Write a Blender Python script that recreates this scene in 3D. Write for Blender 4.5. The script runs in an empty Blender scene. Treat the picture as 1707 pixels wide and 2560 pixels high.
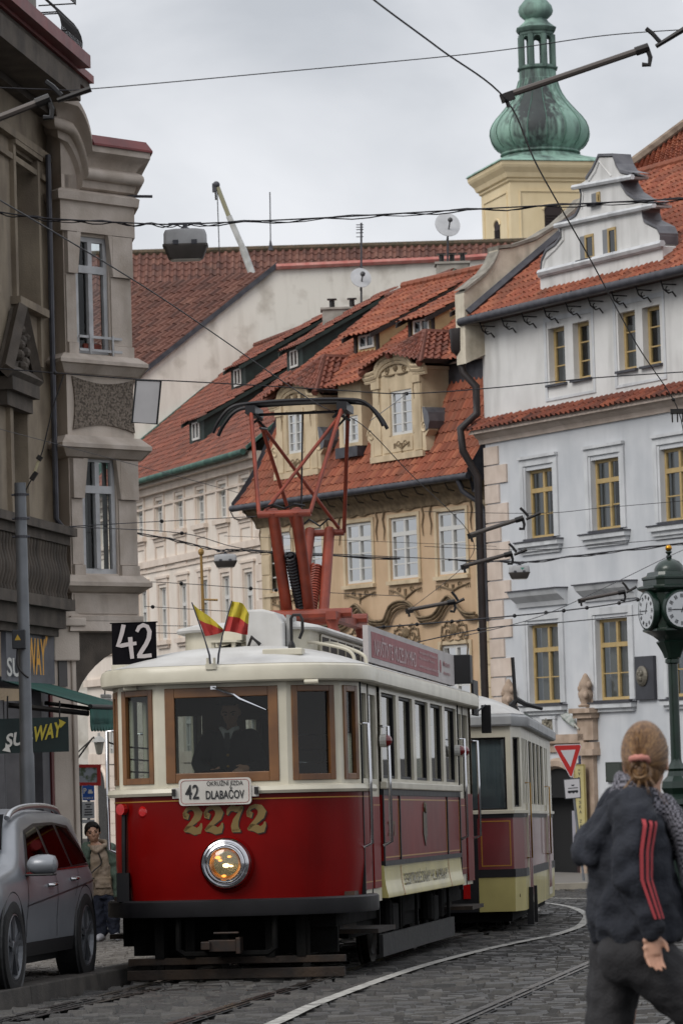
import bpy, math, random
import numpy as np
from mathutils import Vector, Matrix
random.seed(7); np.random.seed(7)
sc=bpy.context.scene; COL=sc.collection
V=Vector; pi=math.pi; R=math.radians
F=9200.; CX=853.5; CY=1280.; HZ=1870.; ROLL=.03; CAMZ=1.33
PITCH=math.atan((HZ-CY)/F)
CM=Matrix.Rotation(pi/2+PITCH,3,'X')@Matrix.Rotation(-ROLL,3,'Z')
# ---- survey helpers: bearings of the photograph turned into places in the world
def ray(px,py): return CM@V(((px-CX)/F,-(py-CY)/F,-1))
def P(px,py,Y):
    d=ray(px,py); t=Y/d.y
    return V((d.x*t,Y,CAMZ+d.z*t))
def gz(Y): return -.0202*Y if Y<48 else (-.9696-.032*(Y-48) if Y<86 else -2.1856-.002*(Y-86))
def GP(px,py,up=0):
    d=ray(px,py); lo,hi=2,400
    for _ in range(50):
        m=(lo+hi)/2; t=m/d.y
        if CAMZ+d.z*t>gz(m)+up: lo=m
        else: hi=m
    return V((d.x*lo/d.y,lo,gz(lo)+up))
class Fac:
    "a vertical plane: p0 on it, heading of +u in degrees right of the view axis; d>0 is towards the street"
    def __init__(s,p0,head):
        s.o=V((p0[0],p0[1],0)); a=R(head)
        s.U=V((math.sin(a),math.cos(a),0)); s.N=V((s.U.y,-s.U.x,0))
        if s.N.dot(-s.o)<0: s.N=-s.N
    def hit(s,px,py,d=0):
        r=ray(px,py); c=V((0,0,CAMZ)); o=s.o+s.N*d
        t=(o-c).dot(s.N)/r.dot(s.N); p=c+r*t
        return (p-s.o).dot(s.U),p.z
    def w(s,u,z,d=0): return s.o+s.U*u+s.N*d+V((0,0,z))
    def box(s,m,u0,u1,z0,z1,d0,d1):
        m.obox(s.w(u0,z0,d0),s.U*(u1-u0),s.N*(d1-d0),V((0,0,z1-z0)))
def root_loc(o):
    while o.parent: o=o.parent
    return V(o.location) if not o.get('_loc') else V((0,0,0))
class MB:
    def __init__(s): s.v=[]; s.f=[]; s.uv=None
    def add(s,vs,fs):
        b=len(s.v); s.v+= [tuple(x) for x in vs]; s.f+=[tuple(i+b for i in f) for f in fs]; return s
    def obox(s,o,a,b,c):
        o,a,b,c=V(o),V(a),V(b),V(c)
        if a.cross(b).dot(c)<0: a,b=b,a
        return s.add([o,o+a,o+a+b,o+b,o+c,o+a+c,o+a+b+c,o+b+c],[(0,3,2,1),(4,5,6,7),(0,1,5,4),(1,2,6,5),(2,3,7,6),(3,0,4,7)])
    def box(s,x0,x1,y0,y1,z0,z1):
        x0,x1=min(x0,x1),max(x0,x1); y0,y1=min(y0,y1),max(y0,y1); z0,z1=min(z0,z1),max(z0,z1)
        return s.obox((x0,y0,z0),(x1-x0,0,0),(0,y1-y0,0),(0,0,z1-z0))
    def quad(s,a,b,c,d): return s.add([a,b,c,d],[(0,1,2,3)])
    def prism(s,pts,ex):
        "polygon swept by a vector"
        n=len(pts); ex=V(ex); pts=[V(p) for p in pts]
        nn=V((0,0,0))
        for i in range(n): nn+=pts[i].cross(pts[(i+1)%n])
        if nn.dot(ex)>0: pts=pts[::-1]
        return s.add(pts+[p+ex for p in pts],[tuple(range(n)),tuple(range(2*n-1,n-1,-1))]+[(i,i+n,(i+1)%n+n,(i+1)%n) for i in range(n)])
    def tube(s,path,r,n=8,cap=True,flat=1.0):
        path=[V(p) for p in path]; k=len(path)
        if not hasattr(r,'__len__'): r=[r]*k
        up=None; b=len(s.v)
        for i,p in enumerate(path):
            t=(path[min(i+1,k-1)]-path[max(i-1,0)])
            if t.length<1e-9: t=V((0,0,1))
            t.normalize()
            if up is None: up=V((0,0,1)) if abs(t.z)<.9 else V((0,1,0))
            x=t.cross(up)
            if x.length<1e-6: x=t.orthogonal()
            x.normalize(); y=x.cross(t); up=y
            for j in range(n):
                a=2*pi*j/n; s.v.append(tuple(p+x*(r[i]*math.cos(a))+y*(r[i]*flat*math.sin(a))))
        for i in range(k-1):
            for j in range(n):
                a=b+i*n+j; c=b+i*n+(j+1)%n; s.f.append((a,c,c+n,a+n))
        if cap: s.f.append(tuple(b+j for j in range(n))[::-1]); s.f.append(tuple(b+(k-1)*n+j for j in range(n)))
        return s
    def lathe(s,prof,c,n=24,ax=None,x0=0,cap='se'):
        "profile of (r,h) about an axis"
        c=V(c); ax=V(ax or (0,0,1)).normalized(); x=ax.orthogonal().normalized(); 
        if abs(ax.z)>.99: x=V((1,0,0))
        y=ax.cross(x); b=len(s.v); k=len(prof)
        for r,h in prof:
            for j in range(n):
                a=2*pi*j/n+x0; s.v.append(tuple(c+ax*h+x*(max(r,1e-4)*math.cos(a))+y*(max(r,1e-4)*math.sin(a))))
        for i in range(k-1):
            for j in range(n):
                a=b+i*n+j; d=b+i*n+(j+1)%n; s.f.append((a,d,d+n,a+n))
        if 's' in cap: s.f.append(tuple(b+j for j in range(n))[::-1])
        if 'e' in cap: s.f.append(tuple(b+(k-1)*n+j for j in range(n)))
        return s
    def ball(s,c,r,n=16,m=10):
        r=r if hasattr(r,'__len__') else (r,r,r); c=V(c); b=len(s.v)
        for i in range(m+1):
            t=pi*i/m
            for j in range(n):
                a=2*pi*j/n; st=max(math.sin(t),1e-3)
                s.v.append((c.x+r[0]*st*math.cos(a),c.y+r[1]*st*math.sin(a),c.z-r[2]*math.cos(t)))
        for i in range(m):
            for j in range(n):
                a=b+i*n+j; d=b+i*n+(j+1)%n; s.f.append((a,d,d+n,a+n))
        return s
    def loft(s,rings,close=True,cap=True):
        n=len(rings[0]); b=len(s.v)
        for r in rings: s.v+=[tuple(p) for p in r]
        for i in range(len(rings)-1):
            for j in range(n if close else n-1):
                a=b+i*n+j; d=b+i*n+(j+1)%n; s.f.append((a,d,d+n,a+n))
        if cap and close:
            s.f.append(tuple(b+j for j in range(n))[::-1]); s.f.append(tuple(b+(len(rings)-1)*n+j for j in range(n)))
        return s
    def sweep(s,path,prof,closed=False,dz=None):
        "profile [(out,z)...] carried along a plan polyline (x,y) with mitres, out = right of travel"
        k=len(path); path=[V((p[0],p[1])) for p in path]; rings=[]
        for i,p in enumerate(path):
            if i>0: t0=(p-path[i-1]).normalized()
            if i<k-1: t1=(path[i+1]-p).normalized()
            if i==0: t0=t1
            if i==k-1: t1=t0
            n0=V((t0.y,-t0.x)); n1=V((t1.y,-t1.x)); m=(n0+n1)
            m=m/max(.3,m.dot(n0))
            z0=dz[i] if dz else 0
            rings.append([(p.x+m.x*o,p.y+m.y*o,z+z0) for o,z in prof])
        return s.loft(rings,close=True,cap=True)
    def build(s,name,mat,parent=None,smooth=None,local=False,bevel=0,sub=0):
        me=bpy.data.meshes.new(name); vs=s.v
        if parent is not None and not local:
            L=root_loc(parent); vs=[(x-L.x,y-L.y,z-L.z) for x,y,z in vs]
        me.from_pydata(vs,[],s.f); me.validate(); 
        if s.uv is not None and len(s.uv)==len(me.loops)*2:
            l=me.uv_layers.new(name='UVMap'); l.data.foreach_set('uv',s.uv)
        if mat: me.materials.append(mat)
        if smooth is not None:
            me.polygons.foreach_set('use_smooth',[True]*len(me.polygons)); me.set_sharp_from_angle(angle=R(smooth))
        me.update()
        o=bpy.data.objects.new(name,me); COL.objects.link(o)
        if parent is not None: o.parent=parent
        if bevel:
            b=o.modifiers.new('bevel','BEVEL'); b.width=bevel; b.segments=2; b.limit_method='ANGLE'; b.angle_limit=R(40)
        if sub:
            b=o.modifiers.new('sub','SUBSURF'); b.levels=sub; b.render_levels=sub
        return o
def fixn(o):
    import bmesh
    bm=bmesh.new(); bm.from_mesh(o.data); bmesh.ops.recalc_face_normals(bm,faces=bm.faces); bm.to_mesh(o.data); bm.free(); return o
def tag(o,label=None,cat=None,group=None,kind=None):
    if label: o['label']=label
    if cat: o['category']=cat
    if group: o['group']=group
    if kind: o['kind']=kind
    return o
def thing(name,loc,label,cat,group=None,rot=None):
    o=bpy.data.objects.new(name,None); COL.objects.link(o); o.location=V(loc); o.empty_display_size=.2
    if rot: o.rotation_euler=rot
    return tag(o,label,cat,group)
def dup(o,parent=None):
    c=o.copy(); COL.objects.link(c)
    if parent is not None: c.parent=parent
    for ch in list(o.children): dup(ch,c)
    return c
# ---- materials
def lin(h):
    h=h.lstrip('#'); r=[int(h[i:i+2],16)/255 for i in (0,2,4)]
    return tuple((c/12.92 if c<=.04045 else ((c+.055)/1.055)**2.4) for c in r)+(1,)
MATS={}
def mat(name,c,rough=.6,metal=0,c2=None,scale=3,detail=6,bump=0,bscale=30,spec=.5,streak=0,c3=None,coat=0,contrast=(.35,.65),tr=None,srange=(.48,.75)):
    "principled with up to two noise driven tints (patches, and vertical runs of dirt), and fine relief"
    if name in MATS: return MATS[name]
    m=bpy.data.materials.new(name); m.use_nodes=True; nt=m.node_tree; N=nt.nodes; L=nt.links
    b=N['Principled BSDF']; col=lin(c) if isinstance(c,str) else tuple(c)+(1,)
    b.inputs['Base Color'].default_value=col; b.inputs['Roughness'].default_value=rough; b.inputs['Metallic'].default_value=metal
    b.inputs['Specular IOR Level'].default_value=spec; b.inputs['Coat Weight'].default_value=coat
    if coat: b.inputs['Coat Roughness'].default_value=.05
    tc=N.new('ShaderNodeTexCoord'); src=None
    def noise(sc_,det,vec=None):
        n=N.new('ShaderNodeTexNoise'); n.inputs['Scale'].default_value=sc_; n.inputs['Detail'].default_value=det
        L.new(vec or tc.outputs['Object'],n.inputs['Vector']); return n.outputs['Fac']
    def ramp(f,lo,hi):
        r=N.new('ShaderNodeMapRange'); r.inputs[1].default_value=lo; r.inputs[2].default_value=hi; L.new(f,r.inputs[0]); return r.outputs[0]
    def mix(fac,a,bc,w=1):
        x=N.new('ShaderNodeMix'); x.data_type='RGBA'
        if w!=1:
            q=N.new('ShaderNodeMath'); q.operation='MULTIPLY'; q.inputs[1].default_value=w; L.new(fac,q.inputs[0]); fac=q.outputs[0]
        L.new(fac,x.inputs[0])
        if isinstance(a,tuple): x.inputs[6].default_value=a
        else: L.new(a,x.inputs[6])
        x.inputs[7].default_value=bc; return x.outputs[2]
    cur=col
    if c2: cur=mix(ramp(noise(scale,detail),*contrast),cur,lin(c2))
    if streak:
        mp=N.new('ShaderNodeMapping'); mp.inputs['Scale'].default_value=(1.9,1.9,.3); L.new(tc.outputs['Object'],mp.inputs[0])
        cur=mix(ramp(noise(1.2,5,mp.outputs[0]),*srange),cur,lin(c3 or c2),streak)
    if not isinstance(cur,tuple): L.new(cur,b.inputs['Base Color'])
    if c2:
        L.new(ramp2(N,L,noise(scale*2.3,4),rough*.85,min(1,rough*1.15)),b.inputs['Roughness'])
    if bump:
        bp=N.new('ShaderNodeBump'); bp.inputs['Strength'].default_value=bump; bp.inputs['Distance'].default_value=.02
        L.new(noise(bscale,5),bp.inputs['Height']); L.new(bp.outputs[0],b.inputs['Normal'])
    MATS[name]=m; return m
def ramp2(N,L,f,a,b):
    r=N.new('ShaderNodeMapRange'); r.inputs[3].default_value=a; r.inputs[4].default_value=b; L.new(f,r.inputs[0]); return r.outputs[0]
def tilemat(name,cols,dark='#3a2a22',moss=.25):
    if name in MATS: return MATS[name]
    m=bpy.data.materials.new(name); m.use_nodes=True; N=m.node_tree.nodes; L=m.node_tree.links; b=N['Principled BSDF']
    uv=N.new('ShaderNodeUVMap'); fl=N.new('ShaderNodeVectorMath'); fl.operation='FLOOR'; L.new(uv.outputs[0],fl.inputs[0])
    wn=N.new('ShaderNodeTexWhiteNoise'); wn.noise_dimensions='2D'; L.new(fl.outputs[0],wn.inputs['Vector'])
    cr=N.new('ShaderNodeValToRGB'); L.new(wn.outputs['Value'],cr.inputs[0]); e=cr.color_ramp.elements
    e[0].color=lin(cols[0]); e[1].color=lin(cols[-1])
    for i,c in enumerate(cols[1:-1]): x=e.new((i+1)/(len(cols)-1)); x.color=lin(c)
    tc=N.new('ShaderNodeTexCoord'); n=N.new('ShaderNodeTexNoise'); n.inputs['Scale'].default_value=1.1; n.inputs['Detail'].default_value=8
    L.new(tc.outputs['Object'],n.inputs['Vector'])
    r=N.new('ShaderNodeMapRange'); r.inputs[1].default_value=.5; r.inputs[2].default_value=.8; r.inputs[4].default_value=moss; L.new(n.outputs[0],r.inputs[0])
    x=N.new('ShaderNodeMix'); x.data_type='RGBA'; L.new(r.outputs[0],x.inputs[0]); L.new(cr.outputs[0],x.inputs[6]); x.inputs[7].default_value=lin(dark)
    L.new(x.outputs[2],b.inputs['Base Color']); b.inputs['Roughness'].default_value=.75
    n2=N.new('ShaderNodeTexNoise'); n2.inputs['Scale'].default_value=40; L.new(tc.outputs['Object'],n2.inputs['Vector'])
    bp=N.new('ShaderNodeBump'); bp.inputs['Strength'].default_value=.3; bp.inputs['Distance'].default_value=.01; L.new(n2.outputs[0],bp.inputs['Height']); L.new(bp.outputs[0],b.inputs['Normal'])
    MATS[name]=m; return m
def glass(name,tint='#e8eef0',refl=.9,ior=1.5,rough=.02,min_=.0,k=1.5):
    if name in MATS: return MATS[name]
    m=bpy.data.materials.new(name); m.use_nodes=True; N=m.node_tree.nodes; L=m.node_tree.links; N.remove(N['Principled BSDF'])
    t=N.new('ShaderNodeBsdfTransparent'); t.inputs[0].default_value=lin(tint)
    g=N.new('ShaderNodeBsdfGlossy'); g.inputs['Roughness'].default_value=rough; g.inputs[0].default_value=(refl,refl,refl,1)
    fr=N.new('ShaderNodeFresnel'); fr.inputs[0].default_value=ior
    ad=N.new('ShaderNodeMath'); ad.operation='MULTIPLY_ADD'; ad.inputs[1].default_value=k; ad.inputs[2].default_value=min_; ad.use_clamp=True; L.new(fr.outputs[0],ad.inputs[0])
    x=N.new('ShaderNodeMixShader'); L.new(ad.outputs[0],x.inputs[0]); L.new(t.outputs[0],x.inputs[1]); L.new(g.outputs[0],x.inputs[2])
    L.new(x.outputs[0],N['Material Output'].inputs[0]); MATS[name]=m; return m
def emit(name,c,s):
    m=mat(name,c,.3); b=m.node_tree.nodes['Principled BSDF']; b.inputs['Emission Color'].default_value=lin(c); b.inputs['Emission Strength'].default_value=s; return m
# ---- lettering
def text_polys(txt,bold=0.0):
    cu=bpy.data.curves.new('lettering','FONT'); cu.body=txt; cu.size=1; cu.offset=bold; cu.resolution_u=3
    o=bpy.data.objects.new('lettering',cu); COL.objects.link(o); bpy.context.view_layer.update()
    me=bpy.data.meshes.new_from_object(o.evaluated_get(bpy.context.evaluated_depsgraph_get()))
    vs=[tuple(v.co) for v in me.vertices]; fs=[tuple(p.vertices) for p in me.polygons]
    bpy.data.objects.remove(o); bpy.data.curves.remove(cu); bpy.data.meshes.remove(me)
    return vs,fs
def text(m,txt,o,ux,uz,w,h,bold=0.0,shear=0,th=.004,align='fit'):
    "flat letters filling a w x h box at o, with a small real thickness towards ux x uz"
    vs,fs=text_polys(txt,bold)
    if not vs: return
    xs=[v[0] for v in vs]; ys=[v[1] for v in vs]; x0,x1,y0,y1=min(xs),max(xs),min(ys),max(ys)
    ux=V(ux).normalized(); uz=V(uz).normalized(); o=V(o); n=ux.cross(uz)
    sx=w/(x1-x0); sy=h/(y1-y0)
    m.add([o+ux*((v[0]-x0)*sx+shear*(v[1]-y0)*sy)+uz*((v[1]-y0)*sy)+n*th for v in vs],fs)
def ribbon(m,o,ux,uz,pts,wd,th=.004):
    "a flat pen stroke: pts (x,y), widths"
    ux=V(ux).normalized(); uz=V(uz).normalized(); o=V(o); n=ux.cross(uz); k=len(pts)
    if not hasattr(wd,'__len__'): wd=[wd]*k
    a=[];b=[]
    for i,(x,y) in enumerate(pts):
        x0,y0=pts[max(i-1,0)]; x1,y1=pts[min(i+1,k-1)]; dx,dy=x1-x0,y1-y0; l=math.hypot(dx,dy) or 1
        nx,ny=-dy/l*wd[i]/2,dx/l*wd[i]/2
        a.append(o+ux*(x+nx)+uz*(y+ny)+n*th); b.append(o+ux*(x-nx)+uz*(y-ny)+n*th)
    m.add(a+b,[(i,i+k,i+1+k,i+1) for i in range(k-1)])
def arc(cx,cy,rx,ry,a0,a1,n=10): return [(cx+rx*math.cos(R(a0+(a1-a0)*i/n)),cy+ry*math.sin(R(a0+(a1-a0)*i/n))) for i in range(n+1)]
# ---- walls, windows, roofs
def wall(m,f,u0,u1,z0,z1,ops=(),rev=.25,d=0):
    us=sorted({u0,u1}|{min(max(x,u0),u1) for o in ops for x in o[:2]}); zs=sorted({z0,z1}|{min(max(x,z0),z1) for o in ops for x in o[2:4]})
    for a,b in zip(us,us[1:]):
        for c,e in zip(zs,zs[1:]):
            mu,mz=(a+b)/2,(c+e)/2
            if any(o[0]<mu<o[1] and o[2]<mz<o[3] for o in ops): continue
            m.quad(f.w(a,c,d),f.w(b,c,d),f.w(b,e,d),f.w(a,e,d))
    for o in ops:
        a,b,c,e=o[:4]; r=o[4] if len(o)>4 else rev
        m.quad(f.w(a,c,d),f.w(a,e,d),f.w(a,e,d-r),f.w(a,c,d-r)); m.quad(f.w(b,c,d),f.w(b,e,d),f.w(b,e,d-r),f.w(b,c,d-r))
        m.quad(f.w(a,e,d),f.w(b,e,d),f.w(b,e,d-r),f.w(a,e,d-r)); m.quad(f.w(a,c,d),f.w(b,c,d),f.w(b,c,d-r),f.w(a,c,d-r))
def shell(m,f,u0,u1,z0,z1,dep):
    "the other sides of a block behind a front wall"
    m.quad(f.w(u0,z0),f.w(u0,z1),f.w(u0,z1,-dep),f.w(u0,z0,-dep)); m.quad(f.w(u1,z0),f.w(u1,z1),f.w(u1,z1,-dep),f.w(u1,z0,-dep))
    m.quad(f.w(u0,z0,-dep),f.w(u0,z1,-dep),f.w(u1,z1,-dep),f.w(u1,z0,-dep)); m.quad(f.w(u0,z1),f.w(u1,z1),f.w(u1,z1,-dep),f.w(u0,z1,-dep))
def window(f,par,u0,u1,z0,z1,dep=.2,fm=None,pm=None,vert=(.5,),hor=(.33,.66),transom=None,fw=.07,mw=.035,curt=None,sill=None,sm=None):
    m=MB(); a,b=-dep,-dep+.07
    f.box(m,u0,u0+fw,z0,z1,a,b); f.box(m,u1-fw,u1,z0,z1,a,b); f.box(m,u0+fw,u1-fw,z0,z0+fw,a,b); f.box(m,u0+fw,u1-fw,z1-fw,z1,a,b)
    W=u1-u0; H=z1-z0
    for v in vert: f.box(m,u0+v*W-.045,u0+v*W+.045,z0+fw,z1-fw,a+.003,b+.012)
    for h in hor:
        f.box(m,u0+fw,u1-fw,z0+h*H-mw/2,z0+h*H+mw/2,a+.006,b-.012)
    if transom: f.box(m,u0+fw,u1-fw,z0+transom*H-.06,z0+transom*H+.06,a+.001,b+.02)
    w=m.build('window',fm,par)
    p=MB(); p.quad(f.w(u0,z0,a+.025),f.w(u1,z0,a+.025),f.w(u1,z1,a+.025),f.w(u0,z1,a+.025)); p.build('pane',pm,w)
    if curt:
        k=MB(); pts=[]; 
        for lo,hi in curt:
            n=14; r0=[];r1=[]
            for i in range(n+1):
                u=u0+W*(lo+(hi-lo)*i/n); dd=a-.12+.03*math.sin(i*2.1)
                r0.append(f.w(u,z0,dd)); r1.append(f.w(u,z1,dd))
            k.loft([r0,r1],close=False)
        k.build('curtain',sm or MATS['curtain'],w)
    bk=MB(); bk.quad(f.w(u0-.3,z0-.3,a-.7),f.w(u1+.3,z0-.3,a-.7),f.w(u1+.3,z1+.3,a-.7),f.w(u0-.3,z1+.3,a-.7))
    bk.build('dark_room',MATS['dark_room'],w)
    if sill:
        q=MB(); f.box(q,u0-.08,u1+.08,z0-.06,z0,-.02,.1); q.build('sill',sill,w)
    return w
def tiles(name,matl,par,c00,c10,c11,c01,tw=.22,ch=.33,amp=.05,prof=None,lift=.035,mid=None):
    "real pantiles over a four-cornered slope (eaves left, eaves right, top right, top left); mid: list of (t, sag) bends"
    c00,c10,c11,c01=[np.array(V(c)) for c in (c00,c10,c11,c01)]
    S=max(np.linalg.norm(c10-c00),np.linalg.norm(c11-c01)); T=max(np.linalg.norm(c01-c00),np.linalg.norm(c11-c10))
    nc=max(1,int(S/tw)); nr=max(1,int(T/ch)); K=5
    cols=nc*K+1; s=np.linspace(0,1,cols)
    t=[];lf=[];vv=[]
    for r in range(nr):
        t+= [r/nr,(r+1)/nr-1e-4]; lf+=[lift,0]; vv+=[r+.02,r+.98]
    t=np.array(t); lf=np.array(lf)
    nrm=np.cross(c10-c00,c01-c00); nrm/=np.linalg.norm(nrm)
    if np.dot(nrm,np.array([0,0,1]))<0: nrm=-nrm
    ph=(np.arange(cols)%K)/K; wav=amp*np.where(ph<.6,np.sin(np.pi*ph/.6),-.35*np.sin(np.pi*(ph-.6)/.4))
    jit=(np.random.rand(nr,nc)-.5)*.025
    jj=np.repeat(jit,K,axis=1); jj=np.concatenate([jj,jj[:,-1:]],axis=1); jj=np.repeat(jj,2,axis=0)
    Sg,Tg=np.meshgrid(s,t)
    pos=(c00[None,None]*(1-Sg[...,None])*(1-Tg[...,None])+c10*(Sg[...,None])*(1-Tg[...,None])+c11*Sg[...,None]*Tg[...,None]+c01*(1-Sg[...,None])*Tg[...,None])
    off=wav[None,:]+lf[:,None]+jj
    if mid is not None:
        off=off+np.interp(Tg,[a for a,_ in mid],[b for _,b in mid])
    pos=pos+nrm*off[...,None]
    nrow=len(t)
    m=MB(); m.v=[tuple(p) for p in pos.reshape(-1,3)]
    fs=[];uv=[]
    for r in range(nrow-1):
        for c in range(cols-1):
            a=r*cols+c; fs.append((a,a+1,a+cols+1,a+cols))
            u0=c/K+.01; u1=u0+1/K-.02; v0,v1=vv[r],vv[r+1]
            if r%2: v0=v1=vv[r]
            uv+=[u0,v0,u1,v0,u1,v1,u0,v1]
    m.f=fs; m.uv=uv
    return m.build(name,matl,par)
# ================= camera, sky, light
cam=bpy.data.cameras.new('camera'); co=bpy.data.objects.new('camera',cam); COL.objects.link(co); sc.camera=co
co.matrix_world=Matrix.Translation((0,0,CAMZ))@CM.to_4x4()
cam.sensor_fit='VERTICAL'; cam.sensor_height=24; cam.sensor_width=24*1707/2560; cam.lens=F/2560*24; cam.clip_start=.1; cam.clip_end=5000
cam.dof.use_dof=True; cam.dof.focus_distance=32.5; cam.dof.aperture_fstop=7.1
sc.view_settings.view_transform='Standard'; sc.view_settings.look='None'; sc.view_settings.gamma=1; sc.view_settings.exposure=.18
W=bpy.data.worlds.new('World'); sc.world=W; W.use_nodes=True; N=W.node_tree.nodes; L=W.node_tree.links
SUN_EL=R(40); SUN_AZ=R(-136)   # azimuth measured from +Y towards +X
sky=N.new('ShaderNodeTexSky'); sky.sky_type='NISHITA'; sky.sun_disc=False; sky.sun_elevation=SUN_EL; sky.sun_rotation=SUN_AZ
tc=N.new('ShaderNodeTexCoord'); mp=N.new('ShaderNodeMapping'); mp.inputs['Scale'].default_value=(1,1,1.7); mp.inputs['Location'].default_value=(.35,.2,.1); L.new(tc.outputs['Generated'],mp.inputs[0])
n1=N.new('ShaderNodeTexNoise'); n1.inputs['Scale'].default_value=7; n1.inputs['Detail'].default_value=7; n1.inputs['Roughness'].default_value=.5; n1.inputs['Distortion'].default_value=.3; L.new(mp.outputs[0],n1.inputs['Vector'])
cr=N.new('ShaderNodeValToRGB'); L.new(n1.outputs[0],cr.inputs[0]); e=cr.color_ramp.elements
e[0].position=.35; e[0].color=(.50,.52,.555,1); e[1].position=.60; e[1].color=(.78,.79,.82,1)
sx=N.new('ShaderNodeSeparateXYZ'); L.new(tc.outputs['Generated'],sx.inputs[0])
el=N.new('ShaderNodeMapRange'); el.inputs[1].default_value=.25; el.inputs[2].default_value=.95; el.inputs[3].default_value=9.9; el.inputs[4].default_value=16.; L.new(sx.outputs[2],el.inputs[0])
vm=N.new('ShaderNodeVectorMath'); vm.operation='SCALE'; L.new(cr.outputs[0],vm.inputs[0]); L.new(el.outputs[0],vm.inputs['Scale'])
mx=N.new('ShaderNodeMix'); mx.data_type='RGBA'; mx.inputs[0].default_value=.93; L.new(sky.outputs[0],mx.inputs[6]); L.new(vm.outputs[0],mx.inputs[7])
L.new(mx.outputs[2],N['Background'].inputs[0]); N['Background'].inputs[1].default_value=.1
sl=bpy.data.lights.new('sun','SUN'); sl.energy=1.5; sl.angle=R(30); sl.color=(1,.96,.9)
so=bpy.data.objects.new('sun',sl); COL.objects.link(so)
sd=V((math.sin(SUN_AZ)*math.cos(SUN_EL),math.cos(SUN_AZ)*math.cos(SUN_EL),math.sin(SUN_EL)))
so.rotation_euler=sd.to_track_quat('Z','Y').to_euler(); so.location=(0,0,60)
# ================= materials
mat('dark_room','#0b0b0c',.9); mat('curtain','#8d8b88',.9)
PANE=glass('pane_glass','#8f979a',.8,1.45,.04,.02,.75); PANEC=glass('pane_clear','#dfe6e6',.9,1.5,.02,.0,1.0)
IRON=mat('black_iron','#17171a',.45,.3,c2='#26221f',scale=6)
GUTG=mat('copper_green','#3d5f55',.7,0,c2='#274038',scale=5,streak=.5,c3='#6a8f80')
ZINC=mat('dark_zinc','#34343a',.5,.2,c2='#48484e',scale=4)
STEEL=mat('rail_steel','#6d6a66',.28,.9,c2='#4a423c',scale=20)
# ================= ground
def strip_mesh(m,xs,ys,up=0):
    b=len(m.v); nx=len(xs)
    for y in ys:
        for x in xs: m.v.append((x,y,gz(y)+up))
    for j in range(len(ys)-1):
        for i in range(nx-1):
            a=b+j*nx+i; m.f.append((a,a+1,a+nx+1,a+nx))
m=MB(); strip_mesh(m,[-600,-60,-20,0,20,60,600],[-60,-20,0,12,24,36,48,58,68,78,88,98,130,200,400,900,2500],-.03)
tag(m.build('ground',mat('ground_dark','#1d1b1a',.9,c2='#2a2826',scale=8,bump=.3)),kind='structure')
def kx(Y):   # the left kerb line
    pts=[(20,-4.2),(29.1,-2.72),(32.6,-2.08),(36,-1.62),(44,-.55),(60,.2),(70,-1)]
    return float(np.interp(Y,[p[0] for p in pts],[p[1] for p in pts]))
def setts(name,matl,x0f,x1f,y0,y1,sx,sy,up,jit=.012,keep=None,gap=.012):
    vs=[];fs=[];uv=[]; y=y0; rng=np.random.RandomState(3); r=0
    while y<y1:
        h=sy*(.85+.3*rng.rand()); x=x0f(y)+rng.rand()*sx; r+=1
        while x<x1f(y):
            w=sx*(.7+.6*rng.rand()); cx=x+w/2
            if keep is None or keep(cx,y):
                z=gz(y)+up+(rng.rand()-.6)*jit; t=(rng.rand(4)-.5)*jit*.7
                sk=.03*math.sin(x*1.3)+.02*math.sin(x*3.1+r)
                q=[(x+gap,y+gap+sk),(x+w-gap,y+gap+sk),(x+w-gap,y+h-gap+sk),(x+gap,y+h-gap+sk)]
                b=len(vs); i=.018*min(1,sx/.15)
                vs+=[(a,c,z-.04) for a,c in q]
                vs+=[(q[0][0]+i,q[0][1]+i,z+t[0]),(q[1][0]-i,q[1][1]+i,z+t[1]),(q[2][0]-i,q[2][1]-i,z+t[2]),(q[3][0]+i,q[3][1]-i,z+t[3])]
                fs+=[(b+4,b+5,b+6,b+7),(b,b+1,b+5,b+4),(b+1,b+2,b+6,b+5),(b+2,b+3,b+7,b+6),(b+3,b,b+4,b+7)]
                uu=[len(fs)//5+.5,r+.5]*20; uv+=uu
            x+=w
        y+=h
    m=MB(); m.v=vs; m.f=fs; m.uv=uv
    return m.build(name,matl,smooth=25)
SETT=tilemat('granite_setts',['#282624','#383633','#46433f','#302d2b','#201f1d'],dark='#171615',moss=.5)
SETT.node_tree.nodes['Principled BSDF'].inputs['Roughness'].default_value=.55
MOSA=tilemat('mosaic_setts',['#5a5652','#716d69','#7c7873','#625e59'],dark='#46423d',moss=.4)
tag(setts('road',SETT,lambda y:kx(y)+.16 if y<62 else -.1*y-1,lambda y:.1*y+1.6,23.5,104,.22,.15,0,jit=.03,gap=.02),kind='structure')
tag(setts('pavement',MOSA,lambda y:kx(y)-(2.2+.08*y),lambda y:kx(y)-.16,27,64,.11,.1,.11,.008,gap=.006),kind='structure')
m=MB(); y=24
while y<63:
    y2=y+1.05; a,b=kx(y),kx(y2-.015); z0,z1=gz(y),gz(y2)
    m.add([(a-.15,y,z0-.1),(a+.15,y,z0-.1),(b+.15,y2-.015,z1-.1),(b-.15,y2-.015,z1-.1),(a-.15,y,z0+.125),(a+.13,y,z0+.125),(b+.13,y2-.015,z1+.125),(b-.15,y2-.015,z1+.125)],[(4,5,6,7),(0,1,5,4),(1,2,6,5),(2,3,7,6),(3,0,4,7)])
    y=y2
tag(m.build('kerb',mat('kerb_granite','#46423d',.75,c2='#302d2a',scale=4,bump=.4,bscale=60),bevel=.012),kind='structure')
m=MB(); strip_mesh(m,[-40,-20,-8,-4,-2],[58,64,80,110],.1); 
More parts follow.
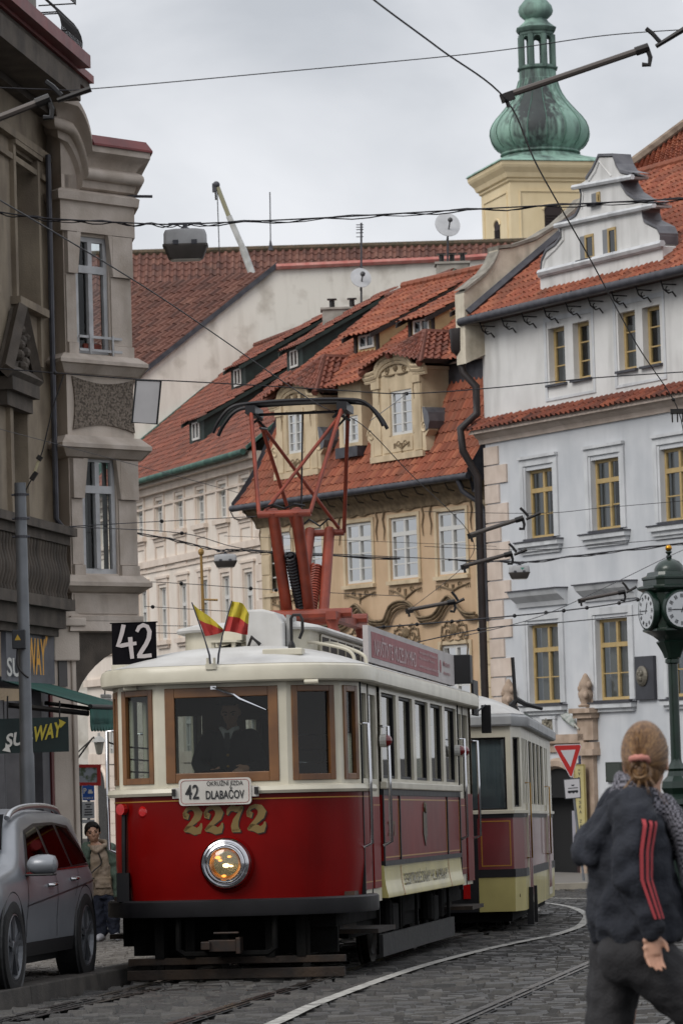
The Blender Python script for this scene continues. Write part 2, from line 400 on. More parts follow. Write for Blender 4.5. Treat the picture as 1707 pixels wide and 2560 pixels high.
def gribbon(m,pts,w,up=.0,h=None):
    pts=[V((p[0],p[1])) for p in pts]; k=len(pts); A=[];B=[]
    for i in range(k):
        d=(pts[min(i+1,k-1)]-pts[max(i-1,0)]).normalized(); n=V((-d.y,d.x))*(w/2)
        for q,L_ in ((pts[i]+n,A),(pts[i]-n,B)): L_.append((q.x,q.y,gz(q.y)+up))
    m.add(A+B,[(i,i+k,i+1+k,i+1) for i in range(k-1)])
def smooth_path(pts,n=8):
    pts=[V(p) for p in pts]; out=[]
    for i in range(len(pts)-1):
        p0=pts[max(i-1,0)];p1=pts[i];p2=pts[i+1];p3=pts[min(i+2,len(pts)-1)]
        for j in range(n):
            t=j/n; out.append(.5*((2*p1)+(p2-p0)*t+(2*p0-5*p1+4*p2-p3)*t*t+(3*p1-p0-3*p2+p3)*t**3))
    return out+[pts[-1]]
PAINT=mat('road_paint','#a3a19b',.7,c2='#5f5d59',scale=11,contrast=(.45,.7))
m=MB(); gribbon(m,smooth_path([GP(x,y)[:2] for x,y in ((600,2600),(697,2558),(816,2504),(1045,2422),(1230,2373),(1383,2341))])+smooth_path([GP(x,y)[:2] for x,y in ((1383,2341),(1440,2322),(1462,2304),(1464,2288),(1426,2270),(1361,2259),(1300,2254))])[1:],.11,.016)
gribbon(m,smooth_path([GP(x,y)[:2] for x,y in ((1350,2246),(1383,2247),(1470,2249),(1600,2252))]),.16,.016)
tag(m.build('road_marking',PAINT),kind='structure')
# rails
def railset(name,path,label):
    t=thing(name,(path[0][0],path[0][1],gz(path[0][1])),label,'tram rail','tram rails set in the cobbles')
    m=MB(); 
    def off(pts,o):
        r=[]
        for i,p in enumerate(pts):
            d=(V(pts[min(i+1,len(pts)-1)][:2])-V(pts[max(i-1,0)][:2])).normalized(); r.append((p[0]+d.y*o,p[1]-d.x*o))
        return r
    gribbon(m,off(path,0),.06,.012); gribbon(m,off(path,.075),.03,.012); m.build('rail_head',STEEL,t)
    g=MB(); gribbon(g,off(path,.045),.14,.004); g.build('groove',mat('groove_dark','#0d0c0b',.8),t)
def axis(Y): 
    pts=[(20,-2.9),(24,-2.16),(28,-1.58),(31.8,-1.013),(42,.45),(44,.9),(51.5,1.62),(60,2.1),(75,1.4),(95,-3)]
    q=smooth_path(pts,10); return float(np.interp(Y,[p[0] for p in q],[p[1] for p in q]))
T1=[(axis(y),y) for y in np.linspace(23,90,70)]
def par(path,o):
    r=[]
    for i,p in enumerate(path):
        d=(V(path[min(i+1,len(path)-1)])-V(path[max(i-1,0)])).normalized(); r.append((p[0]+d.y*o,p[1]-d.x*o))
    return r
railset('tram_rail',par(T1,-.72),'steel rail emerging under the kerb-side end of the red tram fender')
railset('tram_rail',par(T1,.72),'steel rail running under the middle of the red tram front')
T2=[(np.interp(y,[20,24,34.8,48,60,90],[-.1,.571,2.33,4.0,5.1,3.5]),y) for y in np.linspace(22.5,88,60)]
railset('tram_rail',T2,'steel rail just beyond the long white road line, nearer the tram')
railset('tram_rail',par(T2,1.435),'steel rail at the feet of the woman in the dark hoodie')
TB=[GP(x,y)[:2] for x,y in ((402,2474),(300,2497),(160,2528),(60,2552))]
railset('tram_rail',[tuple(p) for p in TB],'pale worn switch rail crossing the cobbles in front of the silver car')
# ================= left: brown stone house with shop
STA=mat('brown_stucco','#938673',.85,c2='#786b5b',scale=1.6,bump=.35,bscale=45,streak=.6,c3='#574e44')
STAD=mat('dark_brown_stucco','#5a5148',.85,c2='#443d36',scale=2.5,bump=.35,bscale=40,streak=.6,c3='#302a25')  # darker brown tone of stucco for mouldings, balcony and arch
RED=mat('red_sheet_metal','#7d322f',.5,.0,c2='#66292a',scale=2,streak=.3,c3='#4a1d1d')
WHITEF=mat('white_window_paint','#b9b9ba',.5,c2='#a2a2a3',scale=4)
FA=Fac(P(118,400,58),187.9)
hA=lambda x,y,d=0: FA.hit(x,y,d)
A=thing('brown_house',(FA.o.x,FA.o.y,gz(58)),'tall dark brown stuccoed house with a red roof edge and balcony, over the sandwich shop','house')
uz=hA(231,205,.75); zt=uz[1]; ue=uz[0]
gA=gz(58)-.3
o1=[hA(86,500)[0],hA(10,500)[0],hA(60,757)[1],hA(86,410)[1]]
o2=[hA(62,1200)[0],hA(27,1200)[0],hA(45,1330)[1],hA(62,1016)[1]]
shop=[hA(118,2000)[0],9.0,gA+.4,hA(60,1568)[1]]
wid=min(o1[1]-o1[0],1.5); o1[1]=o1[0]+wid; o2[1]=o2[0]+min(o2[1]-o2[0],1.5)
more=[[o[0]+3.3*k,o[1]+3.3*k,o[2],o[3]] for k in range(1,7) for o in (o1,o2)]
m=MB(); wall(m,FA,0,24,gA,zt-.02,[o1,o2,shop]+more,.38); m.quad(FA.w(0,gA),FA.w(0,zt),FA.w(0,zt,-6),FA.w(0,gA,-6))
m.build('wall',STA,A)
for o in [o1,o2]+more:
    window(FA,A,o[0],o[1],o[2],o[3],.36,mat('brown_frame','#3b3029',.6),PANE,(.5,),(),.72,.09)
# surrounds
m=MB()
for o,t in [(o1,.16),(o2,.2)]+[(o,.18) for o in more]:
    FA.box(m,o[0]-t,o[0],o[2],o[3]+.05,-.0,.07); FA.box(m,o[1],o[1]+t,o[2],o[3]+.05,0,.07)
    FA.box(m,o[0]-t-.05,o[1]+t,o[3]+.05,o[3]+.22,0,.11); FA.box(m,o[0]-t,o[0],o[2]-.9,o[2],0,.06)
    FA.box(m,o[0]-t-.03,o[1]+.3,o[2]-.12,o[2],0,.16)
zl=hA(100,385)[1]; FA.box(m,-.02,24,zl-.1,zl+.02,0,.12); FA.box(m,-.02,24,zl-.42,zl-.33,0,.06)
FA.box(m,-.02,.16,gA+4.6,zl-.42,0,.05)
m.build('window_surround',STA,A)
# pediment over the lower window
ul,zl_=hA(113,955,.3); ur=hA(22,900,.3)[0]; za=hA(72,768,.3)[1]; uc=hA(72,768,.3)[0]
m=MB(); pr=lambda u,z,d: FA.w(u,z,d)
m.prism([pr(ul,zl_,.02),pr(uc,za,.02),pr(2*uc-ul,zl_,.02)],FA.N*.1)
for a,b in (((ul,zl_),(uc,za)),((uc,za),(2*uc-ul,zl_)),((ul,zl_),(2*uc-ul,zl_))):
    m.tube([pr(a[0],a[1],.18),pr(b[0],b[1],.18)],.11,4)
FA.box(m,ul+.1,2*uc-ul-.1,zl_-.28,zl_-.08,0,.24); FA.box(m,ul+.16,2*uc-ul-.16,zl_-.5,zl_-.28,0,.14)
for k in range(9): m.ball(pr(uc+random.uniform(-.35,.35),zl_+.15+.13*k*(za-zl_)/1.7,.14),(.11,.11,.09),8,6)
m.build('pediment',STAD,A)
# eaves
m=MB(); FA.box(m,ue,24,zt-.03,zt+.09,-.8,.78); FA.box(m,ue+1.05,24,zt+.02,zt+.22,.5,.95)
e=m.build('roof_edge',RED,A)
m=MB(); FA.box(m,ue+.05,24,zt-.16,zt-.03,0,.72); FA.box(m,ue+.05,24,zt-.42,zt-.16,0,.34); FA.box(m,ue+.05,24,zt-.6,zt-.42,0,.18); FA.box(m,ue+1.15,24,zt-.5,zt-.16,.2,.8)
for k in range(14): FA.box(m,.25+k*.62,.52+k*.62,zt-.36,zt-.16,.34,.62)
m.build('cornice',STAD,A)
# attic and the window grilles above the eaves
m=MB(); FA.box(m,.5,24,zt+.09,zt+4,-1.5,-.0); m.build('attic',mat('pale_render','#a9a59c',.8,c2='#8b877f',streak=.4),A)
def grille(u0,u1,z0,z1,d0,bul):
    m=MB(); n=int((u1-u0)/.1)
    def pt(u,t):
        d=d0+bul*math.sin(pi*min(1,t*1.05))**.7 if bul else d0
        return FA.w(u,z0+(z1-z0)*t,d)
    for i in range(n+1): m.tube([pt(u0+(u1-u0)*i/n,t/10) for t in range(11)],.011,5)
    for t in (.03,.35,.7,.97): m.tube([FA.w(u0,z0+(z1-z0)*t,-.05),pt(u0,t),pt(u1,t),FA.w(u1,z0+(z1-z0)*t,-.05)],.012,5)
    m.build('window_grille',IRON,A)
grille(.0,1.5,zt+.1,zt+1.15,.28,.34); grille(.1,2.0,zt+1.22,zt+1.9,.55,0)
# balcony
zb=hA(188,1333,.42)[1]; ub=hA(188,1333,.42)[0]
m=MB(); FA.box(m,ub,14,zb-.06,zb+.07,-.02,.46); FA.box(m,ub+.08,14,zb-.2,zb-.06,0,.36); FA.box(m,ub+.1,14,zb-1.22,zb-1.05,0,.42); FA.box(m,ub+.25,14,zb-1.5,zb-1.22,0,.3); FA.box(m,ub+.35,14,zb-1.62,zb-1.5,0,.2)
FA.box(m,ub+.2,14,zb-1.05,zb-.2,0,.03)
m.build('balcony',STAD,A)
m=MB(); k=0
while k<68:
    m.lathe([(.05,0),(.06,.04),(.045,.1),(.095,.28),(.1,.4),(.055,.6),(.05,.7),(.065,.8),(.06,.86)],FA.w(ub+.2+k*.2,zb-1.05,.27),10); k+=1
m.build('balustrade',STAD,A,smooth=40)
# shop front
m=MB(); FA.box(m,shop[0],9,gA+.3,shop[3]+.02,-3,-2.9); m.build('shop_interior',MATS['dark_room'],A)
m=MB(); u=hA(124,1850)[0]; FA.box(m,hA(121,1850)[0],hA(103,1850)[0],gA,hA(110,1700)[1],-.3,.02); FA.box(m,1.9,2.0,gA,shop[3]-1.1,-.5,-.2); FA.box(m,3.0,3.1,gA,shop[3]-1.1,-.5,-.2)
FA.box(m,shop[0]+.02,9,hA(60,1702)[1]-.1,hA(60,1702)[1]+.05,-.35,-.05)
m.build('shop_frame',mat('grey_frame','#57575c',.5,c2='#45454a'),A)
m=MB(); FA.box(m,hA(127,1850)[0],hA(121,1850)[0],gA,hA(122,1690)[1],0,.05); m.build('door_trim',mat('dark_red_trim','#5a1517',.5),A)
YEL=mat('sign_yellow','#d99a1c',.5); SWH=mat('sign_white','#c8c6c0',.5)
z0=hA(100,1690)[1]; z1=hA(100,1600)[1]
m=MB(); FA.box(m,hA(121,1640)[0],hA(0,1640)[0],z0-.12,z1+.12,.02,.1); pan=m.build('fascia',mat('fascia_grey','#5b5c63',.5,c2='#4c4d53'),A)
ua=hA(111,1640,.12)[0]; ub_=hA(66,1640,.12)[0]
m=MB(); text(m,'WAY',FA.w(ub_,z0,.115),-FA.U,(0,0,1),ub_-ua,z1-z0,.02,th=.03)
m.add([FA.w(ua+.02,z1-.14,.15),FA.w(ua-.16,z1+.04,.15),FA.w(ua-.02,z1+.12,.15)],[(0,1,2)]); m.build('lettering',YEL,pan)
uc_=hA(14,1650,.12)[0]
m=MB(); text(m,'SUB',FA.w(uc_,z0-.05,.115),-FA.U,(0,0,1),uc_-ub_-.03,(z1-z0)*.5,.02,th=.03); m.build('lettering',SWH,pan)
# awning
GRN=mat('awning_green','#1f5a50',.75,c2='#184840',scale=2)
uw0,zw=hA(113,1709,.02); uw1=hA(2,1706,.02)[0]; D=1.35
zf=hA(284,1768,D)[1]; un=uw1
aw=thing('shop_awning',FA.w(uw0,zw),'dark green fabric awning reaching out over the shop window','awning')
m=MB(); m.quad(FA.w(uw0,zw,.02),FA.w(un,zw,.02),FA.w(un,zf,D),FA.w(uw0,zf,D)); m.quad(FA.w(uw0,zw+.02,.02),FA.w(un,zw+.02,.02),FA.w(un,zf+.02,D),FA.w(uw0,zf+.02,D)); m.build('fabric',GRN,aw)
m=MB(); FA.box(m,uw0,un,zf-.26,zf-.04,D-.01,D+.01)
for k in range(14): 
    u=uw0+(un-uw0)*k/14; w=(un-uw0)/14; m.lathe([(w/2,0),(w/2,.02)],FA.w(u+w/2,zf-.26,D-.01),10,tuple(FA.N))
m.build('valance',GRN,aw)
m=MB(); m.tube([FA.w(uw0+.15,zw-.3,.05),FA.w(uw0+.4,zf-.08,D-.05)],.035,6); m.tube([FA.w(un-.3,zw-.35,.05),FA.w(un-.1,zf-.1,D-.05)],.045,6); m.tube([FA.w(uw0,zf,D),FA.w(un,zf,D)],.035,8); m.build('arm',IRON,aw)
# banner sign of the shop, facing the street
Y=53; a=P(1,1797,Y); b=P(171,1797,Y); c=P(171,1879,Y)
s=thing('banner_sign',(a.x,Y,c.z),'dark green SUBWAY banner sign hanging under the shop awning','sign')
m=MB(); m.obox((a.x-.6,Y,c.z),(b.x-a.x+.6,0,0),(0,.07,0),(0,0,a.z-c.z)); m.build('panel',mat('sign_dark_green','#0d2524',.5,c2='#0a1d1d'),s)
ux=V((1,0,.17)); uzv=V((-.17,0,1))
q=P(14,1876,Y)
m=MB(); text(m,'SUB',q+V((0,-.02,.03)),ux,(0,0,1),.40,.20,.03,.15,.004); m.add([q+V((-.04,-.025,.0)),q+V((.08,-.025,-.03)),q+V((.05,-.025,.09))],[(0,1,2)]); m.build('lettering',SWH,s)
q=P(82,1856,Y)
m=MB(); text(m,'WAY',q+V((0,-.02,.0)),ux,(0,0,1),.42,.22,.03,.15,.004); q2=P(166,1806,Y); m.add([q2+V((0,-.025,0)),q2+V((-.1,-.025,.05)),q2+V((-.08,-.025,-.08))],[(0,1,2)]); m.build('lettering',mat('sign_lime','#b5a437',.5),s)
m=MB(); m.tube([P(20,1797,Y),P(20,1740,Y)],.012,5); m.tube([P(150,1797,Y),P(150,1752,Y)],.012,5); m.build('hanger',IRON,s)
# ================= left: corner house with the oriel
STB=mat('oriel_stucco','#cbbfb3',.85,c2='#b7aa9d',scale=1.3,bump=.3,bscale=40,streak=.55,c3='#7d7469')
STB2=mat('oriel_trim','#c1b5aa',.8,c2='#a89b8e',scale=2,bump=.25,bscale=30,streak=.4,c3='#6e665c')
ROUGH=mat('pebble_dash','#85796d',.95,c2='#51483f',scale=26,bump=1.0,bscale=38,contrast=(.42,.6))
p0=V((FA.o.x,FA.o.y)); q1=P(168,1000,57.55); q2=P(334,1000,58.65)
p1=V((q1.x,q1.y)); p2=V((q2.x,q2.y)); p3=p2+V((-.25,1.8)); p00=p0+V((-.3,.05))
FB=Fac((p1.x,p1.y),math.degrees(math.atan2(p2.x-p1.x,p2.y-p1.y))); LB=(p2-p1).length
zB=lambda y,x=200: FB.hit(x,y)[1]; uB=lambda x,y: FB.hit(x,y)[0]
REV=.12
B=thing('corner_oriel_house',(p1.x,p1.y,gz(58)),'weathered grey corner house with a projecting oriel, white windows and an arch beneath','house')
zb0,zb1=zB(1580),zB(440)
w1=[uB(190,700),uB(271,700),zB(884,220),zB(592,220)]; w2=[uB(207,1250),uB(291,1250),zB(1434,240),zB(1142,240)]
m=MB(); wall(m,FB,0,LB,zb0,zb1,[w1,w2],.16)
for a,b in ((p00,p0),(p0,p1),(p2,p3)): m.quad((a.x,a.y,zb0),(b.x,b.y,zb0),(b.x,b.y,zb1),(a.x,a.y,zb1))
m.add([(p.x,p.y,zb0) for p in (p0,p1,p2,p3)],[(0,1,2,3)]); m.build('wall',STB,B)
path=[p00,p0,p1,p2,p3]
def band(m,y0,y1,out,pa=path,dz=None): 
    a,b=zB(y1),zB(y0); m.sweep(pa,[(0,a),(out,a),(out,b),(0,b)],dz=dz)
m=MB()
def cornice(y0,y1,y2,y3,out): 
    a,b,c,d=zB(y3),zB(y2),zB(y1),zB(y0); m.sweep(path,[(0,a),(out*.35,a+.02),(out*.8,b-.01),(out,b),(out,c),(out*.35,d),(0,d)])
cornice(886,903,912,938,.25); cornice(1090,1112,1122,1146,.27); cornice(1438,1456,1466,1482,.22)
band(m,1540,1552,.07); m.sweep(path,[(0,zB(1582)),(.12,zB(1578)),(.07,zB(1553)),(0,zB(1553))]); pass
band(m,505,582,.09); m.sweep(path,[(0,zB(508)),(.16,zB(506)),(.18,zB(486)),(.08,zB(478)),(0,zB(474))])
m.build('string_course',STB2,B)
# pilaster blocks beside the windows
m=MB()
for (w,ya,yb,xa) in ((w1,582,888,170),(w2,1146,1440,186)):
    L0,L1=.02,w[0]-.03
    z0,z1=zB(yb),zB(ya); H=z1-z0
    for a,b,fl in ((L0,L1,1),(w[1]+.03,LB-.02,-1)):
        wd=b-a
        for t0,t1,dd in ((0,.1,.07),(.1,.66,.03),(.66,1,.09)):
            FB.box(m,a,b,z0+H*t0,z0+H*t1-.01,0,dd)
        # chamfered shoulders at the head of the opening
        e=b if fl>0 else a
        m.prism([FB.w(e,z1,.005),FB.w(e+fl*.09,z1,.005),FB.w(e,z0+.66*H,.005)],FB.N*.08)
m.build('pilaster',STB2,B)
# rough panel with curved edges
u0,u1=uB(180,1005),uB(333,1005); z0,z1=zB(1078,250),zB(946,250)
pts=[]
for i in range(13): t=i/12; pts.append((u0+(u1-u0)*t, z1-.09*math.sin(pi*t)))
for i in range(1,13): t=i/12; pts.append((u1-.03*math.sin(pi*t), z1+(z0-z1)*t))
for i in range(1,13): t=i/12; pts.append((u1+(u0-u1)*t, z0+.1*math.sin(pi*t)))
for i in range(1,12): t=i/12; pts.append((u0+.05*math.sin(pi*t), z0+(z1-z0)*t))
m=MB(); m.prism([FB.w(u,z,.002) for u,z in pts],FB.N*.03); m.build('rough_panel',ROUGH,B)
m=MB(); FB.box(m,.04,LB-.04,zB(1534),zB(1486),.002,.02); m.build('rough_panel',STB2,B)
for w,cu in ((w1,[(.04,.34),(.62,.78)]),(w2,[(.05,.42),(.9,1.)])):
    window(FB,B,w[0],w[1],w[2],w[3],.1,WHITEF,PANEC,(.47,),(),.72,.08,.04,cu)
# crown cornice: level on the front, sweeping up to the left
n=14; sl=[]; dz=[]; s0=.24*LB; L01=(p1-p0).length; tot=s0+L01
for i in range(n+1):
    t=(i/n)**1.6; dd=t*tot; q=p1.lerp(p2,(s0-dd)/LB) if dd<s0 else p1.lerp(p0,(dd-s0)/L01); sl.append(q); dz.append(.92*math.sqrt(max(0,1-(1-t)**2)))
pa=[p00]+sl[::-1]+[p2,p3]; dzz=[.95]+dz[::-1]+[0,0]
def cor(name,prof,matl,smooth=None): m=MB(); m.sweep(pa,prof,dz=dzz); m.build(name,matl,B,smooth=smooth)
y2z=zB
prof=[(0,y2z(476)),(.1,y2z(470)),(.13,y2z(452))]+[(.16+.1*math.cos(R(a)),y2z(437)+.1*math.sin(R(a))) for a in range(-80,91,20)]+[(.13,y2z(418)),(.17,y2z(405)),(.25,y2z(395)),(.33,y2z(389)),(.36,y2z(386)),(.36,y2z(371)),(.1,y2z(366)),(0,y2z(366))]
cor('cornice',prof,STB2,35)
m=MB(); m.sweep([sl[0],p2,p3],[(-.6,y2z(371)),(.40,y2z(371)),(.40,y2z(366)),(.3,y2z(343)),(-.3,y2z(336)),(-.6,y2z(336))]); m.build('roof_edge',RED,B)
m=MB(); m.add([(q.x,q.y,zB(476)-.3) for q in pa],[tuple(range(len(pa)))]) ; 
for i in range(len(pa)-1): m.quad((pa[i].x,pa[i].y,zB(480)),(pa[i+1].x,pa[i+1].y,zB(480)),(pa[i+1].x,pa[i+1].y,zB(372)+dzz[i+1]),(pa[i].x,pa[i].y,zB(372)+dzz[i]))
m.build('parapet',STB2,B)
m=MB(); a=FB.w(LB-.05,zB(494,340),.0); m.tube([a,a+V((.42,.1,.0))],.025,6); m.build('water_spout',ZINC,B)
# arch and pillar below
pl=lambda x,y: FB.w(*FB.hit(x,y),0)
m=MB(); arcp=[(190,1745),(197,1728),(207,1706),(222,1684),(240,1664),(262,1645),(290,1628),(345,1606)]
m.prism([pl(190,1578),pl(346,1578)]+[pl(x,y) for x,y in arcp[::-1]],-FB.N*1.6); m.build('arch',STAD,B)
m=MB(); g=gz(58)-.3
x0,x1=uB(140,1900),uB(199,1900)
FB.box(m,x0,x1,g,zB(1640),-.8,-.04); FB.box(m,x1-.1,x1,g,zB(1640),-.04,.0)
FB.box(m,x0-.02,x1+.02,zB(1652),zB(1565),-.8,.06); FB.box(m,x0-.3,x1+.1,zB(1566),zB(1545),-.8,.14); FB.box(m,x0-.3,x1+.05,zB(1545),zB(1520),-.8,.02)
FB.box(m,x0-.02,x1+.02,g,g+.9,-.8,.03)
m.build('pillar',STB,B,bevel=.02)
m=MB(); FB.box(m,uB(150,1700),uB(171,1700),zB(1716),zB(1650),-.04,-.01); m.build('display_panel',mat('grey_panel','#4d4a48',.5),B)
m=MB(); m.tube([FB.w(uB(122,700),zB(400),.06),FB.w(uB(122,700)-.02,zB(1300),.06),FB.w(uB(122,700)+.1,zB(1320),.06)],.045,8); m.build('downpipe',ZINC,B,smooth=40)
# window guard and flower box
t=thing('flower_box',FB.w((w1[0]+w1[1])/2,w1[2],.02),'terracotta flower box on the sill of the upper oriel window','flower box')
m=MB(); um=(w1[0]+w1[1])/2; FB.box(m,um-.16,um+.22,w1[2]+.02,w1[2]+.17,-.19,-.05); m.build('trough',mat('terracotta','#7b3323',.7,c2='#5c2519'),t,bevel=.015)
m=MB(); FB.box(m,um-.14,um+.2,w1[2]+.165,w1[2]+.175,-.18,-.06); m.build('soil',mat('soil','#241b14',.9),t)
m=MB(); 
for z in (.03,.24): FB.box(m,w1[0]-.02,w1[1]+.2,w1[2]+z,w1[2]+z+.04,.05,.08)
for u in (w1[0]+.2,w1[1]-.02): FB.box(m,u-.015,u+.015,w1[2]-.02,w1[2]+.3,.08,.1)
m.build('window_guard',WHITEF,B)
# small things under the arch
Y=61
s=thing('parking_sign',P(222,2220,Y),'blue parking sign over a white plate of small print, on a post by the arch','traffic sign')
def sbox(m,x0,y0,x1,y1,Y,d0,d1):
    a=P(x0,y1,Y); b=P(x1,y1,Y); c=P(x0,y0,Y); m.obox(a+V((0,d0,0)),(b.x-a.x,0,b.z-a.z),(0,d1-d0,0),(0,0,c.z-a.z))
m=MB(); sbox(m,207,1964,237,2001,Y,0,.03); p=m.build('blue_plate',mat('sign_blue','#1a4f9c',.4),s)
m=MB(); o=P(210,1984,Y); text(m,'P',o+V((0,-.01,0)),(1,0,0),(0,0,1),.05,.09,.02); o=P(221,1984,Y)
m.obox(o+V((0,-.012,0)),(.08,0,0),(0,.004,0),(0,0,.035)); m.obox(o+V((.01,-.012,.035)),(.05,0,0),(0,.004,0),(0,0,.03)); o=P(210,1998,Y); text(m,'RESERVÉ',o+V((0,-.01,0)),(1,0,0),(0,0,1),.16,.04,.01); m.build('symbol',SWH,p)
m=MB(); sbox(m,207,2004,237,2046,Y,0,.03); sbox(m,207,2049,237,2058,Y,0,.03); p=m.build('white_plate',mat('plate_white','#a7aaad',.5),s)
m=MB()
for k,w in enumerate((.1,.06,.13,.12,.14)): o=P(222,2012+k*6.5,Y); m.obox(o+V((-w/2,-.012,0)),(w,0,0),(0,.004,0),(0,0,.018))
m.build('print_lines',mat('ink','#26282c',.6),p)
m=MB(); m.tube([P(222,1962,Y)+V((0,.05,0)),P(222,2225,Y)+V((0,.05,0))],.025,8); m.build('post',ZINC,s)
s=thing('picture_board',P(225,1963,62),'red framed picture board with a view of rooftops, beside the stone pillar','sign')
m=MB(); sbox(m,198,1911,253,1919,62,0,.05); sbox(m,198,1956,253,1964,62,0,.05); sbox(m,244,1919,253,1956,62,0,.05); sbox(m,194,1911,198,1964,62,0,.05); m.build('frame',mat('signal_red','#9c1f1c',.5),s)
m=MB(); sbox(m,198,1919,244,1956,62,.015,.03); m.build('picture',mat('picture_tints','#8d949c',.5,c2='#4c5a45',scale=7,detail=8,contrast=(.45,.55)),s)
m=MB(); m.tube([P(200,1911,62)+V((0,.06,0)),P(204,2240,62)+V((0,.06,0))],.03,8); m.build('post',IRON,s)
s=thing('display_case',P(205,2230,59.5),'narrow dark standing display case against the pillar foot','display case')
m=MB(); sbox(m,191,2010,203,2225,59.5,0,.25); m.build('case',mat('case_brown','#2b2522',.5),s,bevel=.01)
m=MB(); sbox(m,193,2015,196,2130,59.5,-.01,0); m.build('pane',mat('case_pale','#6b675f',.3),s)
s=thing('hanging_sign',P(263,1815,63),'pale grey box sign hanging edge-on above the pavement','sign')
m=MB(); sbox(m,248,1745,279,1815,63,0,.5); sbox(m,251,1735,276,1745,63,.05,.45); m.build('sign_box',mat('pale_grey_box','#a5a39f',.6,c2='#8f8d89'),s,bevel=.02)
m=MB(); m.tube([P(263,1736,63),P(263,1722,63)],.012,5); m.build('hanger',IRON,s)
s=thing('wall_lantern',P(249,1884,64),'glass street lantern with a white cap hanging from a black bracket under the arch','lantern')
m=MB(); c=P(249,1884,64); m.lathe([(.02,-.02),(.05,0),(.09,.2),(.085,.205)],c,6); m.build('lantern_glass',mat('lantern_glass','#9c9a90',.2,spec=.8),s)
m=MB(); m.lathe([(.13,.2),(.06,.29),(.03,.3),(.02,.36)],c,8); m.build('cap',SWH,s)
m=MB(); m.tube([P(196,1895,64),P(232,1845,64),P(249,1848,64),P(290,1862,64)],.018,6); m.tube([P(196,1880,64),P(236,1842,64)],.014,6); m.build('bracket',IRON,s)
# ================= the pale house down the street (its roof, dormers and bare gable of the house behind)
ORT=tilemat('old_tiles',['#6f3d2e','#7f4735','#8a5140','#5f352a','#754434'],dark='#453a31',moss=.45)
NEWT=tilemat('orange_tiles',['#85452e','#934f36','#743c29','#9f5e42','#7d4630','#8a4a31'],dark='#4a382d',moss=.6)
BRT=tilemat('brown_tiles',['#5f3b31','#6c463a','#51332b','#754f42'],dark='#3f332c',moss=.5)
CRM=mat('pale_pink_plaster','#ded4c9',.85,c2='#d5cabe',scale=1.2,bump=.15,bscale=30,streak=.25,c3='#b5a696')
CRM2=mat('pale_trim','#d8cabd',.85,c2='#cdbeb0',scale=2,streak=.3,c3='#a08f80')
WHP=mat('window_white','#c4c3bf',.6)
FC=Fac(P(655,1250,114),-19)
hC=lambda x,y,d=0: FC.hit(x,y,d)
LC=21.5
zE=hC(500,1168)[1]; RC=6.6; zR=hC(845,790,-RC)[1]; gC=gz(120)-.5
Cb=thing('pale_house',FC.w(0,gz(114)),'pale pinkish house with two visible rows of small white windows and green copper gutters','house')
rows=[]
uA=hC(614,1240)[0]; uZ=hC(351,1298)[0]; st=(uZ-uA)/5
zt=hC(560,1208)[1]; zb=hC(560,1296)[1]; ops=[]
wC=.92
for k in range(-1,9):
    u=uA+st*k
    if u-wC/2<.3 or u+wC/2>LC-.3: continue
    ops.append((u-wC/2,u+wC/2,zb,zt))
uA2=hC(623,1475)[0]; uZ2=hC(410,1530)[0]; st2=(uZ2-uA2)/4
zt2=hC(571,1439)[1]; zb2=hC(410,1600)[1]; ops2=[]
for k in range(0,9):
    u=uA2+st2*k
    if u+wC/2>LC-.3: continue
    ops2.append((u-wC/2,u+wC/2,zb2,zt2))
zt3=hC(248,1760)[1]+1.6; ops3=[(u0,u1,zb2-4.3,zb2-1.9) for u0,u1,_,_ in ops2]
m=MB(); wall(m,FC,0,LC,gC,zE-.05,ops+ops2+ops3,.22); shell(m,FC,0,LC,gC,zE-.05,9); m.build('wall',CRM,Cb)
m=MB()
FC.box(m,-.05,LC,zE-.25,zE-.02,0,.42); FC.box(m,-.05,LC,zE-.5,zE-.25,0,.2); FC.box(m,-.02,LC,zE-.95,zE-.88,0,.06)
zs=hC(500,1385)[1]; FC.box(m,-.02,LC,zs-.12,zs+.1,0,.1); FC.box(m,-.02,LC,zs-.3,zs-.24,0,.05)
zs2=zb2-1.2; FC.box(m,-.02,LC,zs2-.15,zs2+.1,0,.14)
for i,o in enumerate(ops+ops2):
    a,b,c,d=o; t=.2
    FC.box(m,a-t,a-.04,c-.02,d+.3,0,.05); FC.box(m,b+.04,b+t,c-.02,d+.3,0,.05); FC.box(m,a-.04,b+.04,d+.12,d+.3,0,.048)
    FC.box(m,a-t-.12,b+t+.12,d+.3,d+.38,0,.09)
    FC.box(m,a-t-.1,b+t+.1,c-.17,c-.02,0,.16); FC.box(m,a-t,b+t,c-.28,c-.17,0,.08)
    if i<len(ops):
        FC.box(m,a-t+.02,a-.04,c-1.25,c-.28,0,.04); FC.box(m,b+.04,b+t-.02,c-1.25,c-.28,0,.04); FC.box(m,a-.04,b+.04,c-1.25,c-1.12,0,.038); FC.box(m,a-.04,b+.04,c-.45,c-.28,0,.038)
for k in range(24):
    FC.box(m,-.03,.75 if k%2 else .55,gC+k*.55,gC+k*.55+.5,-.02,.035)
for k in range(10): FC.box(m,-.02,LC,gC+.4+k*.42,gC+.4+k*.42+.38,.0,.03) if k<9 else None
m.build('trim',CRM2,Cb)
for o in ops: window(FC,Cb,o[0],o[1],o[2],o[3],.16,WHP,PANE,(.5,),(.33,.66),None,.09,.05)
for o in ops2+ops3: window(FC,Cb,o[0],o[1],o[2],o[3],.16,WHP,PANE,(.5,),(.3,),.62,.08,.05,[(.05,.45),(.6,.95)])
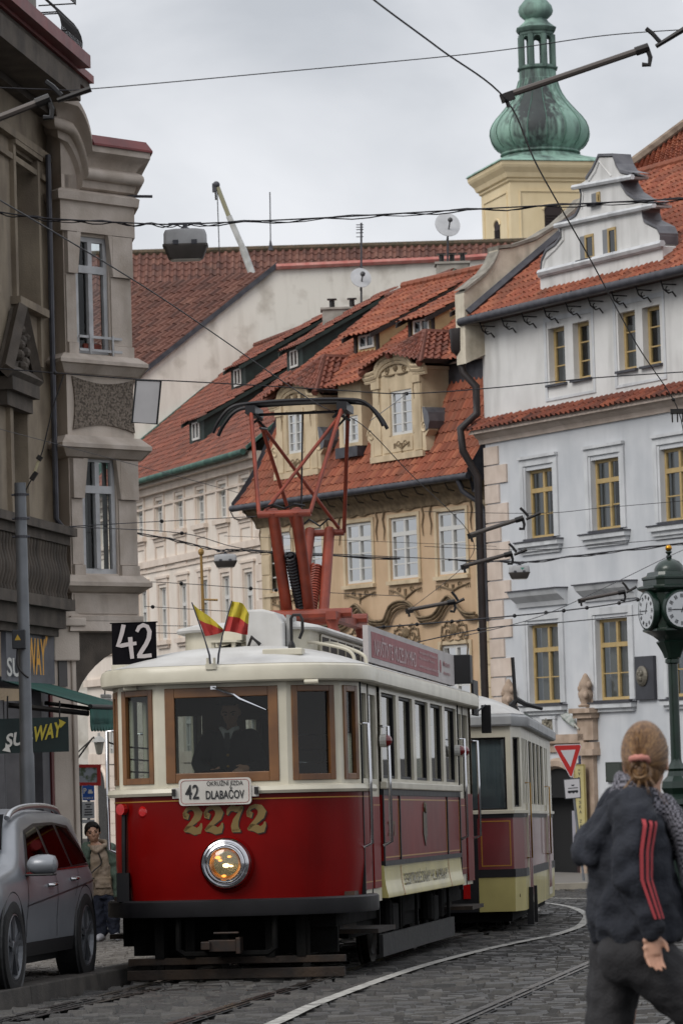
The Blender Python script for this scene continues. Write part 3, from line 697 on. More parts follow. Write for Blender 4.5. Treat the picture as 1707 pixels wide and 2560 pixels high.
# arched lattice doorway on the ground floor
ud=hC(262,2050)[0]; m=MB(); zd=gC+3.6
pts=[(ud-.7,gC+.2),(ud+.7,gC+.2)]+[(ud+.7*math.cos(R(a)),zd-.7+.7*math.sin(R(a))) for a in range(0,181,20)]
m.prism([FC.w(u,z,.03) for u,z in pts],FC.N*.02); m.build('lattice_door',mat('lattice','#3c3a37',.7,c2='#1d1c1b',scale=22,contrast=(.45,.55)),Cb)
m=MB(); m.tube([FC.w(u,z,.06) for u,z in pts[1:]],.09,6); m.build('door_arch',CRM2,Cb)
# roof
c00=FC.w(-.1,zE,.5); c10=FC.w(LC,zE,.5); c11=FC.w(LC,zR,-RC); c01=FC.w(-.1,zR,-RC)
tiles('roof',ORT,Cb,c00,c10,c11,c01,.24,.36,.05)
m=MB(); m.quad(c00-V((0,0,.1)),c10-V((0,0,.1)),c11-V((0,0,.1)),c01-V((0,0,.1))); m.quad(FC.w(-.1,zR,-RC),FC.w(LC,zR,-RC),FC.w(LC,zE,-RC-6),FC.w(-.1,zE,-RC-6)); m.build('roof_deck',mat('roof_timber','#3a2a22',.9),Cb)
m=MB(); k=0
while k<LC: m.tube([FC.w(k,zR+.03,-RC),FC.w(k+.4,zR+.06,-RC)],[.13,.11],8); k+=.38
m.build('ridge',ORT,Cb)
m=MB(); m.tube([FC.w(-.15,zE-.06,.62),FC.w(LC+.1,zE-.06,.62)],.1,8); m.build('gutter',GUTG,Cb,smooth=50)
m=MB(); d=(c11-c10); sd_=FC.U
m.obox(c10-sd_*.05,sd_*.2,d,V((0,0,.42))); m.obox(c10-sd_*.45,sd_*.42,d,V((0,0,.1)))
m.build('verge_flashing',GUTG,Cb)
tf=mat('plank','#8a6a42',.8); m=MB(); q=FC.w(LC-.6,zR+.1,-RC); m.obox(q,FC.U*.9,V((0,0,.08)),V((.3,.1,.35))); m.build('plank',tf,Cb)
m=MB(); m.add([FC.w(0,zE-.05,.0),FC.w(0,zE-.05,-13),FC.w(0,zR-.1,-RC)],[(0,1,2)]); m.build('gable',CRM,Cb)
# right verge of the roof, above the lower neighbour
m=MB(); m.obox(c00-sd_*.06,sd_*.12,(c01-c00),V((0,0,.12))); m.build('verge_flashing',GUTG,Cb)
# shed dormers
def zroof(d): return zE+(zR-zE)*(.5-d)/(.5+RC)
GRD=mat('dark_green_cladding','#23322e',.7,c2='#182320')
def shed(par,F_,zr,d_at,px,py,w,h,ptop,wm,cheek,tm,name='dormer',win=True,over=.25,frame=None,long=3.4):
    "front face at (px,py)= centre of its window; roof runs back flatter than the main slope"
    lo,hi=-8,.5
    for _ in range(40):
        md=(lo+hi)/2; u,z=F_.hit(px,py,md)
        if z-h/2-.12>zr(md): hi=md
        else: lo=md
    d=lo; u,z=F_.hit(px,py,d); z0=z-h/2-.12; z1=z+h/2+.12
    # back meets slope where flatter roof intersects
    dr=d-long; 
    g=(zr(dr)-z1)/long
    m=MB(); a,b=u-w/2,u+w/2
    m.quad(F_.w(a,z0,d),F_.w(b,z0,d),F_.w(b,z1,d),F_.w(a,z1,d))
    for s in (a,b): m.add([F_.w(s,z0,d),F_.w(s,z1,d),F_.w(s,zr(dr),dr)],[(0,1,2)])
    D=m.build(name,cheek,par)
    tiles('dormer_roof',tm,D,F_.w(a-.12,z1-g*over+.02,d+over),F_.w(b+.12,z1-g*over+.02,d+over),F_.w(b+.12,zr(dr)+.05,dr),F_.w(a-.12,zr(dr)+.05,dr),.24,.36,.05)
    m=MB(); 
    for s0,s1 in ((a-.14,a-.06),(b+.06,b+.14)): m.obox(F_.w(s0,z1-g*over-.13,d+over),F_.U*(s1-s0),F_.w(0,zr(dr),dr)-F_.w(0,z1-g*over,d+over),V((0,0,.13)))
    F_.box(m,a-.1,b+.1,z1-.14,z1-.0,d,d+.08)
    if frame:
        F_.box(m,a,a+.14,z0,z1-.14,d,d+.06); F_.box(m,b-.14,b,z0,z1-.14,d,d+.06)
    m.build('dormer_trim',frame or GRD,D)
    m=MB(); ww=w*.48 if not frame else w*.62
    for x0,x1,y0,y1 in ((u-ww/2,u-ww/2+.07,-h/2,h/2),(u+ww/2-.07,u+ww/2,-h/2,h/2),(u-.04,u+.04,-h/2+.07,h/2-.07),(u-ww/2+.07,u+ww/2-.07,-h/2,-h/2+.07),(u-ww/2+.07,u+ww/2-.07,h/2-.07,h/2)):
        F_.box(m,x0,x1,z+y0,z+y1,d+.003,d+.05)
    wn=m.build('window',wm,D)
    m=MB(); F_.box(m,u-ww/2,u+ww/2,z-h/2,z+h/2,d+.001,d+.02); m.build('pane',mat('dormer_pane','#15181a',.1,spec=.8),wn)
    return d
for (x,y,w,h) in ((492,1077,1.7,.62),(596,943,1.7,.62),(737,896,1.7,.6)):
    shed(Cb,FC,zroof,0,x,y,w,h,0,WHP,GRD,ORT)
# ---- the house behind: bare gable wall and brown roof
WHW=mat('whitewash','#ddd8ce',.9,c2='#a89f92',scale=1.1,contrast=(.54,.8),bump=.2,bscale=12,streak=.35,c3='#8d8273')
Y0=136
FD=Fac(P(690,670,Y0),78)
Db=thing('house_behind',FD.w(0,gz(130)),'house behind with a bare whitewashed gable wall and a long brown tiled roof','house')
pl=[(330,960),(690,672),(1130,652),(1290,640),(1290,1100),(330,1400)]
gp=[FD.w(*FD.hit(x,y)) for x,y in pl]; gb=[V((gp[-1].x,gp[-1].y,gz(130))),V((gp[-2].x,gp[-2].y,gz(130)))]
m=MB(); m.prism(gp[:4]+[gb[1],gb[0]],-FD.N*.5); fixn(m.build('gable_wall',WHW,Db))
m=MB(); m.tube([gp[1]+V((0,-.1,.06)),gp[2]+V((0,-.1,.06)),gp[3]+V((0,-.1,.06))],.12,6); m.build('coping',mat('pink_coping','#a9625a',.8,c2='#b98278'),Db)
m=MB(); m.obox(gp[0]-FD.N*.0,gp[1]-gp[0],FD.N*.15,V((0,0,.22))); m.build('verge_flashing',ZINC,Db)
bk=lambda p,l: p+V((-math.sin(R(62))*l,math.cos(R(62))*l*1.15,0))
e0=gp[0]+(gp[0]-gp[1])*.25
tiles('roof',BRT,Db,bk(e0,22),e0-V((0,0,.1)),gp[1]-V((0,0,.05)),bk(gp[1],22)-V((0,0,.1)),.3,.42,.07)
# chimneys and aerials on the shared ridge
def chimney(x0,y0,x1,y1,Y,label,pots=2):
    a=P(x0,y1,Y); b=P(x1,y0,Y); t=thing('chimney_stack',(a.x,Y,a.z),label,'chimney')
    m=MB(); w=b.x-a.x; h=b.z-a.z; m.box(a.x,b.x,Y,Y+.9,a.z-1.2,b.z-.16*h); m.box(a.x-.06,b.x+.06,Y-.06,Y+.96,b.z-.16*h,b.z)
    m.build('stack',mat('chimney_render','#a9a49c',.9,c2='#857f76',scale=2,bump=.3),t)
    m=MB()
    for k in range(pots): m.tube([(a.x+w*(k+.5)/pots,Y+.4,b.z),(a.x+w*(k+.5)/pots,Y+.4,b.z+.28)],.09,8); m.box(a.x+w*(k+.5)/pots-.16,a.x+w*(k+.5)/pots+.16,Y+.24,Y+.56,b.z+.3,b.z+.33)
    m.build('chimney_pot',IRON,t)
chimney(806,766,905,800,124,'low whitewashed chimney stack behind the tiled ridge, with two dark capped pots')
chimney(1092,652,1170,690,128,'grey chimney stack with pots at the top of the orange roof',3)
def dish(x,y,r,Y,mast_top,mast_bot,label):
    c=P(x,y,Y); rr=r*Y/F; t=thing('satellite_dish',P(x,mast_bot,Y),label,'satellite dish')
    ax=V((.25,-1,.35)).normalized(); m=MB()
    m.lathe([(rr*math.sin(R(a)),.16*rr*2*(1-math.cos(R(a)))) for a in range(4,91,8)]+[(rr*.985,.17*rr*2)],c,28,tuple(ax)); m.build('reflector',mat('dish_grey','#bfc0c2',.45,c2='#adaeb0'),t,smooth=60)
    m=MB(); m.tube([c+V((0,.12,-rr)),c+ax*rr*1.1],.025,6); m.ball(c+ax*rr*1.1,(.09,.09,.09),8,6); m.build('feed_arm',mat('dark_plastic','#3a3a3c',.5),t)
    m=MB(); m.tube([P(x+3,mast_bot,Y)+V((0,.2,0)),P(x+3,mast_top,Y)+V((0,.2,0))],.035,6); m.build('mast',ZINC,t)
    return t
t=dish(900,698,27,125,555,762,'satellite dish in front of the bare whitewashed gable, with a tall aerial on its mast')
m=MB()
for k,y in enumerate((560,566,572,580,590)): a=P(896,y,125); m.tube([a+V((-.08,.2,0)),a+V((.17,.2,0))],.015,4)
m.build('aerial',ZINC,t)
dish(1116,566,33,128,530,668,'larger satellite dish standing out against the sky left of the church tower')
# ---- far roof
far=thing('long_roofed_house',P(700,800,170),'long house far behind whose weathered tiled roof fills the gap under the sky','house')
Y=165; a=P(300,1000,Y); b=P(1320,1000,Y); c=P(1320,622,Y+9); d=P(300,626,Y+9); a.z=b.z=P(700,1000,Y).z; c.z=d.z=P(700,624,Y+9).z
tiles('roof',BRT,far,a-V((8,0,0)),b+V((8,0,0)),c+V((8,0,0)),d-V((8,0,0)),.34,.5,.09)
m=MB(); m.box(a.x-8,b.x+8,Y+.6,Y+18,-4,a.z-.05); m.build('wall',WHW,far)
m=MB(); m.tube([d-V((8,0,-.05)),c+V((8,0,.05))],.16,8); m.build('ridge',mat('mossy_ridge','#5a4a3a',.9,c2='#3f3a2c',scale=6),far)
t=thing('roof_aerial',P(677,624,172),'thin lightning rod on the far roof right of the crane boom','aerial'); m=MB(); m.tube([P(677,626,172),P(675,480,172)],.03,5); m.lathe([(.12,0),(.03,.5)],P(677,626,172),6); m.build('rod',ZINC,t)
# crane boom
t=thing('crane',P(637,700,150),'white telescopic crane boom leaning out from behind the roofs','crane')
m=MB(); a=P(640,712,150); b=P(607,620,150); c=P(572,540,150); e=P(543,465,150)
m.tube([a,b],.15,8); m.build('boom_section',mat('crane_white','#c2c2bf',.5,c2='#a6a6a2'),t); m=MB(); m.tube([b,c],.12,8); m.build('boom_section',MATS['crane_white'],t); m=MB(); m.tube([c,e],.095,8); m.build('boom_section',mat('crane_ochre','#8e8a70',.5),t)
m=MB(); m.ball(e+V((-.03,0,.05)),.15,10,8); m.box(e.x-.2,e.x-.03,149.9,150.1,e.z-.25,e.z+.1); m.build('boom_head',ZINC,t)
m=MB(); m.tube([P(538,470,150),P(540,500,150)],.04,5); m.tube([P(543,470,150),P(549,640,150)],.02,4); m.build('hoist_rope',IRON,t)
# ================= the ochre baroque house
OCH=mat('ochre_plaster','#c0a587',.85,c2='#b3987a',scale=1.1,bump=.15,bscale=30,streak=.35,c3='#86704e')
OCH2=mat('sandy_trim','#c6b497',.85,c2='#b6a488',scale=2.2,bump=.2,bscale=25,streak=.45,c3='#75664e')
ORN=mat('grimy_stucco','#857259',.9,c2='#655642',scale=6,bump=.4,bscale=40)  # dark tone for the ornament, and for shade painted on the cornice
FE=Fac(P(1217,1200,100.5),-32); hE=lambda x,y,d=0: FE.hit(x,y,d)
LE=hE(655,1300)[0]; gE=gz(112)-.5
E=thing('ochre_house',FE.w(0,gz(101)),'ochre baroque house with tiled mansard roof, two ornate stone dormers and stucco scrollwork','house')
ze=hE(900,1226,.6)[1]
cu=[hE(1130,1355)[0],hE(1011,1366)[0],hE(898,1379)[0],hE(776,1395)[0],hE(699,1407)[0]]
wE=hE(1094,1356)[0]-hE(1164,1352)[0]
za,zb_=hE(1130,1278)[1],hE(1130,1434)[1]
ops=[(u-wE/2,u+wE/2,zb_,za) for u in cu]
zl1=hE(1140,1612)[1]; ops2=[(u-wE/2,u+wE/2,zl1-2.2,zl1) for u in cu]; ops3=[(u-wE/2,u+wE/2,zl1-6.2,zl1-4.) for u in cu]
m=MB(); wall(m,FE,0,LE,gE,ze,ops+ops2+ops3,.18); shell(m,FE,0,LE,gE,ze,8.5); m.build('wall',OCH,E)
for o in ops+ops2+ops3: window(FE,E,o[0],o[1],o[2],o[3],.1,WHP,PANE,(.5,),(.245,.49) ,.735,.075,.035,[(.03,.22),(.8,.97)])
m=MB()
for o in ops+ops2:
    a,b,c,d=o
    FE.box(m,a-.14,a-.02,c-.05,d+.12,0,.045); FE.box(m,b+.02,b+.14,c-.05,d+.12,0,.045); FE.box(m,a-.02,b+.02,d+.02,d+.12,0,.043); FE.box(m,a-.16,b+.16,c-.16,c-.05,0,.12)
FE.box(m,.0,.62,gE,ze-.65,0,.05); FE.box(m,LE-.5,LE,gE,ze-.65,0,.05)
for u in ((cu[1]+cu[2])/2,): pass
k=0
while gE+k*.62<ze-1.2:
    FE.box(m,.02,.58,gE+k*.62+.03,gE+k*.62+.6,.05,.075); FE.box(m,LE-.48,LE-.02,gE+k*.62+.03,gE+k*.62+.6,.05,.075); k+=1
m.build('pilaster',OCH2,E)
m=MB()
m.loft([[FE.w(u,ze-.66,0),FE.w(u,ze-.62,.05),FE.w(u,ze-.52,.07),FE.w(u,ze-.46,.1),FE.w(u,ze-.34,.2),FE.w(u,ze-.2,.42),FE.w(u,ze-.16,.5),FE.w(u,ze-.02,.52),FE.w(u,ze-.02,0)] for u in (-.1,LE+.3)]); m.build('cornice',ORN,E)  # cornice coloured dark for the shade below the gutter
m=MB(); m.tube([FE.w(-.1,ze-.02,.68),FE.w(LE+.65,ze-.02,.68)],.1,8); m.build('gutter',ZINC,E,smooth=50)
m=MB(); 
for k in range(17): m.tube([FE.w(.4+k*.78,ze-.1,.62),FE.w(.4+k*.78,ze-.3,.5),FE.w(.4+k*.78,ze-.34,.3)],.02,4)
m.build('gutter_bracket',IRON,E)
# stucco scrollwork
def spiral(cx,cz,r,turns,sgn,a0=0,n=22): return [(cx+sgn*r*(1-.85*i/n)*math.cos(a0+turns*2*pi*i/n),cz+r*(1-.85*i/n)*math.sin(a0+turns*2*pi*i/n)) for i in range(n+1)]
def scroll(m,F_,u,z,w,h,d=.03,k=0):
    T=lambda pts,r: m.tube([F_.w(a,b,d) for a,b in pts],[x*.6 for x in r] if hasattr(r,'__len__') else r*.6,5)
    for s in (-1,1):
        T(spiral(u+s*w*.3,z+h*.45,h*.34,1.4,s,1.2),.04); T([(u+s*w*.14,z+h*.85),(u+s*w*.3,z+h*.98),(u+s*w*.46,z+h*.72),(u+s*w*.56,z+h*.75),(u+s*w*.6,z+h*.4)],.045)
        T(spiral(u+s*w*.55,z+h*.3,h*.22,1.2,s,2.5),.035); T([(u+s*w*.58,z+h*.1),(u+s*w*.63,z-.15),(u+s*w*.58,z-.45),(u+s*w*.61,z-.75)],[.05,.045,.04,.02])
        T([(u+s*w*.05,z+h*.1),(u+s*w*.2,z+h*.05),(u+s*w*.4,z+h*.14)],.04)
    if k: 
        T(spiral(u,z+h*.55,h*.3,1,1,0),.045); m.ball(F_.w(u,z+h*.55,d),(h*.2,h*.1,h*.24),10,8)
    else:
        for a in (-50,-20,20,50): T([(u,z+h*.3),(u+h*.65*math.sin(R(a)),z+h*(.35+.75*math.cos(R(a))))],[.05,.03])
def garland(m,F_,u,z,w,d=.03,tip=.3):
    T=lambda pts,r: m.tube([F_.w(a,b,d) for a,b in pts],[x*.6 for x in r] if hasattr(r,'__len__') else r*.6,5)
    for s in (-1,1):
        T([(u,z-tip*.5),(u+s*w*.2,z-tip*.25),(u+s*w*.32,z-.05),(u+s*w*.5,z)],[.05,.045,.04,.03]); T(spiral(u+s*w*.2,z-.02,.1,1,s),.03)
        for k in range(3): T([(u+s*w*(.4+.06*k),z+.02),(u+s*w*(.4+.06*k),z-.13)],.02)
    T([(u,z),(u,z-tip)],[.09,.02])
for i,o in enumerate(ops):
    m=MB(); u=(o[0]+o[1])/2; scroll(m,FE,u,o[3]+.16,wE*1.2,.62,.04,i%2==0); garland(m,FE,u,o[2]-.3,wE*1.15,.03,.5 if i==1 else .32); m.build('stucco_ornament',ORN,E,smooth=60)
for i,o in enumerate(ops2):
    m=MB(); u=(o[0]+o[1])/2; z=o[3]+.75; w=wE*.85
    if i==1: pts=[(-1.1,0),(-.8,0),(-.68,.12),(-.5,.42),(-.2,.58),(.2,.58),(.5,.42),(.68,.12),(.8,0),(1.1,0)]
    else: pts=[(-1.1,0),(-.75,.02),(-.5,.16),(-.25,.45),(0,.62),(.25,.45),(.5,.16),(.75,.02),(1.1,0)]
    for dz,dd,r in ((0,.16,.055),(-.10,.1,.04),(.08,.22,.04)): m.tube([FE.w(u+a*w,z+b*.85+dz,dd) for a,b in smooth_path(pts,3)],r,6)
    scroll(m,FE,u,o[3]+.08,wE*.75,.62,.04,1); m.build('window_pediment',ORN,E,smooth=60)
# lower (mansard) slope, black fascia, upper slope
db=-.85; zm=hE(1160,950,db)[1]; zf2=hE(1160,899,db)[1]; du=db+.35
c00=FE.w(-.0,ze+.04,.66); c10=FE.w(LE+.55,ze+.04,.66); c11=FE.w(LE+.1,zm,db); c01=FE.w(-.0,zm,db)
bell=[(0,.0),(.15,-.12),(.4,-.2),(.75,-.08),(1,0)]
tiles('mansard_roof',NEWT,E,c00,c10,c11,c01,.23,.3,.06,mid=bell)
m=MB(); m.quad(c00-FE.N*.5-V((0,0,.1)),c10-FE.N*.5-V((0,0,.1)),c11-FE.N*.4,c01-FE.N*.4); FE.box(m,-.2,LE+.1,zm-.05,zf2,db-.3,db+.05); 
nn=8; L1=[];L2=[]
for i in range(nn+1):
    t=i/nn; sag=float(np.interp(t,[a for a,_ in bell],[b for _,b in bell])); q=c10.lerp(c11,t)+FE.N*sag*.9; L1.append(q+V((0,0,.12))-FE.U*.02); L2.append(q-V((0,0,.16))-FE.U*.02)
m.loft([L1,L2,[p+FE.U*.14 for p in L2],[p+FE.U*.14 for p in L1]],close=False,cap=False)
L1=[];L2=[]
for i in range(nn+1):
    t=i/nn; sag=float(np.interp(t,[a for a,_ in bell],[b for _,b in bell])); q=c00.lerp(c01,t)+FE.N*sag*.9; L1.append(q+V((0,0,.14))); L2.append(q-V((0,0,.5))-FE.N*.15)
m.loft([L1,L2,[p-FE.U*.16 for p in L2],[p-FE.U*.16 for p in L1]],close=False,cap=False)
m.build('roof_boarding',ZINC,E)
dr_=-5.4; zr_=hE(1130,692,dr_)[1]
a00=FE.w(-.2,zf2,du); a10=FE.w(LE+.3,zf2,du); a11=FE.w(LE+.3,zr_,dr_); a01=FE.w(-.2,zr_,dr_)
tiles('upper_roof',NEWT,E,a00,a10,a11,a01,.23,.34,.055)
m=MB(); m.quad(a00-V((0,0,.12)),a10-V((0,0,.12)),a11-V((0,0,.12)),a01-V((0,0,.12))); m.quad(a11,a01,FE.w(-.2,ze,dr_-4),FE.w(LE+.3,ze,dr_-4)); m.add([a10-V((0,0,.1)),a11-V((0,0,.1)),FE.w(LE+.3,zf2,dr_-3)],[(0,1,2)]); m.build('roof_deck',mat('roof_timber','#3a2a22',.9),E)
m=MB(); k=0
while k<LE: m.tube([FE.w(k,zr_+.03,dr_),FE.w(k+.4,zr_+.06,dr_)],[.15,.13],8); k+=.38
m.build('ridge',NEWT,E)
zrE=lambda d: zf2+(zr_-zf2)*(du-d)/(du-dr_)
BRN=mat('dark_brown_boards','#2b211e',.75,c2='#1d1615',scale=8)
for (x,y,w,h) in ((918,853,1.35,.42),(1055,816,1.35,.45),(1192,786,1.35,.42)):
    shed(E,FE,zrE,0,x,y,w,h,0,WHP,mat('cream_cheek','#c3ac82',.85,c2='#b39b72'),NEWT,frame=BRN,over=.4,long=3.1)
# middle dormer, flush under the upper eaves
um=hE(876,1076,-.05)[0]; zt=hE(870,975,-.05)[1]; zb2=hE(876,1118,-.05)[1]; ww=1.25
md=MB(); wall(md,FE,um-ww/2,um+ww/2,zb2,zt+.25,[(um-.42,um+.42,zb2+.12,hE(876,1040,-.05)[1])],.12,-.05)
for s in (um-ww/2,um+ww/2): md.quad(FE.w(s,zb2,-.05),FE.w(s,zt+.25,-.05),FE.w(s,zt+.25,-1.6),FE.w(s,zb2,-1.6))
D=md.build('dormer',OCH2,E); f2=Fac(FE.w(0,0,-.05),-32)
window(f2,D,um-.42,um+.42,zb2+.12,hE(876,1040,-.05)[1],.1,WHP,PANE,(.5,),(.33,.66),None,.08,.03)
tiles('dormer_roof',NEWT,D,FE.w(um-ww/2-.35,zt+.1,.3),FE.w(um+ww/2+.35,zt+.1,.3),FE.w(um+ww/2+.35,zrE(-1.9)+.04,-1.9),FE.w(um-ww/2-.35,zrE(-1.9)+.04,-1.9),.23,.34,.055)
m=MB(); FE.box(m,um-.6,um+.6,zb2-.3,zb2,-.2,.12); m.build('flashing',ZINC,D)
# two stone dormers
def stone_dormer(pxl,pxr,yb,yspring,yapex,win,hipy,d0=.12):
    xm=(pxl+pxr)/2
    u0=hE(pxr,yspring,d0)[0]; u1=hE(pxl,yspring,d0)[0]; uc=(u0+u1)/2; W=u1-u0
    zb=hE(xm,yb,d0)[1]; zs=hE(xm,yspring,d0)[1]; zap=hE(xm,yapex,d0)[1]
    wc=(hE(win[0],win[2],d0)[0]+hE(win[1],win[2],d0)[0])/2; ww=abs(hE(win[0],win[2],d0)[0]-hE(win[1],win[2],d0)[0])
    wz1=hE((win[0]+win[1])/2,win[2],d0)[1]; wz0=hE((win[0]+win[1])/2,win[3],d0)[1]
    f=Fac(FE.w(0,0,d0),-32); m=MB(); op=(wc-ww/2,wc+ww/2,wz0,wz1)
    wall(m,f,u0,u1,zb,zs,[op],.14)
    ra=W*.36
    ap=[f.w(uc+ra*math.cos(R(a)),zs+(zap-zs)*math.sin(R(a)),0) for a in range(0,181,15)]
    m.prism(ap,-FE.N*.3)
    for s in (u0,u1): m.quad(f.w(s,zb,0),f.w(s,zs,0),f.w(s,zs,-2.2),f.w(s,zb,-2.2))
    D=m.build('stone_dormer',OCH2,E)
    window(f,D,*op,.1,WHP,PANE,(.5,),(.25,.5,.75),None,.08,.03,[(.1,.42),(.58,.9)])
    m=MB()
    prof=[(uc-W*.62,zs),(uc-W*.5,zs),(uc-ra*1.05,zs+.03)]+[(uc-ra*math.cos(R(a)),zs+.06+(zap-zs)*math.sin(R(a))) for a in range(15,166,15)]+[(uc+ra*1.05,zs+.03),(uc+W*.5,zs),(uc+W*.62,zs)]
    for dz,dd,r in ((0,.06,.09),(-.12,.03,.06),(.1,.12,.06)): m.tube([f.w(a,b+dz,dd) for a,b in prof],r,6)
    f.box(m,u0-.05,u1+.05,zs-.0,zs+.1,-2.,.02)
    for s in (-1,1): 
        a=uc+s*W*.5; b=uc+s*W*.33
        f.box(m,min(a,b),max(a,b),zs-.35,zs-.05,0,.07); f.box(m,min(a,b)+.03,max(a,b)-.03,zb+.15,zs-.35,0,.03)
    f.box(m,u0-.1,u1+.1,zb-.05,zb+.12,0,.1); f.box(m,uc-W*.3,uc+W*.3,zb+.18,wz0-.08,0,.025)
    f.box(m,wc-ww/2-.1,wc-ww/2-.01,wz0,wz1+.1,0,.03); f.box(m,wc+ww/2+.01,wc+ww/2+.1,wz0,wz1+.1,0,.03)
    m.build('moulding',OCH2,D)
    m=MB(); scroll(m,f,uc,zs-.05,W*.6,(zap-zs)*.9,.03,1); garland(m,f,wc,wz0-.25,ww*.7,.03,.3); m.build('stucco_ornament',ORN,D,smooth=60)
    # volutes and their zinc caps
    m=MB()
    for s in (-1,1): 
        e=uc+s*W*.5
        pts=[(e,wz0+(wz1-wz0)*.55),(e+s*.1,wz0+(wz1-wz0)*.4),(e+s*.3,wz0+(wz1-wz0)*.22),(e+s*.33,wz0+.0),(e+s*.15,wz0-.15),(e+s*.2,zb+.1),(e,zb+.1)]
        m.prism([f.w(a,b,-.3) for a,b in pts],FE.N*.32); m.tube([f.w(a,b,.02) for a,b in spiral(e+s*.12,wz0+.1,.2,1.5,s)],.035,5)
    m.build('volute',OCH2,D)
    m=MB(); e=u0; zc=wz0+(wz1-wz0)*.2
    L=[f.w(e-.06,zc+.42,.05),f.w(e-.2,zc+.4,.05),f.w(e-.36,zc+.25,.05),f.w(e-.42,zc,.05),f.w(e-.36,zc-.2,.05),f.w(e-.2,zc-.26,.05)]
    m.loft([L,[p-FE.N*.75 for p in L]],close=False,cap=False); m.prism([p for p in L],-FE.N*.01); m.build('zinc_cap',mat('zinc_sheet','#6a6a6e',.45,.3,c2='#55555a'),D)
    # hipped tile roof
    zh=hE(xm,hipy,-1.0)[1]; el=f.w(u1+.3,zs+.12,.25); er=f.w(u0-.3,zs+.12,.25); fr=f.w(uc,zap+.1,.3)
    apx=f.w(uc,zh,-1.0); rb=f.w(uc,zh,-4.2); elb=f.w(u1+.3,zs+.12,-3.2); erb=f.w(u0-.3,zs+.12,-3.2)
    tiles('dormer_roof',ORT,D,fr,el,apx+FE.U*.1,apx-FE.U*.1,.22,.3,.06,mid=[(0,.08),(1,0)])
    tiles('dormer_roof',ORT,D,er,fr,apx+FE.U*.1,apx-FE.U*.1,.22,.3,.06,mid=[(0,.08),(1,0)])
    tiles('dormer_roof',ORT,D,erb,er,apx,rb,.22,.3,.06); tiles('dormer_roof',ORT,D,el,elb,rb,apx,.22,.3,.06)
    m=MB(); m.tube([er,apx],.1,6); m.tube([fr,apx],.1,6); m.tube([el,apx],.1,6); m.tube([apx,rb],.1,6); m.build('hip_tiles',ORT,D)
    m=MB(); m.quad(f.w(u0-.32,zb+.3,-1.),f.w(u0-.32,zs,-1.8),f.w(u0-.02,zs,-1.8),f.w(u0-.02,zb+.3,-1.))
    L1=[c01.lerp(c00,t) for t in (0,)]
    f.box(m,u0-.1,u0-.015,zb-.02,zs,-1.9,-1.2); m.quad(er+V((0,0,.02)),erb+V((0,0,.02)),erb-FE.U*.3+V((0,0,.12)),er-FE.U*.3+V((0,0,.12))); m.build('flashing',ZINC,D)
stone_dormer(930,1052,1146,934,900,(975,1029,975,1086),846)
stone_dormer(690,792,1190,1005,972,(718,755,1031,1133),908)
m=MB(); p=[FE.w(.45,ze-.1,.66),FE.w(.42,ze-.4,.55),FE.w(.1,ze-.75,.2),FE.w(-.02,ze-1.0,.14),FE.w(-.02,ze-4,.14)]; m.tube(p,.07,8); m.build('downpipe',ZINC,E,smooth=50)
# ================= the pale blue-grey house on the right
GRW=mat('blue_grey_plaster','#c4c6c9',.85,c2='#b7babe',scale=.9,bump=.12,bscale=30,streak=.2,c3='#878c92')
GRU=mat('stained_white_plaster','#d4d3d1',.85,c2='#c4c3c1',scale=.8,bump=.15,bscale=25,streak=.4,c3='#85847f')
GRT=mat('pale_grey_trim','#c8cacc',.8,c2='#babcbe',scale=2,streak=.5,c3='#7f8184')
BGE=mat('beige_stone','#cdbeb2',.85,c2='#bdada0',scale=2,bump=.2,streak=.3,c3='#84776c')
OCW=mat('ochre_window_paint','#b09868',.6,c2='#a28b5d',scale=5)
FG=Fac(P(1212,1100,99.5),152.4); hG=lambda x,y,d=0: FG.hit(x,y,d)
G_=thing('blue_grey_house',FG.w(0,gz(99)),'pale blue-grey house with a curved white gable, ochre windows and a band of roof tiles','house')
zg=hG(1450,743)[1]; gG=gz(99)-.4; LG=16
ztt=hG(1450,1003)[1]; ztb=hG(1450,1029,.45)[1]; zcb=hG(1450,1069)[1]
def opn(x0,x1,y0,y1): xm=(x0+x1)/2; return [hG(x0,(y0+y1)/2)[0],hG(x1,(y0+y1)/2)[0],hG(xm,y1)[1],hG(xm,y0)[1]]
up=[opn(1372,1410,815,953),opn(1431,1474,802,946),opn(1545,1588,780,928),opn(1605,1650,768,918)]
mid=[opn(1318,1381,1163,1342),opn(1478,1550,1146,1322),opn(1650,1728,1128,1306)]
low=[opn(1325,1396,1556,1760),opn(1490,1572,1545,1750),opn(1672,1762,1535,1738)]
for grp in (up,mid,low):
    a=sum(o[2] for o in grp)/len(grp); b=sum(o[3] for o in grp)/len(grp); w=sum(o[1]-o[0] for o in grp)/len(grp)
    for o in grp: c=(o[0]+o[1])/2; o[0],o[1],o[2],o[3]=c-w/2,c+w/2,a,b
st=mid[1][0]-mid[0][0]
for k in (1,2):
    for grp in (mid,low): o=grp[2]; grp.append([o[0]+st*k,o[1]+st*k,o[2],o[3]])
stu=up[2][0]-up[0][0]
for k in (1,2): up+= [[o[0]+stu*k,o[1]+stu*k,o[2],o[3]] for o in up[2:4]]
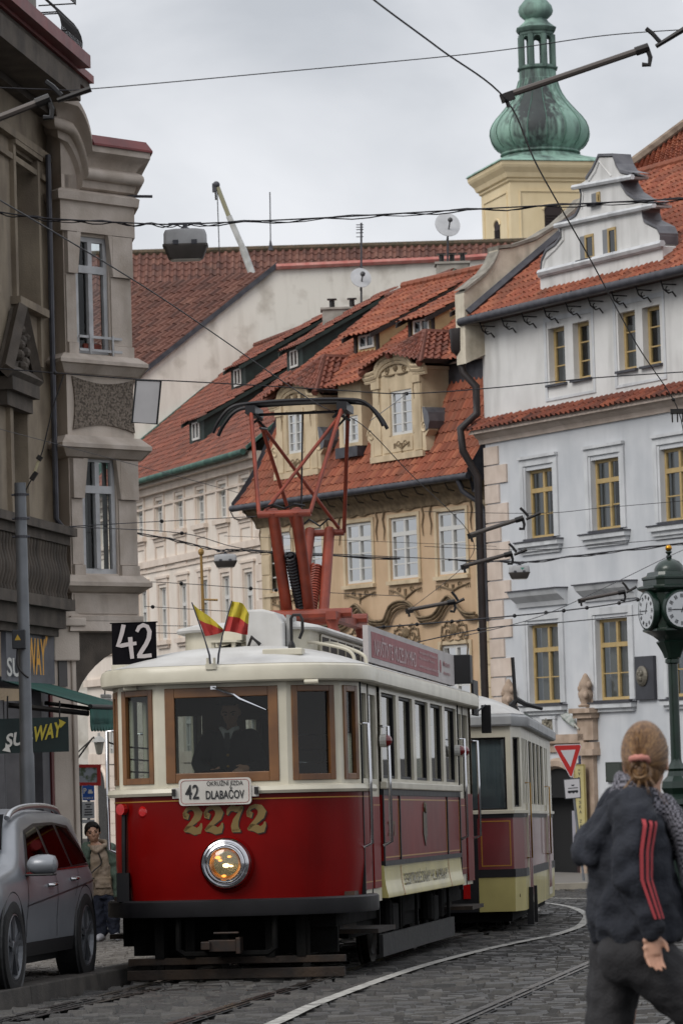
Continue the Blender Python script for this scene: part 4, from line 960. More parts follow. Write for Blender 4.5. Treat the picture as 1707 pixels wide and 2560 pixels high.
# portal
pc=hG(1405,2050); pu0,pu1=hG(1347,2050)[0],hG(1461,2050)[0]; pz=hG(1405,1914)[1]; pr_=(pu1-pu0)/2
dop=[pu0,pu1,gG,pz-pr_*.72]
m=MB(); wall(m,FG,0,LG,gG,zcb,mid+low+[dop+[.35]],.26); m.quad(FG.w(0,gG),FG.w(0,zcb),FG.w(0,zcb,-9),FG.w(0,gG,-9))
n=10
m.build('wall',GRW,G_)
m=MB(); pts=[FG.w((pu0+pu1)/2+pr_*math.cos(R(a)),dop[3]+pr_*.72*math.sin(R(a)),.012) for a in range(0,181,15)]; m.prism(pts,-FG.N*.1); FG.box(m,pu0-.02,pu1+.02,gG,dop[3]+.02,-.42,-.33); m.build('doorway',MATS['dark_room'],G_)  # near-black panel stands in for the shade of the passage
m=MB(); wall(m,FG,0,LG,zcb-.01,zg,up,.3); m.quad(FG.w(0,zcb),FG.w(0,zg),FG.w(0,zg,-9),FG.w(0,zcb,-9)); m.build('upper_wall',GRU,G_)
for o in up: window(FG,G_,*o,.24,OCW,PANEC,(.8,),(.33,.66),None,.09,.035,[(.2,.62)],sill=ZINC)
for o in mid: window(FG,G_,*o,.2,OCW,PANEC,(.52,),(.35,),.7,.08,.035,[(.02,.08)],sill=ZINC)
for o in low: window(FG,G_,*o,.2,OCW,PANEC,(.54,),(.33,),.68,.08,.03,[(.1,.97)],sill=ZINC)
m=MB()
for o in mid+low:
    a,b,c,d=o; t=.28
    FG.box(m,a-t,a-.1,c,d+.3,0,.05); FG.box(m,b+.1,b+t,c,d+.3,0,.05); FG.box(m,a-.1,b+.1,d+.12,d+.3,0,.048); FG.box(m,a-.1,a,c,d+.1,0,.025); FG.box(m,b,b+.1,c,d+.1,0,.025)
for o in mid:
    a,b,c,d=o; FG.box(m,a-.3,b+.3,d+.3,d+.38,0,.11); FG.box(m,a-.4,b+.42,c-.22,c-.1,0,.2); FG.box(m,a-.34,b+.36,c-.34,c-.22,0,.12); FG.box(m,a-.3,b+.3,c-.42,c-.34,0,.06)
zp=hG(1450,1466)[1]
for o in low:
    a,b,c,d=o; u0,u1=a-.45,b+.5
    m.loft([[FG.w(u,zp-.42,0),FG.w(u,zp-.42,.06),FG.w(u,zp-.3,.1),FG.w(u,zp-.14,.3),FG.w(u,zp-.02,.36),FG.w(u,zp,.36),FG.w(u,zp,0)] for u in (u0,u1)])
    FG.box(m,a-.3,b+.3,c-.2,c-.08,0,.18); FG.box(m,a-.24,b+.24,c-.3,c-.2,0,.09)
for i in range(0,len(up),2):
    a=up[i][0]-.2; b=up[i+1][1]+.25; c,d=up[i][2:4]
    FG.box(m,a,a+.12,c-.35,d+.3,0,.025); FG.box(m,b-.1,b,c-.35,d+.3,0,.025); FG.box(m,a+.12,b-.1,d+.18,d+.3,0,.024); FG.box(m,a,b,c-.42,c-.35,0,.03)
m.build('window_surround',GRT,G_)
m=MB(); FG.box(m,.0,LG,zp+.0,zp+.012,-.0,.37) if 0 else None
for o in low: FG.box(m,o[0]-.5,o[1]+.55,zp,zp+.03,.0,.4)
for o in mid: FG.box(m,o[0]-.43,o[1]+.45,o[2]-.1,o[2]-.065,.0,.23)
for o in low: FG.box(m,o[0]-.33,o[1]+.33,o[2]-.08,o[2]-.045,.0,.21)
m.build('lead_flashing',ZINC,G_)
# quoins
m=MB(); k=0; z=gG
while z<zcb-.5:
    w=1.15 if k%2 else .72; FG.box(m,-.03,w,z+.02,z+.5,-.05,.05); z+=.52; k+=1
m.build('quoins',BGE,G_)
m=MB(); m.loft([[FG.w(u,zcb,0),FG.w(u,zcb,.07),FG.w(u,zcb+.12,.1),FG.w(u,zcb+.2,.2),FG.w(u,zcb+.38,.34),FG.w(u,ztb-.08,.4),FG.w(u,ztb-.03,.4),FG.w(u,ztb-.03,0)] for u in (-.2,LG)]); m.build('cornice',BGE,G_)
tiles('tile_band',tilemat('weathered_tiles',['#6f3a2b','#84442f','#5d3227','#925038','#4b2b23'],dark='#3a2c24',moss=.5),G_,FG.w(-.3,ztb,.5),FG.w(LG,ztb,.5),FG.w(LG,ztt,-.02),FG.w(-.3,ztt,-.02),.24,.24,.065)
# eaves, roof
dR=-5.; zR2=hG(1610,432,dR)[1]
r00=FG.w(.1,zg+.03,.5); r10=FG.w(LG,zg+.03,.5); r11=FG.w(LG,zR2,dR); r01=FG.w(.1,zR2,dR)
tiles('roof',NEWT,G_,r00,r10,r11,r01,.235,.34,.06)
m=MB(); m.quad(r00-V((0,0,.13)),r10-V((0,0,.13)),r11-V((0,0,.13)),r01-V((0,0,.13))); FG.box(m,-.1,LG,zg-.1,zg,-.1,.42); m.quad(r01,r11,FG.w(LG,zg,dR-5),FG.w(.1,zg,dR-5)); m.build('roof_deck',mat('roof_timber','#3a2a22',.9),G_)
m=MB(); k=0
while k<LG: m.tube([FG.w(k,zR2+.03,dR),FG.w(k+.4,zR2+.06,dR)],[.14,.12],8); k+=.38
m.build('ridge',NEWT,G_)
m=MB(); m.tube([FG.w(-.1,zg-.05,.6),FG.w(LG,zg-.05,.6)],.12,8); m.build('gutter',ZINC,G_,smooth=50)
for x,y in ((1237,812),(1291,800),(1342,790),(1397,775),(1452,760),(1508,745),(1567,730),(1628,715),(1690,702)):
    u,z=hG(x,y); m=MB(); z=zg-.05
    m.tube([FG.w(u,z-.05,.5),FG.w(u,z-.15,.46),FG.w(u,z-.32,.4),FG.w(u,z-.42,.25),FG.w(u,z-.38,.14),FG.w(u,z-.5,.04)],.022,5); m.tube([FG.w(u,z-.2,.42),FG.w(u,z-.2,.02)],.018,5); m.tube([FG.w(u,z-.25,.28),FG.w(u,z-.3,.33),FG.w(u,z-.36,.3),FG.w(u,z-.34,.22)],.015,5); m.build('gutter_bracket',IRON,G_)
# gable
gp=[(1352,775),(1349,679),(1352,655),(1363,631),(1386,615),(1400,596),(1399,580),(1389,567),(1421,553),(1437,542),(1448,519),(1450,488),(1444,470),(1434,469),(1462,452),(1478,428),(1490,403),(1494,394),(1530,393),(1538,418),(1548,434),(1578,441),(1575,446),(1549,450),(1550,465),(1563,487),(1588,504),(1634,512),(1634,517),(1603,521),(1603,540),(1608,558),(1640,574),(1648,592),(1648,613),(1655,616),(1655,720)]
m=MB(); m.prism([FG.w(*hG(x,y,.02),.02) for x,y in gp],-FG.N*.52); gb=fixn(m.build('gable',GRU,G_))
bo=[opn(1463,1486,586,646),opn(1521,1542,569,635)]
m=MB()
for pa,r,dd in (([(1347,683),(1655,608)],.09,.1),([(1347,690),(1655,615)],.06,.06),([(1387,565),(1634,513)],.07,.1),([(1431,469),(1580,442)],.07,.1)):
    m.tube([FG.w(*hG(x,y,dd),dd) for x,y in pa],r,6)
m.build('gable_moulding',GRT,G_)
ins=lambda pts: m.tube([FG.w(*hG(x,y,.03),.03) for x,y in pts],.025,4)
m=MB(); ins([(1356,668),(1362,648),(1390,622),(1408,600),(1408,572),(1622,522)]); ins([(1453,522),(1457,487),(1452,470)]); ins([(1470,455),(1487,430),(1497,404),(1526,440)]); m.build('gable_moulding',GRU,G_)
m=MB(); back=-FG.N*.55
def cap(pts):
    a=[FG.w(*hG(x,y,.06),.06)+V((0,0,.03)) for x,y in pts]; m.loft([a,[p+back for p in a]],close=False,cap=False); m.loft([[p+V((0,0,.07)) for p in a],[p+back+V((0,0,.07)) for p in a]],close=False,cap=False); m.loft([a,[p+V((0,0,.07)) for p in a]],close=False,cap=False)
cap([(1349,679),(1352,655),(1363,631),(1386,615),(1400,596),(1399,580)]); cap([(1437,542),(1448,519),(1450,488),(1444,470)]); cap([(1462,452),(1478,428),(1490,403),(1494,394),(1530,393),(1538,418),(1548,434),(1578,441)])
cap([(1549,450),(1550,465),(1563,487),(1588,504),(1634,512)]); cap([(1603,521),(1603,540),(1608,558),(1640,574),(1648,592),(1648,613)]); cap([(1389,567),(1421,553),(1437,542)])
m.build('gable_capping',mat('zinc_sheet','#6a6a6e',.45,.3,c2='#55555a'),G_)
for x0,x1,y0,y1 in ((1465,1486,586,646),(1522,1542,569,635),(1494,1502,480,507)):
    o=opn(x0,x1,y0,y1); m=MB(); FG.box(m,o[0]-.28,o[0],o[2],o[3],.024,.03); FG.box(m,o[0],o[1],o[2],o[3],.022,.028) ; m.build('gable_window_reveal',mat('reveal_grey','#77797c',.8),G_)
    m=MB(); t=.07
    FG.box(m,o[0],o[0]+t,o[2],o[3],.028,.06); FG.box(m,o[1]-t*.4,o[1],o[2],o[3],.028,.06); FG.box(m,o[0]+t,o[1]-t*.4,o[2],o[2]+t*.6,.028,.06); FG.box(m,o[0]+t,o[1]-t*.4,o[3]-t,o[3],.028,.06); w=m.build('window',OCW,G_)
    m=MB(); FG.box(m,o[0]+t,o[1]-t*.4,o[2]+t*.6,o[3]-t,.03,.036); m.build('pane',MATS['dormer_pane'],w)
    m=MB(); FG.box(m,o[0]-.32,o[1]+.05,o[2]-.06,o[2],.02,.16); m.build('sill',ZINC,w)
# fire wall on the left verge
fx=Fac(FG.w(.0,0,0),152.4-90) if 0 else None
class Cross:
    pass
def hx(px,py,u):
    r=ray(px,py); c=V((0,0,CAMZ)); o=FG.o+FG.U*u; t=(o-c).dot(FG.U)/r.dot(FG.U); return c+r*t
fp=[(1211,790),(1211,705),(1245,698),(1262,678),(1272,650),(1266,622),(1300,612),(1345,592),(1395,556),(1432,515),(1445,500),(1468,505),(1300,700)]
q=[FG.w(.0,*[0,0])]
def dz_(px,py,u=.2):
    # the raking wall keeps a little above the slope of the roof
    lo,hi=-9,1.
    return None
sl=(zR2-zg)/(.5-dR)
pts=[]
for d,k in ((.6,-1.2),(.6,.72),(-.09,.75),(-.36,.85),(-.52,1.05),(-.5,1.18),(-.97,.88),(-1.69,.56),(-2.49,.4),(-3.08,.42),(-3.3,.5),(-3.4,.1),(-3.4,-2.5)):
    pts.append((d,zg+(.5-min(d,.5))*sl+k))
m=MB(); m.prism([FG.w(-.35,z,d) for d,z in pts],FG.U*.5); fixn(m.build('fire_wall',mat('old_cream_wall','#cfc6b4',.9,c2='#b3a997',scale=2.5,bump=.3,streak=.5,c3='#5e584d'),G_))
m=MB(); L=[(d,z) for d,z in pts[1:11]]
for dd in (0,):
    a=[FG.w(-.42,z+.02,d) for d,z in L]; b=[FG.w(.2,z+.02,d) for d,z in L]; m.loft([a,b,[p+V((0,0,.09)) for p in b],[p+V((0,0,.09)) for p in a]],close=False,cap=False)
m.build('wall_coping',mat('stone_coping','#8f8a80',.9,c2='#6d685f',scale=4),G_)
m=MB(); a=[FG.w(.16,zg+(.5-d)*sl+.16,d) for d in (.5,-4.6)]; m.tube(a,.14,5); m.build('verge_flashing',ZINC,G_)
# downpipe
m=MB(); h=FG.w(-.35,zg-.5,.5); m.lathe([(.1,-.45),(.24,-.3),(.27,.25),(.27,.3)],h,8); m.tube([FG.w(-.35,zg-.9,.5),FG.w(-.3,zg-1.4,.45),FG.w(-.05,zg-1.8,.2),FG.w(-.05,ztb+.5,.2),FG.w(-.25,ztb+.1,.62),FG.w(-.27,ztb-.5,.55),FG.w(-.2,ztb-1.2,.15),FG.w(-.2,gG,.15)],.105,8); m.build('downpipe',mat('brown_pipe','#2c2423',.5,c2='#211b1b'),G_,smooth=50)
# portal stonework
PST=mat('pink_stone','#b09c8b',.9,c2='#93806f',scale=3,bump=.4,bscale=25,streak=.4,c3='#6b5d50')
def fb(m,x0,x1,y0,y1,d0,d1): o=opn(x0,x1,y0,y1); FG.box(m,*o,d0,d1)
m=MB(); fb(m,1466,1496,1880,2190,0,.12); fb(m,1462,1500,1872,1888,0,.24); fb(m,1464,1498,1855,1872,0,.18); fb(m,1345,1470,1836,1858,0,.16); fb(m,1345,1468,1858,1880,0,.07); fb(m,1455,1494,1795,1850,0,.16); fb(m,1448,1500,1770,1782,0,.34); fb(m,1451,1497,1782,1795,0,.25); fb(m,1466,1500,2140,2200,0,.2)
m.tube([FG.w((pu0+pu1)/2+pr_*1.07*math.cos(R(a)),dop[3]+pr_*.78*math.sin(R(a)),.05) for a in range(-10,191,10)],.14,6)
m.build('portal',PST,G_)
m=MB(); fb(m,1418,1462,1995,2196,-.32,-.26); m.build('door_leaf',mat('oxblood_door','#351512',.6,c2='#220e0d',scale=6),G_)
def statue(x,y0,y1,label):
    u,z=hG(x,y1,.15); z1=hG(x,y0,.15)[1]; h=z1-z; t=thing('stone_finial',FG.w(u,z,.15),label,'statue','stone finials on the portal cornice')
    m=MB(); c=FG.w(u,z,.15); m.lathe([(.2,0),(.22,.06*h),(.14,.1*h),(.15,.2*h),(.2,.3*h),(.21,.42*h),(.15,.55*h),(.19,.62*h),(.17,.72*h),(.1,.85*h),(.06,.95*h),(.02,h)],c,10)
    for k in range(7): m.ball(c+V((.15*math.cos(k*2.3),.15*math.sin(k*2.3)-.05,h*(.15+.1*k))),(.08,.08,.1),7,5)
    m.build('carving',PST,t,smooth=60)
statue(1465,1683,1768,'pink stone finial on the portal cornice, between the two ground floor windows'); statue(1273,1697,1778,'pink stone finial by the quoins, left of the ground floor window')
t=thing('relief_panel',FG.w(*hG(1373,1855),0),'small framed stone relief on the wall above the passage arch','relief')
m=MB(); fb(m,1354,1393,1790,1798,0,.08); fb(m,1354,1393,1851,1859,0,.08); fb(m,1354,1360,1798,1851,0,.08); fb(m,1387,1393,1798,1851,0,.08); m.build('frame',GRT,t)
m=MB(); fb(m,1360,1387,1798,1851,0,.03); u,z=hG(1373,1825)
for k in range(14): m.ball(FG.w(u+random.uniform(-.22,.22),z+random.uniform(-.26,.26),.03),(.08,.08,.1),7,5)
m.build('carving',mat('relief_stone','#8d8778',.9,c2='#4f4a41',scale=8),t)
t=thing('wall_plaque',FG.w(*hG(1618,1750),0),'black memorial plaque with a round medallion, on the blue-grey wall','plaque')
m=MB(); fb(m,1594,1641,1640,1750,0,.1); p=m.build('slab',mat('black_slab','#33343a',.4,c2='#2a2b30'),t,bevel=.015); u,z=hG(1613,1690)
m=MB(); m.lathe([(.26,0),(.26,.03),(.2,.07),(.05,.1)],FG.w(u,z,.1),18,tuple(FG.N)); 
for k in range(6): m.ball(FG.w(u+random.uniform(-.12,.12),z+random.uniform(-.14,.14),.17),(.07,.07,.08),7,5)
m.build('medallion',mat('bronze','#6b665c',.5,.4),t)
t=thing('notice_board',FG.w(*hG(1530,1955),0),'small dark green notice board low on the blue-grey wall, left of the woman','notice board')
m=MB(); fb(m,1519,1560,1905,1955,0,.08); m.build('board',mat('board_green','#20261f',.5),t,bevel=.01); m=MB(); fb(m,1523,1556,1909,1951,.08,.084); m.build('sheet',mat('board_face','#2c332c',.25),t)
t=thing('house_number',FG.w(*hG(1443,1912),0),'small blue enamel house number behind the yield sign','house number')
m=MB(); fb(m,1437,1451,1889,1914,.0,.03); p=m.build('plate',mat('enamel_blue','#1c2c4f',.3),t); m=MB(); u0,z0=hG(1439,1908,.032); text(m,'1',FG.w(u0+.02,z0,.032),FG.U,(0,0,1),.1,.16,.02); m.build('numeral',SWH,p)
t=thing('vertical_sign',FG.w(*hG(1474,2145),.1),'tall narrow cream sign VRTBOVSKÁ ZAHRADA on the portal pilaster','sign')
o=opn(1462,1487,1910,2146); m=MB(); FG.box(m,*o,.25,.29); p=m.build('board',mat('sign_cream','#b3a875',.6,c2='#a09566'),t); m=MB()
for a,b,c,d in ((o[0],o[0]+.03,o[2],o[3]),(o[1]-.03,o[1],o[2],o[3]),(o[0]+.03,o[1]-.03,o[2],o[2]+.03),(o[0]+.03,o[1]-.03,o[3]-.03,o[3])): FG.box(m,a,b,c,d,.288,.30)
m.build('rim',mat('rim_gold','#8d7d3f',.5),p)
m=MB(); tx='*VRTBOVSKÁ ZAHRADA*'; H=(o[3]-o[2]-.12)/len(tx)
for i,ch in enumerate(tx):
    if ch!=' ': text(m,ch,FG.w((o[0]+o[1])/2-.06,o[3]-.06-H*(i+.85),.292),FG.U,(0,0,1),.12,H*(.66 if ch!='*' else .3),.012)
m.build('lettering',mat('ink','#26282c',.6),p)
t=thing('paper_notice',FG.w(*hG(1450,2110),0),'tall white paper notice on the wall between the door leaf and the cream sign','notice'); m=MB(); fb(m,1447,1464,2026,2106,.2,.21); m.build('sheet',mat('paper_grey','#8e8c94',.8),t)
# flags on the wall
t=thing('wall_flag',FG.w(*hG(1468,1826),0),'rolled white flag on a slanting pole above the portal','flag')
a=FG.w(*hG(1462,1822),.2); b=P(1385,1752,97.2); m=MB(); m.tube([a,b],.025,6); m.build('pole',mat('pale_pole','#a9a69c',.6),t)
m=MB(); c=a.lerp(b,.3); m.tube([a.lerp(b,.15)+V((0,-.03,-.05)),c+V((0,-.05,-.02)),a.lerp(b,.55)+V((0,-.05,-.06)),a.lerp(b,.75)],[.04,.12,.13,.03],8); m.build('cloth',mat('flag_white','#a8aaa6',.8,c2='#7d867f',scale=9),t)
# ---- roof of the taller house behind
t=thing('tall_roofed_house',P(1700,600,112),'taller house behind the gable, only its orange tiled roof showing at the picture edge','house')
a=P(1540,445,108); b=P(1900,450,108); c=P(1900,175,113.5); d=P(1566,424,108.6)
tiles('roof',NEWT,t,a,b,c,d,.28,.4,.065); m=MB(); m.tube([a+V((0,-.05,.05)),d+V((0,-.05,.1)),c+V((0,-.05,.1))],.13,6); m.build('verge_tiles',mat('verge_grey','#8a7a6a',.9,c2='#6b5a4c'),t)
m=MB(); m.box(a.x,b.x,109,118,0,a.z); m.build('wall',WHW,t)
# ================= church tower
TWR=mat('tower_yellow','#dccba8',.85,c2='#d0be99',scale=.5,streak=.2,c3='#a8936c')
COP=mat('verdigris','#85a597',.75,c2='#566a65',scale=.4,streak=.75,c3='#414b4a',srange=(.46,.7),contrast=(.48,.7),bump=.15,bscale=6)
DK=mat('copper_dark','#2b3836',.6)
Y=190; s_=Y/F
T=thing('church_tower',P(1350,1500,Y),'baroque church tower with a green copper onion dome and open lantern','church tower')
cx=P(1352,500,Y); 
def cz(y): return P(1352,y,Y).z
# square body turned about 15 degrees
aw_=R(14.8); ax=V((math.cos(aw_),math.sin(aw_),0)); ay=V((-math.sin(aw_),math.cos(aw_),0)); 
corner=P(1275,500,Y); Wd=5.1
cen=V((corner.x,Y,0))+ax*Wd/2+ay*Wd/2; cen0=cen.copy(); 
def sq(m,z0,z1,e): 
    o=V((corner.x,Y,0))-ax*e-ay*e; m.obox(o+V((0,0,z0)),ax*(Wd+2*e),ay*(Wd+2*e),V((0,0,z1-z0)))
m=MB(); sq(m,-3,cz(452),0); m.build('tower_shaft',TWR,T)
m=MB(); o=V((corner.x,Y,0))
rings=[]
for z,e in ((cz(452),.02),(cz(449),.1),(cz(444),.1),(cz(441),.22),(cz(430),.3),(cz(418),.5),(cz(412),.56),(cz(403),.58)):
    q=o-ax*e-ay*e; W2=Wd+2*e; rings.append([q+V((0,0,z)),q+ax*W2+V((0,0,z)),q+ax*W2+ay*W2+V((0,0,z)),q+ay*W2+V((0,0,z))])
m.loft(rings)
for f0,dirx,dn in ((o,ax,-ay),(o,ay,-ax)):
    for a,b,c,d in ((.5,Wd-.5,cz(476),cz(472)),(.5,.56,cz(700),cz(476)),(Wd-.56,Wd-.5,cz(700),cz(476))): m.obox(f0+dirx*a+dn*-.0+V((0,0,c)),dirx*(b-a),dn*.06,V((0,0,d-c)))
m.build('cornice',TWR,T)
m=MB()
def louv(f0,dirx,dn,u,w,zb,zt):
    pts=[f0+dirx*(u-w/2)+V((0,0,zb)),f0+dirx*(u+w/2)+V((0,0,zb))]+[f0+dirx*(u+w/2*math.cos(R(a)))+V((0,0,zt-w/2*.5+w/2*.5*math.sin(R(a)))) for a in range(0,181,30)]
    m.prism([p+dn*.01 for p in pts],dn*.02)
    for k in range(16):
        z=zb+(zt-zb-.4)*k/16; m.obox(f0+dirx*(u-w/2+.03)+dn*.03+V((0,0,z)),dirx*(w-.06),dn*.05,V((0,0,.04)))
louv(o,ax,-ay,2.3,.95,cz(640),cz(510)); m.build('belfry_louvre',mat('louvre_dark','#2a2020',.8),T); m=MB(); louv(o,ay,-ax,2.4,.9,cz(640),cz(535)); m.build('belfry_louvre',mat('louvre_dark','#2a2020',.8),T)
m=MB()
for f0,dirx,dn,u,w,zt in ((o,ax,-ay,2.3,.95,cz(510)),(o,ay,-ax,2.4,.9,cz(535))):
    m.tube([f0+dirx*(u+w*.58*math.cos(R(a)))+dn*.04+V((0,0,zt-w*.25+w*.35*math.sin(R(a)))) for a in range(0,181,20)],.06,5)
m.build('arch_moulding',TWR,T)
# skirt from square to round
cc=cen; n=32; rings=[]
for z,k,e in ((cz(402),0,.66),(cz(396),.0,.55),(cz(388),.25,.2),(cz(378),.6,-.2),(cz(368),1,0)):
    rr=98*s_; ring=[]
    for j in range(n):
        a=2*pi*j/n+aw_; c_,s2=math.cos(a-aw_),math.sin(a-aw_); h=Wd/2+e; g=h/max(abs(c_),abs(s2)); r=g*(1-k)+rr*k
        ring.append((cc.x+r*math.cos(a),cc.y+r*math.sin(a),z))
    rings.append(ring)
m=MB(); m.loft(rings)
for y,r in (): pass
prof=[(98,366),(103,363),(100,358),(108,350),(118,340),(125,328),(128.5,314),(127,300),(121,286),(111,272),(98,258),(84,242),(72,227),(63,213),(57,200),(53,188),(50,176),(50,174),(48,172),(47,152),(46,151)]
m.lathe([(r*s_,cz(y)) for r,y in prof],(cc.x,cc.y,0),40)
m.build('onion_dome',COP,T,smooth=40)
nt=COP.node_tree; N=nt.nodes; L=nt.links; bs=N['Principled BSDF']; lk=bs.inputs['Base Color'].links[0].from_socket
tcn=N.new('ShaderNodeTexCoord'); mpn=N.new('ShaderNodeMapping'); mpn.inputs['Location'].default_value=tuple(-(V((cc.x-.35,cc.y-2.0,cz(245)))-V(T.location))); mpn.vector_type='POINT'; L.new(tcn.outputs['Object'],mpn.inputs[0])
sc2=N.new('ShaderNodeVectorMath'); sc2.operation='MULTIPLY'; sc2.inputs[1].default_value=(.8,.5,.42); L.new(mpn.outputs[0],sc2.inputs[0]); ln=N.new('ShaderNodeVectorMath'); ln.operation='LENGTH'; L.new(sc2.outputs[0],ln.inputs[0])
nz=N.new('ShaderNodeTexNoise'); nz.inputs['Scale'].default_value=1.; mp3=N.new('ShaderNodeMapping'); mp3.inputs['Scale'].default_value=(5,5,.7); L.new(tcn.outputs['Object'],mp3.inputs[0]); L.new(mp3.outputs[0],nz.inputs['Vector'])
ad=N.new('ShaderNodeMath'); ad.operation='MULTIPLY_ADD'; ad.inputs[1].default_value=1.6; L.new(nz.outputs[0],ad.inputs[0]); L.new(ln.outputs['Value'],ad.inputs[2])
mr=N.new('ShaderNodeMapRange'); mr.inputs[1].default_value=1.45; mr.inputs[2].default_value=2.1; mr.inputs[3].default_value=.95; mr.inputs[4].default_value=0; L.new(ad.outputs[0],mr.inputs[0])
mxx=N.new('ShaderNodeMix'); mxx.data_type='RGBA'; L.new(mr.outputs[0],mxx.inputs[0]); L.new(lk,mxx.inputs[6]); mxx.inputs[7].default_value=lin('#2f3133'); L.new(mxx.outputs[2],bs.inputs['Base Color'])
m=MB(); 
for k in range(16):
    a=2*pi*k/16+.1; m.tube([(cc.x+(r*s_+.015)*math.cos(a),cc.y+(r*s_+.015)*math.sin(a),cz(y)) for r,y in prof[3:17]],.022,4)
m.build('dome_seams',mat('verdigris_seam','#587f70',.7,c2='#33463f',scale=1),T)
m=MB()
def oct(prof,x0=R(22.5)): m.lathe([(r*s_,cz(y)) for r,y in prof],(cc.x,cc.y,0),8,None,x0)
oct([(47,152),(55,147),(55,144),(48,142),(46,138)]); 
for k in range(8):
    a=2*pi*k/8+R(22.5); r=43*s_; p=V((cc.x+r*math.cos(a),cc.y+r*math.sin(a),0)); m.tube([p+V((0,0,cz(142))),p+V((0,0,cz(62)))],.16,6)
    a2=a+pi/8; r2=r*math.cos(pi/8); t2=V((-math.sin(a2),math.cos(a2),0)); p2=V((cc.x+r2*math.cos(a2),cc.y+r2*math.sin(a2),0)); hw=r*math.sin(pi/8)
    for i in range(6):
        a0,a1=pi*i/6,pi*(i+1)/6; za=cz(84); 
        m.add([p2+t2*(-hw*.72*math.cos(a0))+V((0,0,za+.42*math.sin(a0))),p2+t2*(-hw*.72*math.cos(a1))+V((0,0,za+.42*math.sin(a1))),p2+t2*(-hw*.72*math.cos(a1))+V((0,0,cz(58))),p2+t2*(-hw*.72*math.cos(a0))+V((0,0,cz(58)))],[(0,1,2,3)])
    for s in (-1,1): m.quad(p2+t2*s*hw*.72+V((0,0,cz(142))),p2+t2*s*hw+V((0,0,cz(142))),p2+t2*s*hw+V((0,0,cz(58))),p2+t2*s*hw*.72+V((0,0,cz(58))))
oct([(44,62),(46,60),(46,55),(50,52),(54,46),(55,43),(50,41)])
m.build('lantern',mat('verdigris_lantern','#61796f',.65,c2='#455952',scale=.8,streak=.7,c3='#232c2b'),T)
m=MB(); oct([(54,44),(44,36),(34,28),(30,22),(30,18)]); m.lathe([(r*s_,cz(y)) for r,y in ((28,20),(34,16),(42,8),(45,-2),(42,-14),(30,-28),(16,-42),(8,-60),(4,-90),(3,-160))],(cc.x,cc.y,0),24); m.build('lantern_cap',COP,T,smooth=40)
m=MB(); m.lathe([(40*s_,cz(143)),(40*s_,cz(141))],(cc.x,cc.y,0),8); m.build('lantern_floor',DK,T)
# ================= the tram
TRED=mat('tram_red','#720706',.35,0,c2='#620605',scale=1.2,spec=.12,coat=.04,streak=.35,c3='#2e0303')
TCRM=mat('tram_cream','#c9c3b1',.4,0,c2='#b7b19f',scale=2.5,streak=.25,c3='#948d7b',coat=.15)
TYEL=mat('tram_yellow','#b9ad6c',.35,0,c2='#a89c5f',scale=2,streak=.3,c3='#857b4a',coat=.2)
TBLK=mat('tram_black','#101012',.5,0,c2='#19181b',scale=4,spec=.3)
ROOFW=mat('roof_canvas','#c6c5c2',.65,c2='#b0aeaa',scale=2.2,bump=.45,bscale=4,streak=.35,c3='#8a8680')
WOOD=mat('varnished_wood','#744c24',.4,c2='#5a381a',scale=4,streak=.7,c3='#42230c',coat=.3)
WOODI=mat('interior_wood','#3a2414',.6,c2='#2b190d',scale=4,streak=.6,c3='#1d100a')
UND=mat('underframe','#080808',.9,c2='#0f0e0d',scale=5,bump=.2,spec=.15)
RUST=mat('rusty_plank','#2a1f17',.9,c2='#181310',scale=6,bump=.4,streak=.5,c3='#4a3826')
CHR=mat('chrome','#c9c9cc',.12,1.0)
GOLD=mat('gold_lining','#a8792c',.35,.3); GOLDN=mat('gold_numeral','#705c30',.45,.1)
PANT=mat('pantograph_red','#8c3a24',.55,0,c2='#6e2b1b',scale=5,c3='#3a1a14',streak=.2)
TGL=glass('tram_glass','#cfd6d3',.95,1.42,.01,.0,1.0)
class LF(Fac):
    def __init__(s,o,U,N): s.o=V(o); s.U=V(U).normalized(); s.N=V(N).normalized()
GA=R(8.2)
T=thing('tram',(-1.095,31.8,gz(31.8)),'red and cream vintage tram with raised pantograph, lit headlight and number 2272','tram',rot=(-.0202,0,-GA)); T['_loc']=1
def tb(m,name,matl,par=T,**k): return m.build(name,matl,par,local=True,**k)
HW=1.1; FP=[(-HW,.74),(-.98,.36),(-.57,0),(.57,0),(.98,.36),(HW,.74)]
def rounded(off=0,y1=9.6,rear=True,n=6,fp=FP):
    f=[(x,y) for x,y in smooth_path([(-HW,1.3)]+fp+[(HW,1.3)],n)]
    return f
front=rounded()
YR=10.3
rear=[(x,YR-y) for x,y in front][::-1]
loop_open=[(-HW,5)]+front+[(HW,5)]
def offs(pts,o,closed=True):
    n=len(pts); r=[]
    for i in range(n):
        a,b=V(pts[i-1]),V(pts[(i+1)%n]); d=(b-a).normalized(); r.append((pts[i][0]+d.y*o,pts[i][1]-d.x*o))
    return r
ring=[p for p in front]+rear            # closed plan, anticlockwise seen from the street side
